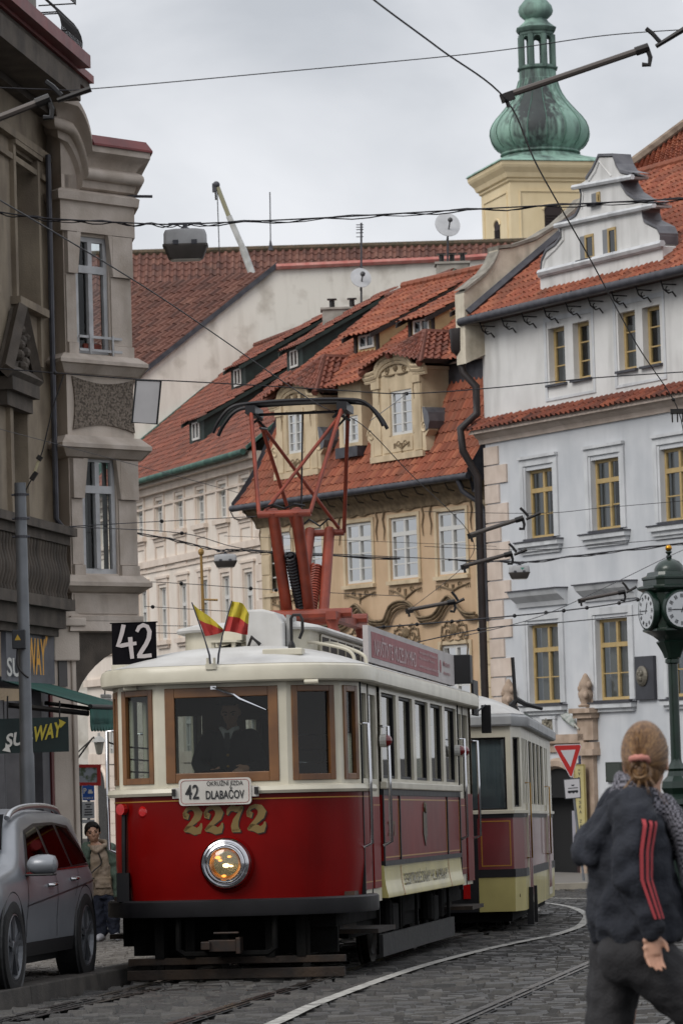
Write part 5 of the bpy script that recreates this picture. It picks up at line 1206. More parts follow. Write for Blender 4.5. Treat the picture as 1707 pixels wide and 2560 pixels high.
# body below the windows
m=MB(); m.sweep(front,[(-.04,.66),(-.035,.66),(-.0,1.0),(0,1.61),(-.04,1.61)]); tb(m,'dash_panel',TRED,smooth=40)
m=MB(); m.sweep(front,[(0,1.555),(.004,1.555),(.004,1.565),(0,1.565)]); tb(m,'gold_line',GOLD)
m=MB(); bf=[(-HW,1.05)]+front[2:-2]+[(HW,1.05)]; m.sweep(bf,[(-.05,.56),(.075,.56),(.08,.58),(.08,.69),(.06,.705),(-.05,.705)]); tb(m,'bumper',TBLK,smooth=35)
m=MB(); m.sweep(front,[(-.02,1.605),(.05,1.605),(.065,1.63),(.05,1.665),(-.02,1.68)]); tb(m,'belt_rail',TCRM,smooth=50)
def twin(f,par,u0,u1,z0,z1,d=-.03,fm=WOOD,fw=.07,th=.05,gm=TGL):
    m=MB(); f.box(m,u0,u0+fw,z0,z1,d,d+th); f.box(m,u1-fw,u1,z0,z1,d,d+th); f.box(m,u0+fw,u1-fw,z0,z0+fw,d,d+th); f.box(m,u0+fw,u1-fw,z1-fw,z1,d,d+th)
    w=m.build('window',fm,par,local=True,bevel=.006)
    m=MB(); m.quad(f.w(u0+.01,z0+.01,d+.015),f.w(u1-.01,z0+.01,d+.015),f.w(u1-.01,z1-.01,d+.015),f.w(u0+.01,z1-.01,d+.015)); m.build('pane',gm,w,local=True)
    return w
cab=MB(); segs=[]
for i in range(len(FP)-1):
    a,b=V(FP[i]),V(FP[i+1]); d=(b-a); L=d.length; f=LF((a.x,a.y,0),(d.x,d.y,0),(d.y,-d.x,0)); segs.append((f,L))
ins=[(.05,.335),(.045,.045),(.065,.065),(.05,.05),(.06,.06)]
for (f,L),(e0,e1) in zip(segs,[(.055,.055),(.06,.05),(.075,.075),(.05,.06),(.06,.06)]):
    op=(e0,L-e1,1.71,2.53); wall(cab,f,0,L,1.64,2.6,[op],.05); wall(cab,f,0,L,1.64,2.6,[op],.0,-.05)
    twin(f,T,op[0],op[1],op[2],op[3],-.035,WOOD,.085 if L>1 else .055)
cab.build('cab_front',TCRM,T,local=True)
m=MB()
for z in (1.86,1.97,2.1): m.tube([segs[3][0].w(.1,z,-.06),segs[3][0].w(segs[3][1]-.1,z,-.06)],.008,5)
tb(m,'guard_rail',CHR)
# cornice and roof
rp=ring+[ring[0]]
o1=offs(ring,.10); 
m=MB()
rings=[]
for o,z in ((0.,2.565),(.085,2.565),(.10,2.58),(.105,2.66),(.09,2.70),(.05,2.725)): rings.append([(x,y,z) for x,y in offs(ring,o)])
m.loft(rings,cap=False); tb(m,'cornice',TCRM,smooth=30)
m=MB(); rings=[]; base=offs(ring,.06)
for k in range(9):
    s=1-k/9; rr=[]
    for x,y in base:
        sy=min(max(y,1.35),YR-1.35); rr.append((x*s,sy+(y-sy)*s,2.722+.215*(1-s**2.2)))
    rings.append(rr)
m.loft(rings,cap=True); tb(m,'roof',ROOFW,smooth=50)
# clerestory
m=MB(); cl=[]; cw=.58
for k in range(7): a=R(180+15*k); cl.append((-cw+.25+.25*math.cos(a),1.5+.25*math.sin(a)))
cl+=[(-x,y) for x,y in cl[::-1]]; cl=cl+[(x,YR-y) for x,y in cl[::-1]]
m.loft([[(x,y,2.8) for x,y in cl],[(x,y,3.08) for x,y in cl]],cap=True); c_=tb(m,'clerestory',TCRM,smooth=40)
m=MB(); m.loft([[(x,y,z) for x,y in offs(cl,o)] for o,z in ((-.0,3.075),(.07,3.075),(.08,3.095),(.06,3.12),(-.15,3.165))],cap=True); m.build('clerestory_roof',ROOFW,c_,local=True,smooth=40)
m=MB(); m.box(cw+.002,cw+.01,1.95,8.6,2.88,3.05); m.box(-cw-.01,-cw-.002,1.95,8.6,2.88,3.05); m.build('louvre',mat('louvre_brown','#28211d',.6),c_,local=True)
m=MB()
for k in range(14): m.box(cw+.008,cw+.02,1.93+k*.51,1.97+k*.51,2.88,3.05)
m.box(cw+.008,cw+.018,1.95,8.6,2.89,2.91); m.box(cw+.008,cw+.018,1.95,8.6,3.04,3.06); m.build('louvre_frame',TCRM,c_,local=True)
# things bolted on the roof
m=MB(); m.loft([[(.07,.98,z0),(.42,.98,z0),(.42,1.5,z0),(.07,1.5,z0)] if 0 else [(x,.98+.5*j,z) for x,z in ((.06,2.86),(.40,2.86),(.40,3.12),(.33,3.22),(.22,3.25),(.06,3.25))] for j in (0,1)]); tb(m,'equipment_box',ROOFW,bevel=.02)
m=MB(); m.box(.41,.44,1.1,1.5,2.86,3.2); tb(m,'equipment_box',mat('box_side_shade','#9b9a97',.6,c2='#7d7b78'))  # grey slab puts the shadow on the box's right side into colour
m=MB(); m.box(-.22,.02,.75,1.2,2.955,2.975); 
for x in (-.2,-.02): m.tube([(x,.8,2.85),(x,.8,2.96)],.02,6); m.tube([(x,1.1,2.85),(x,1.1,2.96)],.02,6)
m.box(-.14,.03,.95,1.15,2.98,3.07); tb(m,'resistor_frame',TCRM)
m=MB(); m.tube([(-.2,.95,2.9),(-.05,.9,2.93),(.08,.95,2.9),(.13,.9,3.0),(.2,.92,2.93)],.018,6); m.box(-.15,.15,.9,1.2,2.86,2.92); tb(m,'cable',IRON)
for k,(x0,x1) in enumerate(((.44,.98),(.60,1.02))):
    m=MB(); a=k*.5; m.tube(smooth_path([V((x0,1.35+a,2.87)),V((x0,1.35+a,2.95)),V((x0+.1,1.4+a,2.97)),V((x1-.12,1.4+a,2.9)),V((x1-.02,1.38+a,2.84)),V((x1,1.36+a,2.76))],4),.017,6); tb(m,'roof_handrail',TCRM,smooth=60)
m=MB(); m.box(.33,.68,.25,.42,2.80,2.86); tb(m,'roof_vent',TCRM,bevel=.01)
m=MB(); m.tube([(.55,.5,2.84),(.55,.5,3.13),(.57,.5,3.16),(.63,.5,3.16),(.65,.5,3.12),(.65,.5,3.02),(.62,.5,2.95)],.014,6); m.lathe([(.04,0),(.03,.08),(.012,.12)],(.55,.5,2.82),8); tb(m,'aerial_hook',IRON)
# pantograph
pg=MB(); 
for x in (-.4,.4): pg.box(x-.05,x+.05,3.9,6.1,3.3,3.38)
for y in (4.3,5.4): pg.tube([(-.55,y,3.38),(.55,y,3.38)],.05,8)
for x in (-.4,.4):
    for y in (4.0,6.0): pg.lathe([(.06,0),(.08,.05),(.05,.12),(.07,.2)],(x,y,3.12),8)
pgo=tb(pg,'pantograph',PANT,smooth=40)
def arm(pts,r,n=8,name='arm',matl=PANT): m=MB(); m.tube(pts,r,n); m.build(name,matl,pgo,local=True,smooth=50)
for s in (-1,1):
    arm([(s*.11,4.45,3.38),(s*.115,3.72,4.36)],.058); arm([(s*.12,5.25,3.38),(s*.10,6.0,4.34)],.055)
arm([(-.26,3.72,4.33),(.26,3.72,4.33)],.036,name='crossbar'); arm([(-.25,6.,4.31),(.25,6.,4.31)],.036,name='crossbar')
for s in (-1,1):
    arm([(s*.25,3.72,4.33),(s*.46,4.65,5.46)],.021); arm([(s*.25,6.,4.31),(s*.46,5.05,5.46)],.02)
arm([(-.2,3.74,4.35),(.46,4.65,5.40)],.018); arm([(.2,5.98,4.35),(-.46,5.05,5.40)],.018)
DKP=mat('greasy_black','#17161a',.4,.3)
for (a,b,mt) in (((.0,4.0,3.95),(.03,4.45,3.46),DKP),((.0,5.72,3.95),(.0,5.25,3.46),PANT)):
    a,b=V(a),V(b); m=MB(); ax=(b-a); L=ax.length; ax.normalize(); x=ax.orthogonal().normalized(); y=ax.cross(x)
    m.tube([a+ax*L*i/160+x*.05*math.cos(i*.7)+y*.05*math.sin(i*.7) for i in range(161)],.014,5); m.tube([a,b],.03,6); m.build('spring',mt,pgo,local=True)
m=MB()
for y in (4.7,5.0): m.tube(smooth_path([V((-.86,y,5.25)),V((-.80,y,5.36)),V((-.68,y,5.49)),V((-.5,y,5.53)),V((0,y,5.545)),V((.5,y,5.53)),V((.68,y,5.49)),V((.80,y,5.36)),V((.86,y,5.25))],4),.02,6)
m.box(-.55,.55,4.72,4.98,5.535,5.545); m.build('collector_head',DKP,pgo,local=True,smooth=40)
m=MB()
for s in (-1,1):
    m.box(s*.46-.05,s*.46+.05,4.6,5.1,5.42,5.5); m.tube([(s*.46,4.65,5.45),(s*.36,4.7,5.36),(s*.4,4.85,5.4),(s*.5,4.9,5.34)],.014,5); m.tube([(s*.46,5.,5.4),(s*.36,5.,5.3),(s*.38,4.7,5.28)],.012,5)
m.tube([(-.46,4.85,5.43),(.46,4.85,5.43)],.016,6); m.tube([(.03,4.85,5.43),(.02,4.6,4.2),(.0,4.6,3.4)],.009,4); m.tube([(-.2,3.74,4.4),(-.1,3.7,4.42),(.0,3.74,4.38),(.1,3.7,4.42),(.2,3.74,4.4)],.012,5); m.tube([(-.2,6,4.38),(-.1,5.95,4.45),(.0,6,4.38),(.1,5.95,4.45),(.2,6,4.38)],.012,5); m.build('linkage',DKP,pgo,local=True)
# number board 42 on the roof corner
bd=MB(); bx0,bx1,bz0,bz1=-1.02,-.63,2.77,3.13; bd.box(bx0,bx1,.34,.38,bz0,bz1); bd.box(bx0-.015,bx1+.015,.335,.385,bz1,bz1+.008); bo_=tb(bd,'number_board',mat('black_cloth','#09080c',.9,c2='#100e12',scale=6,spec=.1))
m=MB(); S=(bx1-bx0)/370; U_=lambda x,y: ((x-980)*S,(1030-y)*S)
o=V((bx0,.333,bz0))
ribbon(m,o,(1,0,0),(0,0,1),[U_(*p) for p in ((1085,700),(1068,770),(1045,840),(1030,872),(1060,874),(1110,866),(1190,858))],[.038,.038,.034,.036,.036,.036,.03]); ribbon(m,o+V((0,-.001,0)),(1,0,0),(0,0,1),[U_(*p) for p in ((1138,805),(1142,880),(1152,985))],[.04,.038,.034])
ribbon(m,o,(1,0,0),(0,0,1),[U_(*p) for p in ((1195,762),(1215,725),(1250,708),(1285,722),(1303,765),(1295,820),(1270,870),(1235,920),(1205,968))],[.03,.036,.036,.036,.04,.04,.038,.038,.036]); ribbon(m,o+V((0,-.001,0)),(1,0,0),(0,0,1),[U_(*p) for p in ((1195,966),(1250,968),(1316,962))],.034)
m.build('numeral',mat('chalk_white','#a8a09f',.8),bo_,local=True)
m=MB(); m.box(bx0+.0,bx1+.06,.3,.42,2.70,2.765); tb(m,'board_foot',TCRM)
# wiper, marker lamps, bracket
m=MB(); m.tube([(-.06,-.05,2.53),(.12,-.06,2.46),(.17,-.06,2.42),(.4,-.055,2.32)],[.012,.012,.016,.006],6); m.box(-.08,-.03,-.06,0,2.51,2.54); tb(m,'wiper',CHR)
m=MB(); m.box(-.10,.0,-.13,-.08,2.60,2.70); m.box(-.15,.05,-.11,-.09,2.61,2.68); m.tube([(-.085,-.14,2.68),(-.085,-.14,2.78)],.012,6); m.tube([(-.025,-.14,2.68),(-.025,-.14,2.78)],.012,6); m.box(-.1,-.01,-.16,-.12,2.68,2.73); tb(m,'flag_bracket',TCRM)
for x,y in ((-.88,.12),(.74,-.05)): m=MB(); m.tube([(x,y,2.55),(x+.12,y+.0,2.55)],.022,8); tb(m,'marker_lamp',TCRM)
# destination plate
m=MB(); pts=[]; x0,x1,z0,z1=-.365,.265,1.515,1.745; r=.035
for cx_,cz_,a0 in ((x1-r,z1-r,0),(x0+r,z1-r,90),(x0+r,z0+r,180),(x1-r,z0+r,270)):
    for k in range(5): a=R(a0+22.5*k); pts.append((cx_+r*math.cos(a),-.12,cz_+r*math.sin(a)))
m.prism(pts,(0,.025,0)); m.box(x0-.06,x0+.03,-.11,-.09,1.58,1.67); m.box(x1-.03,x1+.06,-.11,-.09,1.58,1.67); dp=tb(fixn and m,'destination_plate',mat('enamel_white','#bfbbb4',.35,c2='#aeaaa3'))
m=MB(); o=V((0,-.123,0)); e=V((1,0,0)); uz=V((0,0,1))
text(m,'42',V((-.31,-.123,1.57)),e,uz,.12,.125,.015); text(m,'OKRUŽNÍ JÍZDA',V((-.12,-.123,1.668)),e,uz,.315,.062,.006); text(m,'DLABAČOV',V((-.13,-.123,1.565)),e,uz,.335,.10,.018); m.build('lettering',mat('ink_black','#151517',.5),dp,local=True)
m=MB(); m.tube([(p[0]*.94-.003,-.1215,(p[2]-1.63)*.86+1.63) for p in pts+pts[:1]],.0025,4); m.build('red_line',mat('thin_red','#8c3c3a',.5),dp,local=True)
m=MB()
for x in (x0-.06,x1+.03): m.box(x,x+.03,-.14,-.1,1.60,1.66)
tb(m,'plate_clip',IRON)
# fleet number in old style numerals
def two(m,o,w,h,th): 
    P_=lambda x,y:(x*w,y*h)
    ribbon(m,o,e,uz,[P_(*p) for p in ((.06,.66),(.14,.72),(.24,.68),(.22,.58),(.12,.6),(.1,.76),(.25,.93),(.5,.99),(.74,.92),(.86,.76),(.78,.58),(.55,.4),(.28,.22),(.1,.08))],[.02,.05,.05,.04,.025,.025,.03,.035,.06,.075,.065,.045,.03,.02],th)
    ribbon(m,o,e,uz,[P_(*p) for p in ((.08,.06),(.25,.14),(.45,.12),(.65,.05),(.85,.06),(.97,.22),(1.0,.36))],[.02,.06,.065,.07,.06,.03,.012],th)
def seven(m,o,w,h,th):
    P_=lambda x,y:(x*w,y*h)
    ribbon(m,o,e,uz,[P_(*p) for p in ((.02,.66),(.1,.84),(.3,.95),(.55,.88),(.78,.9),(.95,.99))],[.012,.035,.055,.05,.045,.02],th)
    ribbon(m,o,e,uz,[P_(*p) for p in ((.92,.95),(.72,.7),(.52,.45),(.44,.22),(.5,.02))],[.02,.03,.05,.065,.07],th); ribbon(m,o,e,uz,[P_(*p) for p in ((.3,.02),(.78,.02))],.025,th)
for mt,dx,dz,th,nm in ((IRON,.008,-.008,.003,'numeral_shadow'),(GOLDN,0,0,.006,'fleet_numeral')):
    m=MB()
    for k,x in enumerate((-.355,-.17,.035,.2)):
        xc=x+.08; o=V((x+dx,-.046+.13*xc*xc,1.285+dz))
        if k==2: seven(m,o,.15,.215,th)
        else: two(m,o,.165,.215,th)
    tb(m,nm,mt)
# headlight
hc=V((.025,0,1.01)); fwd=(0,-1,0)
m=MB(); m.lathe([(.262,-.01),(.262,.012),(.24,.03),(.232,.075),(.222,.09)],hc,40,fwd,0,'s'); tb(m,'headlight_housing',TRED,smooth=40)
hl=MB(); hl.lathe([(.222,.085),(.212,.10),(.205,.125),(.19,.13),(.185,.118),(.175,.122),(.17,.15),(.158,.155),(.15,.145),(.142,.15),(.138,.13),(.1,.07),(.05,.05),(.0,.05)],hc,40,fwd); hlo=tb(hl,'headlight',CHR,smooth=35)
m=MB(); m.lathe([(.136,.128),(.1,.072),(.05,.052),(.01,.05)],hc+V((0,-.002,0)),32,fwd,0,''); am=mat('reflector_amber','#6b4a26',.18,.9); am.node_tree.nodes['Principled BSDF'].inputs['Emission Color'].default_value=lin('#c67a30'); am.node_tree.nodes['Principled BSDF'].inputs['Emission Strength'].default_value=.12; m.build('reflector',am,hlo,local=True,smooth=40)  # faint emission puts the lamp's reflected glow into the bowl
for (x,z,r,s_) in ((-.07,.055,.03,0),(.03,.06,.02,0),(.0,-.015,.035,1),(-.02,-.105,.024,0),(.045,-.02,.018,1),(-.05,.03,.02,0)):
    m=MB(); m.ball(hc+V((x,-.10,z)),(r*.8,.01,r*.5),12,8); m.build('glow_spot',emit('spot_glow','#ffe6c0',6) if s_ else emit('spot_amber','#ffb060',2.5),hlo,local=True)  # flat glowing spots imitate warm glints in the lit headlight
m=MB(); m.lathe([(.138,.13),(.12,.142),(.08,.154),(.03,.16),(.0,.161)],hc,32,fwd); m.build('lens',glass('lens_glass','#f0ead8',.9,1.5,.02,.02),hlo,local=True,smooth=60)
# small fittings of the dash
m=MB(); m.lathe([(.055,0),(.055,.05),(.035,.07),(.03,.07)],(-.70,.11,1.47),14,(-.35,-1,0)); m.box(-.78,-.64,.11,.16,1.33,1.53); tb(m,'tail_lamp',mat('lamp_red','#a31212',.2,coat=.5))
m=MB(); m.tube([(-.92,.22,1.5),(-.925,.21,1.2),(-.93,.22,.85)],.022,6); m.box(-.99,-.88,.17,.24,.7,.95); tb(m,'jumper_cable',TBLK)
m=MB(); m.lathe([(.05,0),(.05,.05)],(-.92,.22,1.5),10,(-.6,-1,0)); tb(m,'cable_socket',mat('lamp_red','#a31212',.2,coat=.5))
# right and left sides
for sx in (1,-1):
    f=LF((sx*HW,0,0),(0,1,0),(sx,0,0))
    D0,D1=.78,2.02
    for (a,b,nm) in ((D0,D1,'door'),(YR-D1,YR-D0,'door')):
        m=MB(); w=(b-a); mid_=(a+b)/2; ops_=[]
        for k in (0,1):
            c0=a+.1+k*(w/2-.02); c1=c0+w/2-.19; ops_.append((c0,c1,1.72,2.48))
        wall(m,f,a,b,.62,2.57,ops_,.04,-.02); d=m.build(nm,TCRM,T,local=True)
        m=MB()
        for o_ in ops_: f.box(m,o_[0]-.01,o_[1]+.01,.74,1.56,-.02,-.005)
        m.build('door_panel',TRED,d,local=True)
        m=MB()
        for o_ in ops_:
            for z in (.80,1.48): f.box(m,o_[0],o_[1],z,z+.01,-.006,-.002)
            m.quad(f.w(o_[0],1.72,-.04),f.w(o_[1],1.72,-.04),f.w(o_[1],2.48,-.04),f.w(o_[0],2.48,-.04)) if 0 else None
        m.build('gold_line',GOLD,d,local=True)
        m=MB()
        for o_ in ops_: m.quad(f.w(o_[0],1.72,-.045),f.w(o_[1],1.72,-.045),f.w(o_[1],2.48,-.045),f.w(o_[0],2.48,-.045))
        m.build('pane',TGL,d,local=True)
        m=MB(); f.box(m,a-.01,a+.02,.58,2.57,-.03,.01); f.box(m,mid_-.012,mid_+.012,.62,2.57,-.021,-.012); m.build('door_seal',TBLK,d,local=True)
        for u in (a-.02,b+.04):
            m=MB(); m.tube([f.w(u,2.2,0),f.w(u,2.2,.07),f.w(u,1.7,.075),f.w(u,1.15,.075),f.w(u,1.12,0)],.017,8); m.build('handrail',CHR,T,local=True,smooth=60)
        m=MB()
        for z in (1.84,1.95,2.06): m.tube([f.w(a+.08,z,-.06),f.w(b-.08,z,-.06)],.008,5)
        m.build('guard_rail',CHR,d,local=True)
        m=MB(); f.box(m,a+.05,b-.05,.36,.40,-.25,.1); f.box(m,a+.1,b-.1,.4,.6,-.3,-.25); m.build('step',RUST,T,local=True)
    # saloon side
    A0,A1=2.06,YR-2.06; pit=(A1-A0)/5; ops_=[(A0+pit*k+.12,A0+pit*(k+1)-.10,1.73,2.52) for k in range(5)]
    m=MB(); wall(m,f,A0,A1,1.66,2.57,ops_,.06); wall(m,f,A0,A1,1.66,2.57,ops_,0,-.06); m.build('window_band',TCRM,T,local=True)
    for o_ in ops_: twin(f,T,o_[0],o_[1],o_[2],o_[3],-.06,TBLK,.03,.035)
    m=MB(); f.box(m,A0,A1,1.63,1.70,-.02,.045); m.build('belt_rail',TCRM,T,local=True,bevel=.012)
    m=MB(); f.box(m,A0,A1,.97,1.58,-.03,.0); m.build('side_panel',TRED,T,local=True)
    m=MB(); f.box(m,A0,A1,1.575,1.63,-.02,.015); f.box(m,A0,A1,.93,.975,-.02,.015)
    for u in (A0,A0+1.15,A1-1.2,A1-.03): f.box(m,u,u+.05,.975,1.575,-.0,.013)
    m.build('black_strip',TBLK,T,local=True)
    m=MB()
    for a,b in ((A0+.08,A0+1.12),(A0+1.24,A1-1.24),(A1-1.12,A1-.06)):
        for z in (1.0,1.53): f.box(m,a,b,z,z+.012,0,.004)
        f.box(m,a,a+.012,1.012,1.53,0,.004); f.box(m,b-.012,b,1.012,1.53,0,.004)
    m.build('gold_line',GOLD,T,local=True)
    m=MB(); pr=[(.0,.935),(.0,.90),(.005,.82),(.015,.74),(.035,.66),(.035,.64),(-.05,.64),(-.05,.935)]
    m.loft([[f.w(u,z,d) for d,z in pr] for u in (A0,A1)]); fixn(m.build('skirt',TYEL,T,local=True,smooth=30))
    m=MB(); 
    for u in (A0+1.15,A1-1.2): m.loft([[f.w(u+k,z,d+.003) for d,z in pr[:6]] for k in (0,.05)],close=False,cap=False)
    m.build('skirt_strip',GOLD,T,local=True)
    if sx>0:
        m=MB(); uzs=(f.w(0,.90,.0)-f.w(0,.72,.02)).normalized()
        text(m,'ELEKTRICKÉ DRÁHY HL. M. PRAHY',f.w(A0+1.35,.73,.022),(0,1,0),uzs,A1-A0-2.7,.14,.02,0,.006); m.build('lettering',mat('faded_ink','#5c563f',.6),T,local=True)
        m=MB(); um=(A0+A1)/2; m.prism([f.w(um+a,z,.003) for a,z in ((-.14,1.42),(.14,1.42),(.14,1.2),(0,1.08),(-.14,1.2))],f.N*.006); m.lathe([(.06,0),(.05,.02)],f.w(um,1.46,.003),8,tuple(f.N)); m.build('crest',mat('crest_dark','#2a2420',.5,c2='#5a4a2c',scale=30),T,local=True)
        m=MB(); text(m,'2272',f.w(A0+.35,1.2,.002),(0,1,0),uz,.5,.14,.02); m.build('side_number',mat('dim_gold','#5e4326',.5),T,local=True)
        for u in (A0-.02,A1-.25,A1+.15):
            m=MB(); m.tube([f.w(u,2.07,0),f.w(u,2.07,.06)],.06,12); l=m.build('side_lamp',mat('lamp_white','#c4c2bc',.3),T,local=True); m=MB(); c=f.w(u,2.07,.06); m.ball(c,(.05,.055,.055),12,8); m.build('lamp_lens',mat('lens_red','#6d0f0f',.15,coat=.6),l,local=True)
m=MB(); m.sweep(rear,[(-.04,.66),(0,.66),(0,1.61),(-.04,1.61)]); tb(m,'rear_panel',TRED,smooth=40)
cab=MB()
for i in range(len(FP)-1):
    a,b=FP[i],FP[i+1]; a=V((a[0],YR-a[1])); b=V((b[0],YR-b[1])); d=b-a; f=LF((a.x,a.y,0),(d.x,d.y,0),(-d.y,d.x,0)); L=d.length
    op=(.06,L-.06,1.71,2.53); wall(cab,f,0,L,1.6,2.6,[op],.05); twin(f,T,op[0],op[1],op[2],op[3],-.035,WOOD,.06)
cab.build('cab_rear',TCRM,T,local=True)
# interior
m=MB(); m.box(-1.06,1.06,.4,9.9,.70,.74); m.box(-1.06,1.06,.5,9.8,2.60,2.63); tb(m,'floor',WOODI)
m=MB()
for y in (2.05,YR-2.05):
    f=LF((-1.05,y,0),(1,0,0),(0,-1,0)); wall(m,f,0,2.1,.74,2.6,[(.2,.5,1.75,2.35),(.9,1.2,1.75,2.3),(1.6,1.9,1.75,2.35)],.05)
tb(m,'bulkhead',WOODI)
for k in range(5):
    m=MB(); y=2.6+k*1.25
    for x0_,x1_ in ((-1.0,-.3),(.3,1.0)): m.box(x0_,x1_,y,y+.45,1.12,1.2); m.box(x0_,x1_,y+.42,y+.48,1.2,1.62); m.box(x0_+.1,x1_-.1,y+.1,y+.4,.74,1.12)
    tb(m,'bench',WOODI)
m=MB(); m.box(-.42,-.1,.3,.62,.74,1.72); m.lathe([(.12,0),(.12,.06)],(-.26,.46,1.72),14); m.tube([(-.26,.46,1.8),(-.05,.42,1.82)],.02,6); tb(m,'controller',UND,bevel=.02)
m=MB(); m.tube([(.2,.4,.74),(.2,.4,1.72)],.02,6); m.lathe([(.13,0),(.13,.02)],(.2,.4,1.72),14); tb(m,'hand_brake',mat('brass','#8a6a34',.3,.8))
# advert board on the roof edge
f=LF((1.0,0,0),(0,1,0),(1,0,0)); m=MB(); f.box(m,2.15,9.0,2.80,3.14,-.05,0); ab=tb(m,'advert_board',mat('board_pale','#b0aaa8',.5,c2='#a29c9a'))
m=MB(); f.box(m,2.35,7.5,2.85,3.09,0,.004); m.build('red_field',mat('faded_red','#8c3a40',.5,c2='#7f3339'),ab,local=True)
m=MB(); text(m,'NAVŠTIVTE MUZEUM MHD',f.w(2.5,2.875,.006),(0,1,0),uz,3.1,.19,.0); 
for k,(z,L_) in enumerate(((3.03,1.5),(2.97,1.3),(2.89,1.6))): text(m,('Ve vozovně Střešovice','Patočkova 4, Praha 6','www.muzeum-mhd.cz')[k],f.w(5.85,z,.006),(0,1,0),uz,L_,.035,.005)
m.build('lettering',mat('letter_pink','#b9a5a5',.6),ab,local=True)
m=MB(); text(m,'Muzeum',f.w(7.95,2.98,.004),(0,1,0),uz,.6,.06,.01); text(m,'doprava',f.w(7.95,2.88,.004),(0,1,0),uz,.6,.05,.01); m.lathe([(.07,0),(.07,.004)],f.w(7.72,2.97,0),14,(1,0,0)); m.build('emblem',MATS['faded_red'],ab,local=True)
m=MB()
for y in (2.6,4.5,6.5,8.6): m.tube([(.98,y,2.66),(.98,y,2.85)],.02,6); m.tube([(.7,y,2.8),(.97,y,3.0)],.012,5)
tb(m,'board_bracket',ZINC)
m=MB(); m.box(.78,1.14,9.35,9.6,2.84,3.16); tb(m,'number_board',TBLK,bevel=.01)
m=MB(); m.box(1.08,1.11,9.9,10.4,2.5,2.9); m.box(1.15,1.26,10.25,10.29,2.3,2.62); m.tube([(1.1,9.9,2.5),(1.2,10.26,2.62)],.012,5); tb(m,'mirror',TBLK,bevel=.01)
# running gear
m=MB(); m.box(-.9,.9,.35,9.9,.44,.66); m.box(-.85,.85,1.4,9.,.3,.45)
for x in (-.62,-.35,.35,.62): m.box(x-.04,x+.04,.15,1.2,.2,.6)
m.box(-.9,.9,.42,.5,.22,.56); m.box(-1.02,-.86,.55,.75,.3,.62); tb(m,'underframe',UND)
m=MB(); m.tube([(-.42,.0,.56),(-.42,-.02,.28),(-.36,-.02,.24),(.36,-.02,.24),(.42,-.02,.28),(.42,.0,.56)],.025,6); tb(m,'buffer_bar',UND)
m=MB(); m.box(-.14,.1,-.12,.2,.26,.36); m.box(-.2,-.12,-.16,-.02,.28,.35); m.box(.1,.14,-.14,.02,.24,.38); m.tube([(-.09,-.14,.42),(.13,-.14,.42)],.012,6); tb(m,'coupler',mat('coupler_iron','#2b2725',.5,.5,c2='#3a2c24',scale=9),bevel=.012)
for z0_,z1_,y in ((.145,.205,.16),(.02,.105,.10)):
    m=MB(); m.box(-.90,1.0,y,y+.06,z0_,z1_); tb(m,'fender_plank',RUST,bevel=.006)
m=MB()
for x in (-.62,-.05,.66): m.box(x-.03,x+.03,.17,.22,.06,.5)
tb(m,'fender_bracket',UND)
for sx in (1,-1):
    for y in (3.55,6.75):
        m=MB(); m.lathe([(.1,-.06),(.44,-.055),(.46,-.03),(.42,-.02),(.42,.05),(.34,.055),(.3,.02),(.12,.02),(.1,.06)],(sx*.72,y,.42),28,(sx,0,0)); tb(m,'wheel',mat('wheel_iron','#25221f',.5,.5,c2='#332a22',scale=8),smooth=35)
        m=MB(); m.box(sx*.88,sx*1.0,y-.2,y+.2,.3,.56); 
        for dy in (-.45,.45): m.tube([(sx*.95,y+dy,.32),(sx*.95,y+dy,.6)],.075,10); m.tube([(sx*.95,y+dy*.4,.5),(sx*.95,y+dy*1.3,.25)],.03,6)
        tb(m,'axle_box',UND,bevel=.015)
    m=MB(); m.box(sx*1.0,sx*1.04,2.3,8.0,.10,.30); tb(m,'lifeguard_board',mat('grey_plank','#242322',.8,c2='#191818',scale=5,bump=.3))
    m=MB(); 
    for y in (2.4,3.9,5.2,6.6,7.9): m.box(sx*.97,sx*1.0,y,y+.05,.12,.64)
    tb(m,'board_bracket',UND)
del T['_loc']
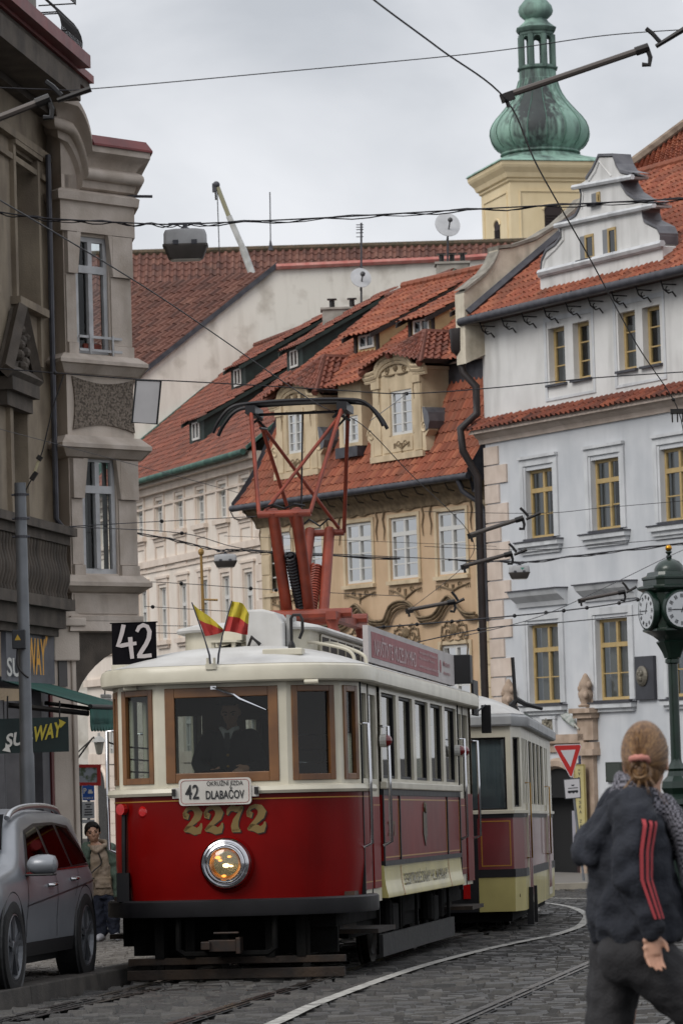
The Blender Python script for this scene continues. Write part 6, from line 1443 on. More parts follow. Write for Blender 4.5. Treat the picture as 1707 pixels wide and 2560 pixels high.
# little flags in the bracket on the roof edge
def flag(loc_pts,pole,name,label,ytop):
    pass
TM=Matrix.Translation((-1.095,31.8,gz(31.8)))@(Matrix.Rotation(-GA,4,'Z')@Matrix.Rotation(-.0202,4,'X'))
def TW(x,y,z): return TM@V((x,y,z))
PY=mat('flag_yellow','#bcaa33',.75); PR=mat('flag_red','#a3302c',.75)
def pxloc(px,py,ly):
    # place at local depth ly in front of the tram
    r=ray(px,py); c=V((0,0,CAMZ)); n=V((math.sin(GA),math.cos(GA),0)); o=TW(0,ly,0); t=(o-c).dot(n)/r.dot(n); return c+r*t
for nm,pole,top,bot,lab in (('flag',[(526,1660),(524,1638),(512,1598),(480,1506)],[(481,1508),(498,1524),(520,1538),(541,1556),(558,1572)],[(513,1590),(526,1589),(538,1586),(550,1583),(559,1578)],'small yellow over red flag drooping, the left one of the pair on the tram roof'),
    ('flag',[(545,1660),(547,1635),(556,1590),(580,1502)],[(579,1503),(592,1505),(606,1508),(617,1524),(623,1535)],[(559,1578),(575,1579),(592,1582),(607,1586),(619,1587)],'small yellow over red flag spread open, the right one on the tram roof')):
    q=pxloc(*pole[0],-.15); t=thing('small_flag',q,lab,'flag','flags on the tram roof')
    m=MB(); m.tube([pxloc(x,y,-.15) for x,y in pole],[.009,.009,.006,.006],6); m.build('pole',ZINC,t)
    rows=[]
    for j in range(9):
        s=j/8; rows.append([pxloc(a[0]+(b[0]-a[0])*s,a[1]+(b[1]-a[1])*s,-.15+.03*math.sin(i*1.7+s*2)) for i,(a,b) in enumerate(zip(smooth_path(top,2),smooth_path(bot,2)))])
    m=MB(); m.loft(rows[:5],close=False); m.build('yellow_band',PY,t,smooth=80); m=MB(); m.loft(rows[4:],close=False); m.build('red_band',PR,t,smooth=80)
# ================= the trailer car behind
GB=R(5.5); LOC=(.90,43.4,gz(43.4))
K=thing('tram_trailer',LOC,'cream, dark red and yellow trailer car coupled behind the tram','tram trailer',rot=(-.022,0,-GB)); K['_loc']=1
TR2=mat('trailer_red','#6e2325',.3,0,c2='#5d1c1e',scale=1.5,coat=.3)
KF=[(-1.1,.5),(-1.0,0),(1.0,0),(1.1,.5)]; YK=9.2
kf=[(-1.1,1.2)]+KF+[(1.1,1.2)]
kr=[(x,YK-y) for x,y in kf][::-1]; kring=kf+kr
def kb(m,name,matl,par=K,**k): return m.build(name,matl,par,local=True,**k)
path=[(-1.1,YK-.5)]+KF+[(1.1,YK-.5)]
for nm,matl,pr in (('lower_panel',TYEL,[(-.04,.24),(.0,.24),(.01,.64),(-.04,.64)]),('black_band',TBLK,[(-.04,.635),(.018,.64),(.018,.735),(-.04,.735)]),('side_panel',TR2,[(-.04,.73),(0,.73),(0,1.36),(-.04,1.36)]),('waist_band',TBLK,[(-.04,1.335),(.012,1.335),(.012,1.385),(-.04,1.385)]),('belt_rail',TCRM,[(-.04,1.38),(.03,1.385),(.03,1.42),(-.04,1.43)])):
    m=MB(); m.sweep(path,pr); kb(m,nm,matl)
m=MB()
for a,b in ((.62,.97),(-.97,-.62)):
    for z in (.77,1.29): m.box(a,b,-.005,0,z,z+.012)
    for x in (a,b-.012): m.box(x,x+.012,-.005,0,.782,1.29)
    kb(m,'gold_line',GOLD); m=MB()
m=MB(); m.box(-.58,.58,-.03,0.02,.24,1.38); kb(m,'black_front',TBLK)
SKYREF=mat('sky_reflection_grey','#98a2ab',.7,c2='#8b959e')
fs=[]
for i,(a,b) in enumerate(zip(path,path[1:])):
    a,b=V(a),V(b); d=b-a; L=d.length; f=LF((a.x,a.y,0),(d.x,d.y,0),(d.y,-d.x,0))
    if i in (0,4):
        far=i==4
        ops_=[]
        if far: us=[(.1,.3),(.42,.62),(.8,1.05),(1.2,1.45)]+[(1.75+k*1.05,2.6+k*1.05) for k in range(4)]+[(6.2,6.5),(6.7,7.0)]
        else: us=[(.4+k*1.05,1.3+k*1.05) for k in range(7)]
        ops_=[(p,q,1.5,2.28) for p,q in us]
    elif i==2: ops_=[(.16,.84,1.43,2.28),(.98,1.02,1.43,2.28),(1.24,1.94,1.43,2.28)]
    else: ops_=[(.1,L-.08,1.46,2.28)]
    m=MB(); wall(m,f,0,L,1.40,2.42,ops_,.06); wall(m,f,0,L,1.40,2.42,ops_,0,-.06); kb(m,'window_band',TCRM)
    for o_ in ops_:
        w=twin(f,K,*o_,-.06,TBLK,.02,.035)
    if i==2: m=MB(); f.box(m,.1,1.98,1.4,2.3,-.16,-.14); kb(m,'blind',SKYREF)  # grey-blue sheet stands in for sky reflected in the front panes
    if i==4:
        for a0,b0 in ((.70,1.55),(6.1,7.05)):
            m=MB(); f.box(m,a0,b0,.3,1.5,-.01,.022); dd=kb(m,'door',TCRM)
            m=MB()
            for p,q in ((a0+.1,a0+.36),(a0+.5,a0+.76)): f.box(m,p,q,.4,1.36,.022,.03)
            m.build('door_panel',TR2,dd,local=True)
            m=MB()
            for u in (a0-.03,): m.tube([f.w(u,1.75,0),f.w(u,1.75,.06),f.w(u,.85,.06),f.w(u,.85,0)],.011,6)
            m.build('handrail',MATS['brass'],dd,local=True,smooth=60)
        m=MB()
        for u in (.62,1.62): f.box(m,u,u+.06,.05,.5,-.02,.06)
        kb(m,'step_guard',TBLK)
m=MB(); rings=[[(x,y,z) for x,y in offs(kring,o)] for o,z in ((.0,2.41),(.07,2.41),(.085,2.43),(.085,2.52),(.05,2.56))]; m.loft(rings,cap=False); kb(m,'cornice',mat('grey_cornice','#9fa0a0',.5,c2='#8b8c8c'),smooth=30)
m=MB(); rings=[]; base=offs(kring,.06)
for k in range(9):
    s=1-k/9; rings.append([(x*s,min(max(y,1.4),YK-1.4)+(y-min(max(y,1.4),YK-1.4))*s,2.555+.33*(1-s**2.2)) for x,y in base])
m.loft(rings,cap=True); kb(m,'roof',ROOFW,smooth=60)
m=MB(); m.box(-.95,.95,.2,9.,.12,.3); m.box(-1.0,1.0,.1,YK-.1,.3,.4); kb(m,'underframe',UND)
m=MB(); m.box(-1.05,1.05,.2,YK-.2,.40,.44); m.box(-1.05,1.05,.3,YK-.3,2.42,2.45); kb(m,'floor',WOODI)
m=MB(); m.box(-1.0,1.0,2.2,2.24,.44,2.42); kb(m,'bulkhead',WOODI)
for sx in (1,-1):
    for y in (3.,6.2):
        m=MB(); m.lathe([(.1,-.06),(.38,-.05),(.4,-.03),(.37,-.02),(.37,.05),(.3,.055),(.26,.02),(.1,.06)],(sx*.72,y,.38),24,(sx,0,0)); kb(m,'wheel',MATS['wheel_iron'],smooth=35)
m=MB(); m.tube([(.98,1.9,2.75),(.96,1.9,3.3)],.022,6); m.tube([(.98,1.9,2.62),(.94,1.9,2.72),(1.0,1.9,2.78),(1.1,1.9,2.72),(1.3,2.0,2.66)],[.05,.05,.04,.03,.02],6); kb(m,'roof_mast',IRON,smooth=50)
m=MB(); m.box(.86,1.12,1.6,2.6,2.56,2.6); kb(m,'roof_vent',mat('vent_green','#4f5a52',.6))
m=MB(); m.tube([(-.05,-1.2,.35),(-.3,.3,.35)],.05,8); m.box(-.15,.1,-.4,0,.25,.5); kb(m,'drawbar',UND)
m=MB(); m.box(-.5,-.42,-.06,-.03,.4,.6); m.box(.4,.48,-.06,-.03,.4,.6); kb(m,'tail_lamp',MATS['lamp_red'])
del K['_loc']
# ================= the silver car
SIL=mat('silver_paint','#7e8186',.36,.3,c2='#75787d',scale=2,coat=.15); BLKP=mat('black_plastic','#111214',.5); TYRE=mat('tyre','#0e0e0f',.8,bump=.2); CGL=glass('car_glass','#1d2123',.12,1.4,.05,.0); ALU=mat('alloy','#5b5d61',.35,.5)
HC=R(7.7); CZ=gz(30)+.10
A_=thing('parked_car',(-3.566,29.02,CZ),'silver sport utility car parked at the kerb, its front cut off by the picture edge','car',rot=(-.0202,0,-HC)); A_['_loc']=1
def top(y): return float(np.interp(y,[-.86,-.8,-.55,-.1,.3,.5,.75,1.05,1.5,2.2,2.9,3.15,3.35,3.5,3.62,3.66],[.62,.8,.91,.97,1.01,1.1,1.27,1.42,1.475,1.485,1.455,1.42,1.28,1.08,.9,.6]))
def half(y,z):
    b=.905-.05*max(0,(.5-z)/.3)**2 if z<.95 else .895-(z-.95)*.36
    if .6<z<.95: b+=.015*math.sin((z-.6)/.35*pi)
    if y>3.0: b-=.30*max(0,(y-3.0)/.66)**2.2
    if y<-.2: b-=.30*max(0,(-.2-y)/.66)**2.4
    return b
ys=[-.86,-.82,-.74,-.6,-.4,-.2,0,.15,.3,.42,.55,.7,.85,1.0,1.2,1.5,1.9,2.3,2.7,2.95,3.1,3.22,3.34,3.45,3.54,3.61,3.66]
rings=[]
for y in ys:
    zt=top(y); zb=.28; r=[]
    nz=14
    for j in range(nz+1):
        t=j/nz; z=zb+(zt-zb)*t; x=half(y,z); 
        r.append((x,y,z))
    xt=half(y,zt); r+= [(xt-.03,y,zt+.022),(xt-.10,y,zt+.04),(xt*.6,y,zt+.055),(0,y,zt+.062)]
    full=r+[(-p[0],p[1],p[2]) for p in r[::-1][1:]]
    rings.append(full)
m=MB(); m.loft(rings,close=True,cap=True); body=m.build('body',SIL,A_,local=True,smooth=40)
def sidepoly(name,pts,matl,off=.006,par=A_,both=True,sub=8):
    "a panel lying on the car's flank, outlined in (y,z)"
    o=None
    for sx in ((1,-1) if both else (1,)):
        m=MB(); n=len(pts); dense=[]
        for i in range(n):
            a,b=pts[i],pts[(i+1)%n]
            for k in range(sub): t=k/sub; dense.append((a[0]+(b[0]-a[0])*t,a[1]+(b[1]-a[1])*t))
        cy=sum(p[0] for p in pts)/n; cz=sum(p[1] for p in pts)/n
        vs=[(sx*(half(cy,cz)+off),cy,cz)]; fs=[]; N_=len(dense); K_=4
        for k in range(1,K_+1):
            for y,z in dense: yy=cy+(y-cy)*k/K_; zz=cz+(z-cz)*k/K_; vs.append((sx*(half(yy,zz)+off),yy,zz))
        for i in range(N_): fs.append((0,1+i,1+(i+1)%N_))
        for k in range(K_-1):
            for i in range(N_): a=1+k*N_+i; b=1+k*N_+(i+1)%N_; fs.append((a,a+N_,b+N_,b))
        m.add(vs,fs); o=m.build(name,matl,par,local=True,smooth=30)
    return o
sidepoly('window_surround',[(.62,.985),(1.12,1.345),(1.55,1.40),(2.3,1.41),(2.85,1.375),(3.2,1.03),(3.1,1.01)],BLKP,.004)
sidepoly('side_window',[(.74,1.01),(1.14,1.32),(1.58,1.375),(1.62,1.0)],CGL,.008); sidepoly('side_window',[(1.72,1.0),(1.68,1.378),(2.28,1.385),(2.36,1.015)],CGL,.008); sidepoly('side_window',[(2.44,1.02),(2.38,1.383),(2.78,1.35),(3.08,1.04)],CGL,.008)
sidepoly('sill',[(.45,.28),(.45,.40),(2.3,.40),(2.3,.28)],BLKP,.012)
sidepoly('belt_trim',[(.6,.972),(.6,.984),(3.1,1.012),(3.1,1.0)],CHR,.008)
sidepoly('door_gap',[(1.64,.42),(1.64,.97),(1.652,.97),(1.652,.42)],BLKP,.003); sidepoly('door_gap',[(.5,.45),(.56,.97),(.572,.97),(.512,.45)],BLKP,.003); sidepoly('door_gap',[(2.32,.75),(2.62,1.0),(2.632,1.0),(2.332,.75)],BLKP,.003); sidepoly('crease',[(.5,.70),(.5,.712),(3.5,.90),(3.5,.885)],mat('crease_shadow','#4a4c50',.35,.7),.004)
for sx in (1,-1):
    for y in (0,2.75):
        m=MB(); x=sx*.86
        m.lathe([(.40,-.12),(.40,.05),(.42,.062),(.435,.05)],(x,y,.37),32,(sx,0,0),0,'s'); m.build('wheel_arch',BLKP,A_,local=True)
        m=MB(); m.lathe([(.22,-.16),(.34,-.16),(.365,-.12),(.368,.02),(.355,.055),(.30,.068),(.265,.06),(.26,.0)],(x+sx*.01,y,.36),36,(sx,0,0)); w=m.build('wheel',TYRE,A_,local=True,smooth=30)
        m=MB(); m.lathe([(.262,.058),(.25,.062),(.235,.03),(.23,.0)],(x+sx*.01,y,.36),32,(sx,0,0),0,''); c=V((x+sx*.03,y,.36))
        for k in range(5):
            for da in (-.13,.13):
                a=2*pi*k/5+.3+da; m.obox(c+V((0,math.cos(a)*.04-math.sin(a)*.015,math.sin(a)*.04+math.cos(a)*.015)),(sx*.03,0,0),(0,math.cos(a)*.2,math.sin(a)*.2),(0,math.sin(a)*.03,-math.cos(a)*.03))
        m.lathe([(.06,.0),(.06,.045),(.04,.055)],(x+sx*.01,y,.36),16,(sx,0,0)); m.build('rim',ALU,w,local=True)
    m=MB(); m.tube(smooth_path([V((sx*.66,.95,1.45)),V((sx*.67,1.08,1.505)),V((sx*.67,1.5,1.545)),V((sx*.67,2.2,1.555)),V((sx*.66,2.75,1.53)),V((sx*.65,2.95,1.47))],4),.026,8); m.build('roof_rail',mat('rail_satin','#b4b6b9',.3,.8),A_,local=True,smooth=60)
    m=MB(); mm=[]
    for t,s in ((0,.35),(.12,.8),(.35,1),(.7,1),(.92,.85),(1,.4)):
        xx=sx*(.90+.24*t); mm.append([(xx,.62+.10*math.cos(R(a))*s,1.05+.085*math.sin(R(a))*s) for a in range(0,360,30)])
    m.loft(mm); o=m.build('mirror',SIL,A_,local=True,smooth=50); m=MB(); m.box(sx*.88,sx*1.12,.56,.70,.955,.975); m.build('mirror_foot',BLKP,o,local=True,bevel=.008)
    for y,z in ((1.40,.865),(2.30,.90)):
        m=MB(); x=half(y,z); m.tube([(sx*(x+.0),y-.1,z),(sx*(x+.035),y-.07,z),(sx*(x+.035),y+.07,z+.004),(sx*(x),y+.1,z+.004)],.015,8); m.build('door_handle',CHR,A_,local=True,smooth=60)
    m=MB(); m.ball((sx*.72,-.66,.70),(.16,.14,.10),14,8); m.build('headlight',mat('lamp_clear','#9a9da0',.1,.3,coat=1),A_,local=True,smooth=60); m=MB(); m.box(sx*.5,sx*.64,3.5,3.6,.75,1.0); m.build('tail_light',MATS['lamp_red'],A_,local=True,bevel=.02)
m=MB(); m.loft([[(x*half(y,z)*.86,y-.03,z+.085) for x in (-1,-.5,0,.5,1)] for y,z in ((.5,1.1),(.75,1.27),(1.0,1.40))],close=False); m.build('windscreen',CGL,A_,local=True,smooth=60)
m=MB(); m.loft([[(x*half(y,z)*.85,y+.04,z+.085) for x in (-1,-.5,0,.5,1)] for y,z in ((3.2,1.38),(3.35,1.28),(3.48,1.1))],close=False); m.build('rear_window',CGL,A_,local=True,smooth=60)
m=MB(); m.tube([(.56,3.3,1.32),(.56,3.42,1.36),(.5,3.5,1.3)],.012,5); m.build('rear_wiper',BLKP,A_,local=True)
m=MB(); m.box(-.5,.5,-.9,-.84,.5,.78); m.build('grille',BLKP,A_,local=True,bevel=.02); m=MB(); m.box(-.75,.75,-.3,3.3,.2,.3); m.build('underbody',BLKP,A_,local=True)
del A_['_loc']
for o in A_.children:
    if not o.name.startswith('wheel'):
        for q in [o]+list(o.children): q.data.transform(Matrix.Diagonal((1,1,.945,1)))
# ================= people
SKIN=mat('skin','#a9836d',.55,c2='#9c7762',scale=14); SKIN2=mat('skin_pale','#b98f78',.55,c2='#ab7f68',scale=14)
def rem(m,name,matl,par,vox,sm=4,smooth=80,local=True,fold=0,fs=.12):
    o=m.build(name,matl,par,smooth=None,local=local); 
    r=o.modifiers.new('surface','REMESH'); r.mode='VOXEL'; r.voxel_size=vox; r.use_smooth_shade=True
    s=o.modifiers.new('soften','SMOOTH'); s.iterations=sm; s.factor=.5
    if fold:
        tx=bpy.data.textures.get('cloth_folds_%d'%int(fs*1000)) or bpy.data.textures.new('cloth_folds_%d'%int(fs*1000),'CLOUDS'); tx.noise_scale=fs; tx.noise_depth=1
        dm=o.modifiers.new('folds','DISPLACE'); dm.texture=tx; dm.strength=fold; dm.mid_level=.5; dm.texture_coords='LOCAL'
    return o
def ell(m,c,r): m.ball(c,r,18,12)
def rings_(m,lst,n=20,yaw=0):
    "(cx,cy,cz,rx,ry) stacked ellipses"
    L_=[]
    for cx,cy,cz,rx,ry in lst:
        L_.append([(cx+rx*math.cos(2*pi*j/n)*math.cos(yaw)-ry*math.sin(2*pi*j/n)*math.sin(yaw),cy+rx*math.cos(2*pi*j/n)*math.sin(yaw)+ry*math.sin(2*pi*j/n)*math.cos(yaw),cz) for j in range(n)])
    m.loft(L_)
def limb(m,pts,rad,n=14):
    q=smooth_path([V(p) for p in pts],4); rr=np.interp(np.linspace(0,len(pts)-1,len(q)),range(len(pts)),rad); m.tube(q,list(rr),n); m.ball(q[0],rr[0],n,8); m.ball(q[-1],rr[-1],n,8)
def hand(m,w,d,side,s=1.0,curl=.5):
    "w wrist, d direction of the fingers, side the direction the thumb leaves to"
    w=V(w); d=V(d).normalized(); side=V(side); side=(side-d*side.dot(d)).normalized(); nn=d.cross(side)
    L_=.085*s
    for t,wd in ((0,.028),(.3,.034),(.65,.038),(1.,.036)):
        for k in (-1,-.33,.33,1): m.ball(w+d*L_*t+side*wd*s*k*.85,(.0125*s,)*3,8,6)
    m.tube([w-d*.01,w+d*L_],[.026*s,.034*s],10,flat=.55)
    for k,(ln,off) in enumerate(((.070,.031),(.080,.011),(.074,-.010),(.058,-.030))):
        p0=w+d*L_*.95+side*off*s; a=.35+curl*.5
        p1=p0+(d*math.cos(a*.5)+nn*math.sin(a*.5))*ln*.45*s; p2=p1+(d*math.cos(a)+nn*math.sin(a))*ln*.32*s; p3=p2+(d*math.cos(a*1.6)+nn*math.sin(a*1.6))*ln*.25*s
        m.tube([p0-d*.02,p0,p1,p2,p3],[.0095*s,.0095*s,.009*s,.008*s,.0065*s],8); m.ball(p3,.0065*s,8,6)
    t0=w+d*L_*.25+side*.03*s; t1=t0+(d*.6+side*.6+nn*.3).normalized()*.035*s; t2=t1+(d*.9+side*.15+nn*.3).normalized()*.032*s
    m.tube([w+d*.01+side*.012,t0,t1,t2],[.014*s,.0125*s,.011*s,.008*s],8); m.ball(t2,.008*s,8,6)
def head(m,c,s,fwd,up=(0,0,1),wx=1.0):
    "skull, jaw, nose and ears about c (centre of the head); s = head height"
    f=V(fwd).normalized(); u=V(up).normalized(); r=f.cross(u).normalized(); u=r.cross(f)
    def pt(x,y,z): return V(c)+r*x*s*wx+f*y*s+u*z*s
    def bl(p,rr,n=14): # oriented ellipsoid
        b=len(m.v); m.ball((0,0,0),(rr[0]*s*wx,rr[1]*s,rr[2]*s),n,10)
        for i in range(b,len(m.v)): x,y,z=m.v[i]; m.v[i]=tuple(pt(*p)+r*x+f*y+u*z)
    bl((0,-.04,.1),(.345,.42,.40)); bl((0,.10,-.12),(.29,.30,.36)); bl((0,.2,-.34),(.17,.17,.13)); bl((0,.16,-.2),(.24,.22,.22))
    bl((0,.42,-.05),(.05,.09,.14),8); bl((0,.46,-.12),(.075,.06,.05),8); bl((0,.37,-.26),(.12,.05,.03),8); bl((0,.36,-.30),(.1,.05,.03),8); bl((0,.30,.07),(.24,.09,.05),10)
    for sx in (-1,1): bl((sx*.36,-.04,-.04),(.035,.09,.13),8); bl((sx*.17,.27,-.1),(.1,.1,.09),8)
    m.tube([pt(0,-.05,-.2),pt(0,-.1,-.75)],[.2*s,.21*s],14)
    return pt
def eyes(par,pt,s,f):
    for sx in (-1,1):
        m=MB(); m.ball(pt(sx*.15,.355,.0),.045*s,8,6); m.build('eye',mat('eye_dark','#1a1310',.2),par,local=True)
        m=MB(); m.tube([pt(sx*.07,.41,.09),pt(sx*.16,.4,.115),pt(sx*.25,.33,.09)],.014*s,5); m.build('eyebrow',mat('hair_black','#120d0b',.7,spec=.15),par,local=True)
HB=mat('hair_black','#120d0b',.7,spec=.15)
# ---- the woman
Yw=11.8; cW=P(1585,2300,Yw); yaw=R(9)
Wm=thing('person',(cW.x,Yw,gz(Yw)),'woman walking right in a dark hoodie with red sleeve stripes and a checked scarf','person',rot=(0,0,yaw)); 
# local axes: x forward, -y towards the camera, z up
HOOD=mat('navy_jersey','#23262f',.9,c2='#1b1e26',scale=7,bump=.35,bscale=90); JEAN=mat('charcoal_denim','#2a292b',.85,c2='#201f21',scale=5,bump=.3,bscale=120); 
b=MB(); s=.235; hcn=V((.055,0,1.50))
ptw=head(b,hcn,s,(.36,.93,.02),(0,0,1),.80); limb(b,[(.03,0,1.42),(.0,0,1.33),(-.01,0,1.2)],[.055,.06,.1])
rings_(b,[(0,0,.84,.09,.12),(0,0,1.0,.08,.11),(0,0,1.2,.09,.11),(0,0,1.33,.06,.11)])
sh=V((-.035,-.175,1.33)); elb=V((-.05,-.20,1.13)); wr=V((.0,-.215,.965))
limb(b,[sh+V((0,.03,-.02)),elb,wr+V((0,0,.03)),wr-V((0,0,.01))],[.035,.032,.026,.022]); hand(b,wr-V((0,0,.005)),(.06,-.03,-1),(1,.25,.1),.78,.45)
limb(b,[(.01,.15,1.31),(.02,.22,1.09),(.1,.2,.93)],[.035,.032,.024]); hand(b,(.1,.2,.93),(.2,0,-1),(1,-.2,0),.95,.5)
limb(b,[(.0,-.085,.86),(.34,-.08,.55),(.56,-.08,.12)],[.06,.045,.035]); limb(b,[(-.03,.085,.86),(-.10,.08,.47),(-.42,.08,.17)],[.07,.045,.035])
rem(b,'body',SKIN2,Wm,.0048,2)
eyes(Wm,ptw,s,None)
m=MB()
rings_(m,[(.01,0,.925,.135,.18),(.01,0,.955,.142,.185),(.005,0,.985,.15,.19),(.005,0,1.04,.147,.185),(.0,0,1.12,.138,.17),(-.005,0,1.22,.132,.17),(-.002,0,1.30,.112,.165),(-.0,0,1.36,.085,.12),(0,0,1.40,.07,.085)])
AR=[sh+V((0,.03,.015)),sh+V((.0,-.01,-.03)),V((-.05,-.20,1.22)),elb+V((0,-.005,0)),V((-.02,-.212,1.04)),wr+V((-.0,0,.02))]; ARR=[.07,.07,.064,.058,.05,.044]
limb(m,AR,ARR); limb(m,[(.01,.16,1.335),(.02,.22,1.09),(.095,.2,.95)],[.085,.066,.045])
m.tube([wr+V((-.004,0,.055)),wr+V((.002,0,.0))],[.042,.04],14)
# folded hood on the back
for y,k in ((-.085,.9),(-.03,1.),(.03,1.),(.085,.9)): limb(m,[(.01,y*.9,1.375),(-.05,y,1.345),(-.10*k,y*.95,1.297),(-.145*k,y*.85,1.245),(-.168*k,y*.7,1.20)],[.026,.034,.04,.042,.024])
limb(m,[(.03,-.11,1.375),(-.02,-.12,1.37),(-.07,-.085,1.35)],[.03,.034,.034])
rem(m,'hoodie',HOOD,Wm,.0075,4,fold=.045,fs=.075)
def on_arm(t,th,k=1.0):
    n=len(AR)-1; i=min(int(t*n),n-1); q=t*n-i; c=AR[i].lerp(AR[i+1],q); r=ARR[i]+(ARR[i+1]-ARR[i])*q
    return c+V((math.sin(th),-math.cos(th),0))*(r*k+.011)
STR=mat('stripe_coral','#a23a3f',.8)
for k in range(3):
    m=MB(); th=.12+k*.30; A1=[];B1=[]
    for i in range(26): t=.02+.90*i/25; A1.append(on_arm(t,th)); B1.append(on_arm(t,th+.17))
    L0=[on_arm(.02,th,.7)+V((0,.0,.05))]; m.loft([A1,B1],close=False); m.build('sleeve_stripe',STR,Wm,local=True,smooth=60)
m=MB()
rings_(m,[(0,0,.82,.09,.13),(-.0,0,.86,.118,.155),(.0,0,.92,.12,.16),(0,0,.97,.115,.155)])
limb(m,[(-.01,-.08,.89),(.16,-.085,.73),(.34,-.08,.55),(.46,-.08,.33),(.56,-.08,.11)],[.105,.09,.07,.062,.056]); limb(m,[(-.035,.08,.88),(-.075,.08,.68),(-.11,.08,.47),(-.27,.08,.31),(-.43,.08,.17)],[.10,.078,.063,.058,.054])
ell(m,(-.055,-.07,.88),(.085,.08,.09)); ell(m,(-.055,.07,.88),(.085,.08,.09))
rem(m,'trousers',JEAN,Wm,.008,3,fold=.018,fs=.06)
SHOE=mat('shoe_black','#141416',.6)
m=MB(); limb(m,[(.55,-.08,.06),(.64,-.08,.06),(.73,-.08,.08)],[.05,.045,.035]); m.build('shoe',SHOE,Wm,local=True,smooth=60); m=MB(); limb(m,[(-.45,.08,.14),(-.38,.08,.06),(-.32,.08,.035)],[.045,.045,.035]); m.build('shoe',SHOE,Wm,local=True,smooth=60)
HAIR=mat('hair_blonde','#5a4029',.5,c2='#7d5d3c',scale=3,streak=0,contrast=(.4,.6))
nt=HAIR.node_tree; tcn=[n for n in nt.nodes if n.type=='TEX_COORD'][0]; mpn=nt.nodes.new('ShaderNodeMapping'); mpn.inputs['Scale'].default_value=(26,26,7); nt.links.new(tcn.outputs['Object'],mpn.inputs[0])
for n in nt.nodes:
    if n.type=='TEX_NOISE': nt.links.new(mpn.outputs[0],n.inputs['Vector'])
f3=V((.36,.93,0)).normalized(); r3=V((f3.y,-f3.x,0))
m=MB()
def hb(x,y,z,rx,ry,rz):
    bb=len(m.v); m.ball((0,0,0),(rx*s*.80,ry*s*.92,rz*s),18,12)
    for i in range(bb,len(m.v)): X,Y_,Z=m.v[i]; m.v[i]=tuple(ptw(x,y,z)+r3*X+f3*Y_+V((0,0,Z)))
hb(0,-.075,.13,.385,.44,.42); hb(0,-.16,-.08,.31,.33,.32); hb(-.03,-.46,-.12,.16,.12,.13); hb(.03,-.46,-.2,.14,.11,.12); hb(-.06,-.44,-.22,.12,.1,.1); hb(0,.2,.36,.26,.16,.14)
rem(m,'hair',HAIR,Wm,.006,3)
HMAT=[HAIR,mat('hair_light','#8a6a45',.5),mat('hair_dark','#4a3322',.55),mat('hair_mid','#6a4d30',.5)]
def skull(d,k=1.0):
    d=V(d).normalized(); return ptw(0,-.07,.10)+(r3*(d.x*.385*.80)+f3*(d.y*.44*.93)+V((0,0,d.z*.425)))*s*k
bun=V((-.06,-1,-.30)).normalized(); HM=[MB() for _ in HMAT]
for k in range(420):
    ph=random.uniform(-.25,1.25)*pi; th=random.uniform(.15,1.0)
    st=V((math.cos(ph),.55-1.1*(1-th),math.sin(ph)*.95+.05)).normalized()
    if st.angle(bun)<.3: continue
    pts=[]
    for i in range(7): t=i/6; d=(st*(1-t)+bun*t); pts.append(skull(d,1.015+.012*random.random()))
    HM[random.choice((0,0,1,2,3))].tube(pts,[.0015,.0022,.0024,.0024,.0022,.002,.0014],4,cap=False)
for k in range(40):
    a=random.uniform(0,2*pi); c0=ptw(-.02,-.5,-.10); rr=random.uniform(.05,.13)*s
    HM[k%4].tube(smooth_path([c0+r3*rr*math.cos(a+i*.8)+V((0,0,rr*math.sin(a+i*.8)))-f3*.02*math.sin(i) for i in range(5)],3),.002,4,cap=False)
for k in range(14): a=random.uniform(-.3,.3); HM[k%4].tube(smooth_path([ptw(a*.5,-.5,-.2),ptw(a*1.1,-.55-.1*random.random(),-.38),ptw(a*1.6,-.46-.2*random.random(),-.58)],3),.0012,4,cap=False)
for hm,hmm in zip(HM,HMAT): hm.build('hair_strands',hmm,Wm,local=True)
m=MB(); c=ptw(-.02,-.50,-.04); m.tube([c+r3*(.105*s*math.cos(2*pi*i/16))-f3*(.03*math.sin(2*pi*i/16))+V((0,0,.03*s*math.sin(2*pi*i/16)+.015)) for i in range(17)],[.009+.003*(i%2) for i in range(17)],8); m.build('hair_tie',mat('salmon_cloth','#b5786c',.8),Wm,local=True,smooth=60)
# checked scarf
SC=bpy.data.materials.new('checked_scarf'); SC.use_nodes=True; N=SC.node_tree.nodes; L=SC.node_tree.links; bs=N['Principled BSDF']; bs.inputs['Roughness'].default_value=.9
tcn=N.new('ShaderNodeTexCoord'); ck=N.new('ShaderNodeTexChecker'); ck.inputs['Scale'].default_value=120; ck.inputs[1].default_value=lin('#7f7d85'); ck.inputs[2].default_value=lin('#1b1a22'); nn=N.new('ShaderNodeTexNoise'); nn.inputs['Scale'].default_value=9; mx_=N.new('ShaderNodeVectorMath'); mx_.operation='MULTIPLY_ADD'; mx_.inputs[1].default_value=(.05,.05,.05); L.new(tcn.outputs['Object'],nn.inputs['Vector']); L.new(nn.outputs['Color'],mx_.inputs[0]); L.new(tcn.outputs['Object'],mx_.inputs[2]); L.new(mx_.outputs[0],ck.inputs['Vector']); L.new(ck.outputs[0],bs.inputs['Base Color'])
m=MB()
for k,(z,rr,th) in enumerate(((1.385,.062,.025),(1.36,.07,.026),(1.41,.056,.022))):
    m.tube([(.03+rr*1.05*math.cos(2*pi*i/20),rr*math.sin(2*pi*i/20),z-.035*math.cos(2*pi*i/20)+.006*math.sin(i*2.3)) for i in range(21)],[th*(1+.15*math.sin(i*1.9+k)) for i in range(21)],10)
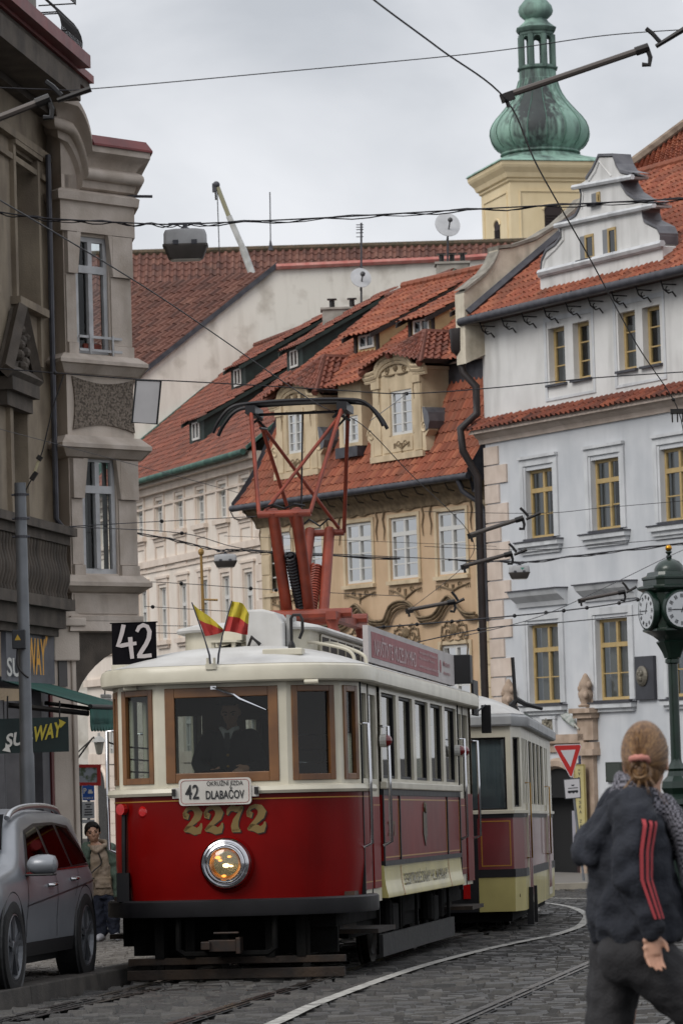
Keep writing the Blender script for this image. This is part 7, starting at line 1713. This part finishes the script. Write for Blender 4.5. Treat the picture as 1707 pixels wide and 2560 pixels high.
limb(m,[(.10,-.05,1.36),(.155,-.085,1.25),(.17,-.10,1.12),(.185,-.10,1.0)],[.035,.04,.042,.03]); limb(m,[(.11,.0,1.35),(.17,-.02,1.2),(.19,-.03,1.05)],[.035,.04,.03])
rem(m,'scarf',SC,Wm,.007,2)
# ---- the boy by the kerb
Yb=40.8; cB=P(257,2360,Yb); gb_=gz(Yb)+.115
Bo=thing('person',(cB.x,Yb,gb_),'boy in an open green jacket over a beige hoodie, standing by the silver car','person')
hcb=V((-.075,-.02,1.195)); sb=.225
b=MB(); ptb=head(b,hcb,sb,(.12,-1,-.05),(-.16,0,1)); rings_(b,[(.0,0,.55,.11,.09),(.0,0,.75,.12,.09),(-.01,0,.95,.14,.09),(-.03,0,1.03,.1,.07),(-.05,-.01,1.08,.05,.05)])
limb(b,[(-.17,0,.99),(-.2,-.02,.8),(-.17,-.13,.68)],[.045,.036,.024]); hand(b,(-.17,-.13,.68),(.3,-.6,-.5),(1,.3,.3),.8,.5)
limb(b,[(.13,0,.99),(.17,.02,.78),(.17,-.02,.6)],[.045,.036,.024]); hand(b,(.17,-.02,.6),(0,-.1,-1),(-1,0,0),.8,.4)
limb(b,[(-.055,0,.58),(-.02,-.02,.32),(.01,0,.06)],[.07,.05,.035]); limb(b,[(.07,0,.58),(.11,-.02,.32),(.13,-.01,.06)],[.07,.05,.035])
rem(b,'body',SKIN,Bo,.008,3); eyes(Bo,ptb,sb,None)
m=MB()
bb=len(m.v); m.ball(ptb(0,-.09,.17),(.385*sb,.40*sb,.38*sb),16,10); m.ball(ptb(0,-.2,-.05),(.35*sb,.28*sb,.3*sb),14,8)
for x in (-.28,-.2,-.1,0,.1,.2,.28): m.ball(ptb(x,.27-.5*x*x,.27-.5*x*x+.03*math.sin(x*40)),(.07*sb,.07*sb,.12*sb),8,6)
for x in (-.36,.36): m.ball(ptb(x,.02,.08),(.05*sb,.12*sb,.17*sb),8,6)
rem(m,'hair',HB,Bo,.008,2)
m=MB(); rings_(m,[(.02,0,.50,.15,.115),(.02,0,.54,.16,.125),(.01,0,.7,.155,.125),(0,0,.88,.15,.12),(-.02,0,.98,.13,.10),(-.04,0,1.05,.08,.07)])
limb(m,[(-.13,-.02,1.05),(-.08,-.09,1.02),(-.03,-.10,.98),(.04,-.08,1.03),(.07,-.0,1.07),(.0,.06,1.09),(-.1,.05,1.08),(-.13,-.02,1.05)],[.028]*8,10); m.box(-.06,.12,-.145,-.12,.58,.7)
rem(m,'hoodie',mat('beige_jersey','#8f8072',.9,c2='#80715f',scale=8,bump=.3,bscale=60),Bo,.008,3,fold=.03,fs=.07)
JK=mat('sage_jacket','#4d5d51',.8,c2='#435147',scale=6,bump=.3,bscale=50)
m=MB(); limb(m,[(-.14,.0,1.01),(-.215,-.02,.82),(-.19,-.1,.70)],[.075,.062,.05]); limb(m,[(.11,.0,1.01),(.185,.02,.8),(.19,-.0,.62)],[.075,.065,.05])
limb(m,[(-.13,-.06,1.0),(-.16,-.07,.8),(-.16,-.06,.55)],[.05,.05,.045]); limb(m,[(.13,-.06,1.0),(.175,-.07,.75),(.19,-.06,.5)],[.055,.06,.06]); rings_(m,[(.02,.05,.5,.19,.09),(.01,.05,.8,.18,.09),(-.01,.04,1.0,.15,.07),(-.02,.03,1.05,.1,.06)])
rem(m,'jacket',JK,Bo,.009,3,fold=.035,fs=.08)
m=MB(); rings_(m,[(.02,0,.46,.14,.105),(.02,0,.56,.145,.11)]); limb(m,[(-.055,0,.52),(-.035,-.02,.3),(-.01,0,.09)],[.09,.075,.07]); limb(m,[(.085,0,.52),(.125,-.02,.3),(.14,-.01,.09)],[.09,.075,.065]); rem(m,'jeans',mat('navy_denim','#161b2a',.85,c2='#1f2536',scale=7),Bo,.009,2,fold=.03,fs=.06)
for x,dx in ((.0,-.02),(.145,.02)):
    m=MB(); limb(m,[(x,.03,.04),(x+dx,-.06,.04),(x+dx*2,-.14,.03)],[.042,.045,.035],12); m.build('shoe',mat('shoe_white','#b5b5bb',.6),Bo,local=True,smooth=60)
m=MB(); m.tube(smooth_path([V((-.03,-.11,1.0)),V((.02,-.135,.86)),V((-.06,-.16,.78)),V((-.14,-.17,.70))],4),.008,5); m.box(-.20,-.06,-.19,-.165,.685,.70); m.build('strap',IRON,Bo,local=True)
# ---- the driver
Dr=thing('person',TW(-.10,1.0,.74),'tram driver in a dark uniform with white collar and tie, standing behind the windscreen','person',rot=(0,0,-GA))
b=MB(); hd=V((.02,-.05,1.60)); ptd=head(b,hd,.235,(.0,-1,-.25)); rings_(b,[(0,0,.85,.14,.1),(0,0,1.1,.15,.11),(0,0,1.35,.18,.1),(0,-.01,1.45,.08,.06)])
limb(b,[(-.19,0,1.38),(-.26,-.1,1.15),(-.12,-.3,1.08)],[.055,.045,.03]); hand(b,(-.12,-.3,1.08),(.5,-.6,-.1),(1,.3,.6),1,.9)
limb(b,[(.19,0,1.38),(.26,-.08,1.12),(.20,-.32,1.10)],[.055,.045,.03]); hand(b,(.20,-.32,1.10),(-.4,-.6,-.2),(-.6,0,1),1.05,1.0)
limb(b,[(-.08,0,.85),(-.09,0,.45),(-.09,0,.06)],[.09,.06,.045]); limb(b,[(.08,0,.85),(.09,0,.45),(.09,0,.06)],[.09,.06,.045]); rem(b,'body',SKIN,Dr,.01,3); eyes(Dr,ptd,.235,None)
UNI=mat('uniform_black','#16161a',.85,c2='#101013')
m=MB(); rings_(m,[(0,0,.72,.19,.14),(0,0,.95,.18,.13),(0,0,1.2,.19,.13),(0,0,1.36,.2,.11),(0,0,1.44,.11,.075)]); limb(m,[(-.18,0,1.37),(-.27,-.1,1.15),(-.14,-.28,1.08)],[.085,.07,.05]); limb(m,[(.18,0,1.37),(.27,-.08,1.12),(.21,-.29,1.10)],[.085,.07,.05]); limb(m,[(-.08,0,.85),(-.09,0,.45),(-.09,0,.06)],[.11,.085,.075]); limb(m,[(.08,0,.85),(.09,0,.45),(.09,0,.06)],[.11,.085,.075]); rem(m,'uniform',UNI,Dr,.012,3)
m=MB(); m.add([(-.06,-.135,1.44),(.06,-.135,1.44),(.0,-.15,1.30)],[(0,1,2)]); m.tube([(-.075,-.03,1.46),(-.05,-.1,1.45),(0,-.13,1.42),(.05,-.1,1.45),(.075,-.03,1.46)],.02,6); m.build('collar',mat('shirt_white','#c9c8c6',.8),Dr,local=True)
m=MB(); m.prism([(-.02,-.155,1.42),(.02,-.155,1.42),(.03,-.16,1.30),(0,-.16,1.26),(-.03,-.16,1.30)],(0,.008,0)); m.build('tie',mat('tie_black','#0c0b0f',.6),Dr,local=True)
m=MB()
for z in (1.22,1.12,1.02): m.ball((.0,-.142,z),(.014,.008,.014),8,6)
m.build('button',mat('brass','#8a6a34',.3,.8),Dr,local=True)
m=MB(); m.lathe([(.105,0),(.11,.03),(.135,.075),(.12,.09),(.0,.1)],ptd(0,-.05,.30),18); m.box(-.08,.08,-.24,-.12,1.66,1.672); m.build('cap',UNI,Dr,local=True,smooth=40)
# ================= poles, clock, signs, lamps and the overhead line
WIRE=mat('wire_dark','#1c1a20',.5,.2); PIPEB=mat('pole_brown','#4e4743',.5,.2); GALV=mat('galvanised','#74777b',.45,.35,c2='#63666a',scale=3,streak=.4,c3='#4e5154'); LAMPG=mat('lamp_grey','#9c9c9d',.5,c2='#8b8b8c',scale=5)
# left mast
Y=42; tp=P(51,1207,Y); ft=V((tp.x,Y,gz(Y)))
t=thing('steel_mast',ft,'grey steel mast rising behind the silver car, holding up the overhead span wires','mast')
m=MB(); m.lathe([(.085,0),(.085,2.2),(.072,2.25),(.066,tp.z-ft.z),(.0,tp.z-ft.z+.005)],ft,16); m.build('pole',GALV,t,smooth=50)
m=MB(); 
for y in (1240,1300,1345): q=P(56,y,Y); m.lathe([(.075,0),(.075,.03)],(tp.x,Y,q.z),14); m.tube([(tp.x-.1,Y,q.z+.015),(tp.x+.1,Y,q.z+.015)],.012,5)
m.build('clamp',ZINC,t)
a=P(52,1597,Y); m=MB(); m.box(a.x-.08,a.x+.07,Y-.18,Y-.07,a.z-.12,a.z+.1); bx=m.build('switch_box',mat('box_dark','#23252a',.5),t,bevel=.01); m=MB(); m.add([(a.x-.05,Y-.183,a.z-.02),(a.x+.02,Y-.183,a.z-.02),(a.x-.015,Y-.183,a.z+.045)],[(0,1,2)]); m.build('warning_triangle',SIGNY:=mat('warn_yellow','#b5922a',.5),bx); m=MB(); m.tube(smooth_path([V((a.x-.03,Y-.1,a.z-.12)),V((a.x-.03,Y-.13,a.z-.3)),V((a.x+.03,Y-.12,a.z-.4)),V((a.x+.09,Y-.1,a.z-.45))],4),.012,5); m.build('cable',IRON,bx)
m=MB(); pts=[P(x,y,Y) for x,y in ((63,1250),(66,1225),(76,1205),(86,1190),(108,1125),(130,1030),(160,937))]; m.tube(pts,[.008]*7,5)
m.tube([P(79,1200,Y),P(92,1180,Y)],.03,8); m.tube([P(96,1150,Y),P(103,1140,Y)],.035,8); m.build('stay',IRON,t); m=MB(); m.tube([P(82,1196,Y),P(100,1145,Y)],.016,8); m.build('insulator',mat('ceramic_cream','#a79f80',.4),t)
# clock
Y=73; c0=P(1680,1650,Y); cx_=c0.x; zc=lambda y: P(1680,y,Y).z; gy=gz(Y)
CLK=mat('clock_green','#12291f',.35,.1,c2='#0d2018',scale=4,coat=.3)
t=thing('street_clock',(cx_,Y,gy),'dark green cast iron street clock with four white faces and a gilt ball','clock')
m=MB(); m.lathe([(.42,0),(.42,.25),(.36,.3),(.36,.9),(.40,.95),(.40,1.05),(.34,1.1),(.34,1.75),(.42,1.8),(.40,1.9),(.27,2.0),(.33,2.12),(.31,2.25),(.2,2.35),(.17,2.45),(.2,2.5),(.12,2.62),(.105,2.7)],(cx_,Y,gy),8,None,R(22.5)); m.build('pedestal',CLK,t,smooth=25)
m=MB()
for k in range(8):
    for j in range(5): a=2*pi*k/8; m.ball((cx_+.33*math.cos(a),Y+.33*math.sin(a),gy+1.2+.1*j),(.05,.05,.04),6,5)
m.build('pedestal_relief',CLK,t)
m=MB(); m.lathe([(.105,gy+2.65),(.1,zc(1660)),(.15,zc(1657)),(.15,zc(1648)),(.1,zc(1645)),(.14,zc(1640))],(cx_,Y,0),16); m.build('column',CLK,t,smooth=35)
a20=R(-20); ux=V((math.cos(a20),math.sin(a20),0)); uy=V((-math.sin(a20),math.cos(a20),0))
ux=V((math.cos(R(20)),-math.sin(R(20)) if 0 else math.sin(R(20)),0)); uy=V((-ux.y,ux.x,0)); h=.53; Cc=V((cx_,Y,0))
def sqr(hw,z,ch=.0):
    if ch==0: return [Cc+ux*sx*hw+uy*sy*hw+V((0,0,z)) for sx,sy in ((-1,-1),(1,-1),(1,1),(-1,1))]
    r=[]
    for sx,sy,f in ((-1,-1,0),(1,-1,1),(1,1,0),(-1,1,1)):
        p=[Cc+ux*sx*hw+uy*sy*(hw-ch)+V((0,0,z)),Cc+ux*sx*(hw-ch)+uy*sy*hw+V((0,0,z))]; r+= p if not f else p[::-1]
    return r
m=MB(); m.loft([sqr(w,zc(y),w*.28) for w,y in ((.13,1645),(.16,1632),(.22,1615),(.26,1605),(.22,1600),(.30,1590),(.42,1580),(.47,1577),(.47,1572),(.42,1570),(.42,1482),(.46,1478),(.52,1473),(.54,1470),(.54,1466),(.44,1462),(.44,1450),(.46,1447),(.46,1442),(.38,1438),(.36,1430),(.30,1428))]); 
m.lathe([(.30,zc(1430)),(.30,zc(1422)),(.27,zc(1414)),(.20,zc(1404)),(.1,zc(1398)),(.05,zc(1396)),(.06,zc(1390)),(.03,zc(1386)),(.07,zc(1380)),(.05,zc(1377))],(cx_,Y,0),20); m.build('clock_head',CLK,t,smooth=30)
m=MB(); m.ball((cx_,Y,zc(1370)),.068,14,10); m.build('gilt_ball',mat('gilt','#c08a2c',.25,.9),t,smooth=60)
CFACE=mat('clock_face','#b9bcbf',.4); 
for dn,dx in ((-uy,ux),(ux,uy),(-ux,-uy),(uy,-ux)):
    cf=Cc+dn*.42+V((0,0,zc(1526))); m=MB(); m.lathe([(.40,0),(.41,.06),(.385,.115),(.35,.12)],cf,28,tuple(dn),0,''); rim=m.build('clock_bezel',CLK,t,smooth=40)
    m=MB(); m.lathe([(.35,.09),(.35,.118),(.0,.12)],cf,28,tuple(dn)); f_=m.build('clock_face',CFACE,rim)
    m=MB(); uzv=V((0,0,1))
    for k in range(12):
        a=pi*k/6; d=dx*math.sin(a)+uzv*math.cos(a); e_=dx*math.cos(a)-uzv*math.sin(a)
        for o_,w in (((-.022,.014),(.0,.01),(.022,.014)) if k%3 else ((-.03,.012),(0,.02),(.03,.012))): m.obox(cf+dn*.121+d*.235+e_*(o_-w/2),e_*w,dn*.002,d*.075)
    for a,L_,w in ((R(-90),.27,.018),(R(22),.19,.026)):
        d=dx*math.sin(a)+uzv*math.cos(a); e_=dx*math.cos(a)-uzv*math.sin(a); m.prism([cf+dn*.124-d*.06-e_*w*.4,cf+dn*.124-d*.06+e_*w*.4,cf+dn*.124+d*L_*.7+e_*w*.5,cf+dn*.124+d*L_,cf+dn*.124+d*L_*.7-e_*w*.5],dn*.003)
    m.build('hands_and_hours',mat('clock_black','#15171b',.4),f_)
# yield sign
Y=90; bs_=P(1459,2215,Y); bs_.z=gz(90)+.1; t=thing('yield_sign',bs_,'leaning pole with a red and white triangular yield sign over a tram plate','traffic sign')
m=MB(); a=bs_.copy(); b=P(1421,1885,Y); m.tube([a,b],.032,8); m.build('pole',GALV,t)
tr=lambda pts,d: [P(x,y,Y)+V((0,-d,0)) for x,y in pts]
m=MB(); m.prism(tr([(1384,1866),(1388,1864),(1448,1862),(1450,1867),(1428,1940),(1424,1940)],.05),(0,.02,0)); p=m.build('triangle',SIGNR:=mat('sign_red','#a61d19',.4),t)
m=MB(); m.prism(tr([(1400,1876),(1437,1874),(1425,1918)],.052),(0,.0015,0)); m.build('white_field',mat('sign_face_white','#b5b3b6',.4),p)
m=MB(); m.prism(tr([(1382,1865),(1387,1862),(1449,1860),(1452,1866),(1429,1943),(1423,1942)],.045),(0,.01,0)); m.build('rim',MATS['sign_face_white'],p)
m=MB(); m.prism(tr([(1407,1948),(1449,1944),(1451,1995),(1411,1998)],.05),(0,.02,0)); p=m.build('tram_plate',mat('sign_dark_rim','#33373b',.5),t)
m=MB(); m.prism(tr([(1409,1950),(1447,1947),(1449,1993),(1413,1996)],.052),(0,.0015,0)); m.build('white_field',MATS['sign_face_white'],p)
m=MB()
for pts in ([(1418,1977),(1443,1975),(1444,1980),(1440,1983),(1437,1980),(1432,1984),(1428,1981),(1422,1984),(1418,1981)],[(1419,1970),(1443,1968),(1443,1970),(1419,1972)],[(1426,1962),(1435,1961),(1433,1965),(1428,1965)]): m.prism(tr(pts,.055),(0,.001,0))
m.build('tram_symbol',mat('clock_black','#15171b',.4),p)
# far pavement in front of the blue-grey house
def polyground(name,pts,up,matl):
    m=MB(); q=[GP(x,y) for x,y in pts]; m.prism([V((p.x,p.y,p.z+up)) for p in q],(0,0,-.3)); return fixn(m.build(name,matl))
q=[GP(1300,2226),GP(1375,2223),GP(1480,2220),GP(1720,2212)]; back=[FG.w(14,0,.02),FG.w(8,0,.02),FG.w(3,0,.02),FG.w(-.5,0,.02)]
m=MB(); L1=[(p.x,p.y,gz(p.y)+.13) for p in q]; L2=[(p.x,p.y,gz(p.y)+.13) for p in back[::-1]]; m.loft([L1,L2],close=False); tag(m.build('pavement',MOSA),kind='structure')
m=MB(); m.loft([[(p.x,p.y-.25,gz(p.y)-.05) for p in q],[(p.x,p.y-.25,gz(p.y)+.135) for p in q],[(p.x,p.y+.1,gz(p.y)+.135) for p in q]],close=False,cap=False); tag(m.build('kerb',mat('pale_kerb','#8b8578',.8,c2='#79736a')),kind='structure')
# lamps hung on wires
def lamp(x0,x1,y0,y1,Y,label,mark=False):
    c=P((x0+x1)/2,y1,Y); s=Y/F; w=(x1-x0)*s; h=(y1-y0)*s; t=thing('hanging_lamp',c,label,'street lamp','street lamps hung on the overhead wires')
    def ring(hw,hd,z,r): 
        pts=[]
        for cx2,cy2,a0 in ((hw-r,hd-r,0),(-hw+r,hd-r,90),(-hw+r,-hd+r,180),(hw-r,-hd+r,270)):
            for k in range(4): a=R(a0+30*k); pts.append((c.x+cx2+r*math.cos(a),Y+cy2+r*math.sin(a),c.z+z))
        return pts
    W=w/2; D=w*.28
    m=MB(); m.loft([ring(W*.98,D,h*.42,.05),ring(W*.97,D,h*.72,.05),ring(W*.9,D*.92,h*.82,.06),ring(W*.6,D*.6,h*.86,.06)]); m.build('housing',LAMPG,t,smooth=40)
    m=MB(); m.loft([ring(W*.72,D*.72,0,.05),ring(W*.8,D*.8,h*.04,.05),ring(W*.98,D,h*.34,.05),ring(W*1.03,D*1.03,h*.36,.05),ring(W*1.03,D*1.03,h*.42,.05)]); m.build('rim',mat('lamp_rim','#55504d',.5,c2='#45403d'),t,smooth=35)
    m=MB(); m.loft([ring(W*.68,D*.68,-.012,.05),ring(W*.7,D*.7,.01,.05)]); m.build('diffuser',mat('lamp_bowl','#9c978f',.3),t)
    m=MB(); m.box(c.x-W*.28,c.x+W*.28,Y-D*1.08,Y-D,h*.0+c.z+h*.42,c.z+h*.5) if 0 else None
    for sx in (-.55,.3): m.box(c.x+sx*W,c.x+(sx+.25)*W,Y-D*1.12,Y-D*.98,c.z+h*.40,c.z+h*.52)
    m.lathe([(w*.12,h*.85),(w*.1,h*.9),(w*.05,h*.92),(w*.05,h*1.02)],c,10); m.box(c.x-W*.75,c.x+W*.75,Y-.03,Y+.03,c.z+h*1.0,c.z+h*1.05); m.build('hanger',ZINC,t)
    if mark: m=MB(); m.add([(c.x+.02,Y-D*1.01,c.z+h*.7),(c.x+.12,Y-D*1.01,c.z+h*.7),(c.x+.07,Y-D*1.01,c.z+h*.55)],[(0,2,1)]); m.build('mark',mat('mark_teal','#2a7a68',.5),t)
lamp(410,520,560,649,50,'large grey street lamp hung on the wire between the oriel house and the crane')
lamp(536,593,1380,1418,86,'grey street lamp hung in front of the pale pinkish house')
lamp(1272,1324,1408,1447,88,'grey street lamp with a small teal mark, hung before the blue-grey house',True)
t=thing('gilt_mast',P(509,1530,84),'slender ochre flag mast with a crossbar, standing before the pale house','mast')
m=MB(); m.tube([P(511,1600,84),P(503,1385,84)],[.045,.03],6); m.ball(P(503,1380,84),(.07,.07,.09),8,6); m.tube([P(507,1499,84),P(545,1500,84)],.025,5); m.build('pole',mat('ochre_metal','#8f6f3a',.5,.3),t)
# blank board on a span wire
Y=46; c=P(370,1060,Y); t=thing('blank_board',c,'blank pale board hanging from a span wire beside the oriel','sign')
tr=lambda pts,d,Y=46: [P(x,y,Y)+V((0,-d,0)) for x,y in pts]
m=MB(); m.prism(tr([(341,949),(403,953),(393,1060),(331,1056)],.0),(0,.03,0)); m.build('panel',mat('board_blank','#d2cfce',.5,c2='#c6c3c2'),t)
m=MB(); m.tube(tr([(341,949),(403,953),(393,1060),(331,1056),(341,949)],.0),.014,5); m.build('rim',mat('clock_black','#15171b',.4),t)
# wires
WG='wires of the overhead line'
def wire(label,pts,r=.008,name='overhead_wire',twist=0,beads=(),cat='wire',sag=0):
    P3=[P(x,y,Y) for x,y,Y in pts]; t=thing(name,P3[0],label,cat,WG)
    q=smooth_path(P3,8) if len(P3)>2 else [P3[0].lerp(P3[1],i/12)-V((0,0,sag*math.sin(pi*i/12))) for i in range(13)]
    m=MB(); m.tube(q,r*.62,5)
    if twist:
        L_=len(q); m.tube([p+V((0,.01,.022*math.sin(i*1.3)-.02)) for i,p in enumerate(q)],r*.5,4); m.tube([p+V((0,.01,.03*math.cos(i*.9)-.01)) for i,p in enumerate(q)],r*.4,4)
    m.build('strand',WIRE,t)
    if beads:
        for k in beads:
            m=MB(); p=q[int(k*(len(q)-1))]; m.ball(p,(.00055*p.y,.0004*p.y,.00055*p.y),8,6); m.build('clip',IRON,t)
    return t
wire('contact wire running down from the left picture edge to the pantograph and on past it',[(-60,462,22.0),(0,500,22.97),(400,742,28),(780,1002,35.2),(905,1062,38.5),(1024,1183,43.5),(1175,1337,52),(1158,1415,58),(1023,1524,67)],.0085)
wire('contact wire crossing the church dome from the top edge to the right edge',[(860,-70,16.2),(935,0,17.7),(1100,123,18.9),(1265,250,20.26),(1345,420,22.9),(1470,640,26.5),(1590,860,31),(1690,1015,35.8),(1712,1120,39)],.0085,beads=(.375,.87))
wire('uppermost span wire, from the red eaves across the church lantern',[(-20,218,20.3),(110,223,20.3),(230,222,20.3),(700,180,20.3),(1200,132,20.3),(1500,90,20.3),(1707,74,20.3)],.005)
wire('twisted span wire with the large grey lamp, under the crane',[(-20,527,50),(110,545,50),(300,556,50),(420,561,50),(520,558,50),(800,545,50),(1130,526,50),(1400,512,50),(1720,496,50)],.017,twist=1)
wire('span wire that carries the blank pale board past the tall stone dormer',[(-10,921,46),(162,934,46),(341,948,46),(450,953,46),(600,961,46),(850,976,46),(1016,984,46),(1240,969,46),(1470,946,46),(1720,929,46)],.012,beads=(.1111,.667))
wire('short tie from the clamp before the tall dormer down to the pantograph wire',[(1016,984,46),(980,1012,43),(925,1052,39.6)],.007)
wire('thin feeder sloping from the left edge across the pale house',[(-10,1070,45),(300,1152,50),(600,1233,56)],.007)
wire('wire from the brown balcony tip rising slightly to the right',[(175,1316,56),(372,1305,58),(640,1291,62)],.011,beads=(.6,))
wire('long level wire from the balcony tip behind the pantograph to the downpipe',[(175,1317,56),(455,1333,60),(620,1373,62),(900,1388,64),(1250,1404,66)],.012,beads=(.25,))
wire('sagging twisted wire that carries the lamp before the pale pinkish house',[(320,1328,84),(440,1350,85),(540,1374,86),(590,1374,86),(720,1384,87),(1000,1396,87.5)],.024,twist=1)
wire('wire with two dark insulators over the upper flag tips',[(345,1453,60),(475,1460,61),(690,1475,63),(1000,1490,66)],.01,beads=(.33,.6,.67))
wire('wire that leaves the oriel base by an ochre insulator, just above the flags',[(362,1516,60),(600,1530,62)],.009,beads=(.1,))
wire('short wire behind the upper half of the board numbered 42',[(380,1564,60),(560,1566,62)],.009)
wire('short wire behind the lower half of the board numbered 42',[(385,1582,60),(520,1586,62)],.009)
wire('thin span wire across the first-floor ochre windows, meeting the upper pull-off arm',[(1060,1279,52),(1350,1283,52),(1500,1270,52),(1720,1251,52)],.007)
wire('thin span wire just above the third lamp, meeting the second pull-off arm',[(1060,1366,58),(1315,1375,58),(1500,1362,58),(1720,1344,58)],.008)
wire('ragged twisted wire that carries the lamp before the blue-grey house',[(1120,1399,88),(1272,1404,88),(1324,1404,88),(1500,1382,86),(1720,1356,84)],.026,twist=1)
wire('beaded feeder cable from the tram roof to the clock',[(900,1572,58),(1100,1556,60),(1340,1534,64),(1500,1515,68),(1600,1498,72)],.02,beads=(.1,.2,.3,.45,.55,.62,.7,.85,.97))
wire('lower feeder cable from the advert board to the clock',[(1040,1606,58),(1220,1570,60),(1400,1556,64),(1605,1536,72)],.016,beads=(.3,))
wire('wire slanting from the gilt clock ball down to the beaded feeder',[(1720,1370,70),(1664,1394,68),(1375,1531,62),(1160,1590,58)],.011)
wire('faint span wire across the ochre house below its scrollwork',[(560,1340,60),(900,1352,60),(1240,1366,60)],.006)
def arm_(label,a,b,c,Y,r=.02):
    A1,B1,C1=[P(x,y,Y) for x,y in (a,b,c)]; t=thing('pull_off_arm',A1,label,'line arm','pull-off arms of the overhead line')
    m=MB(); m.tube([A1,B1],r,8); m.build('rod',PIPEB,t)
    d=(B1-A1).normalized(); n=V((-d.z,0,d.x)); s=r/.02
    m=MB(); m.obox(A1-d*.03*s-n*.035*s-V((0,.02,0)),d*.08*s,n*.05*s,V((0,.04,0))); m.tube([A1+n*-.02*s,A1-n*.07*s-d*.0],.012*s,6); m.tube([B1-d*.05*s,B1+d*.03*s],r*1.35,8); m.tube([B1+d*.02*s,B1-n*.06*s+d*.02*s,B1-n*.1*s,B1-n*.085*s-d*.04*s],.014*s,6)
    e=B1+(C1-B1)*.25; m.tube([e-n*.02*s,C1],[r*.7,r*.9],6); m.tube([e+d*.03*s,e+d*.005*s+n*.06*s,e-d*.02*s+n*.1*s],.014*s,5); m.build('clamp',IRON,t); return t
arm_('brown pull-off arm high over the church dome, hooked to the contact wire',(1262,240),(1608,122),(1720,66),20.28,.019)
arm_('dark pull-off arm coming in from the left edge to the red eaves',(-60,318),(112,250),(228,222),20.3,.021)
arm_('upper of the two parallel arms over the brown downpipe',(1175,1337),(1300,1297),(1350,1282),52,.03)
arm_('lower of the two parallel arms over the brown downpipe',(1158,1415),(1272,1385),(1316,1374),58,.032)
arm_('dark arm before the rightmost stone window pediment of the ochre house',(1020,1525),(1130,1505),(1160,1497),67,.036)
arm_('dark arm before the stone hood left of the clock',(1450,1500),(1555,1480),(1590,1467),62,.03)
q=P(1690,1030,35.8); t=thing('wire_splitter',q,'small black section insulator on the contact wire at the right edge','line fitting'); m=MB(); 
m.obox(q+V((-.06,-.02,-.02)),(.13,0,0),(0,.04,0),(0,0,.05)); 
for x in (-.05,0,.05): m.obox(q+V((x,-.02,-.1)),(.012,0,0),(0,.03,0),(0,0,.09))
m.build('fitting',IRON,t)
# ================= pieces that stand apart become parts of their own
SKIPN=('lettering','gold_line','print_line','hands','numeral','symbol','hair','button','road','pavement','kerb','ground','fleet','side_number','tram_symbol','red_line','relief','carving','roof','ridge','tile','mansard','window_grille','coping','hip','lattice','gate','eye','clip','louvre','dark_room','numeral_shadow','dome_seams','belfry','balustrade','roof_marking','jumper','bench','crest','rim','wheel','spring','dormer_roof','emblem')
def split_apart(o,gap=.05,limit=70):
    me=o.data; nv=len(me.vertices)
    if nv<8 or nv>60000: return
    par=list(range(nv))
    def fd(a):
        while par[a]!=a: par[a]=par[par[a]]; a=par[a]
        return a
    for e in me.edges:
        a,b=fd(e.vertices[0]),fd(e.vertices[1])
        if a!=b: par[a]=b
    isl={}
    for v in me.vertices:
        r=fd(v.index); c=v.co; q=isl.get(r)
        if q is None: isl[r]=[c.x,c.y,c.z,c.x,c.y,c.z]
        else:
            for k in range(3): q[k]=min(q[k],c[k]); q[k+3]=max(q[k+3],c[k])
    ks=list(isl); n=len(ks)
    if n<2 or n>900: return
    B=np.array([isl[k] for k in ks]); p2=list(range(n))
    def f2(a):
        while p2[a]!=a: p2[a]=p2[p2[a]]; a=p2[a]
        return a
    for i in range(n):
        hit=np.all(B[i,:3]-gap<=B[:,3:],axis=1)&np.all(B[i,3:]+gap>=B[:,:3],axis=1)
        for j in np.nonzero(hit)[0]:
            a,b=f2(i),f2(int(j))
            if a!=b: p2[a]=b
    grp={}
    for i,k in enumerate(ks): grp.setdefault(f2(i),set()).add(k)
    if len(grp)<2 or len(grp)>limit: return
    root=[fd(i) for i in range(nv)]; sm=[p.use_smooth for p in me.polygons]
    gl=list(grp.values())
    for gi,g in enumerate(gl):
        idx={}; vs=[]; fs=[]; ss=[]
        for p in me.polygons:
            if root[p.vertices[0]] in g:
                f=[]
                for v in p.vertices:
                    if v not in idx: idx[v]=len(vs); vs.append(tuple(me.vertices[v].co))
                    f.append(idx[v])
                fs.append(f); ss.append(p.use_smooth)
        m2=bpy.data.meshes.new(me.name); m2.from_pydata(vs,[],fs)
        for mt in me.materials: m2.materials.append(mt)
        m2.polygons.foreach_set('use_smooth',ss); 
        if any(ss): m2.set_sharp_from_angle(angle=R(40))
        m2.update()
        if gi==0: first=m2
        else:
            c=o.copy(); c.data=m2; COL.objects.link(c)
    o.data=first
bpy.context.view_layer.update()
for o in list(COL.objects):
    if o.type=='MESH' and o.parent is not None and not o.children and not any(md.type=='REMESH' for md in o.modifiers) and not any(k in o.name for k in SKIPN): split_apart(o)
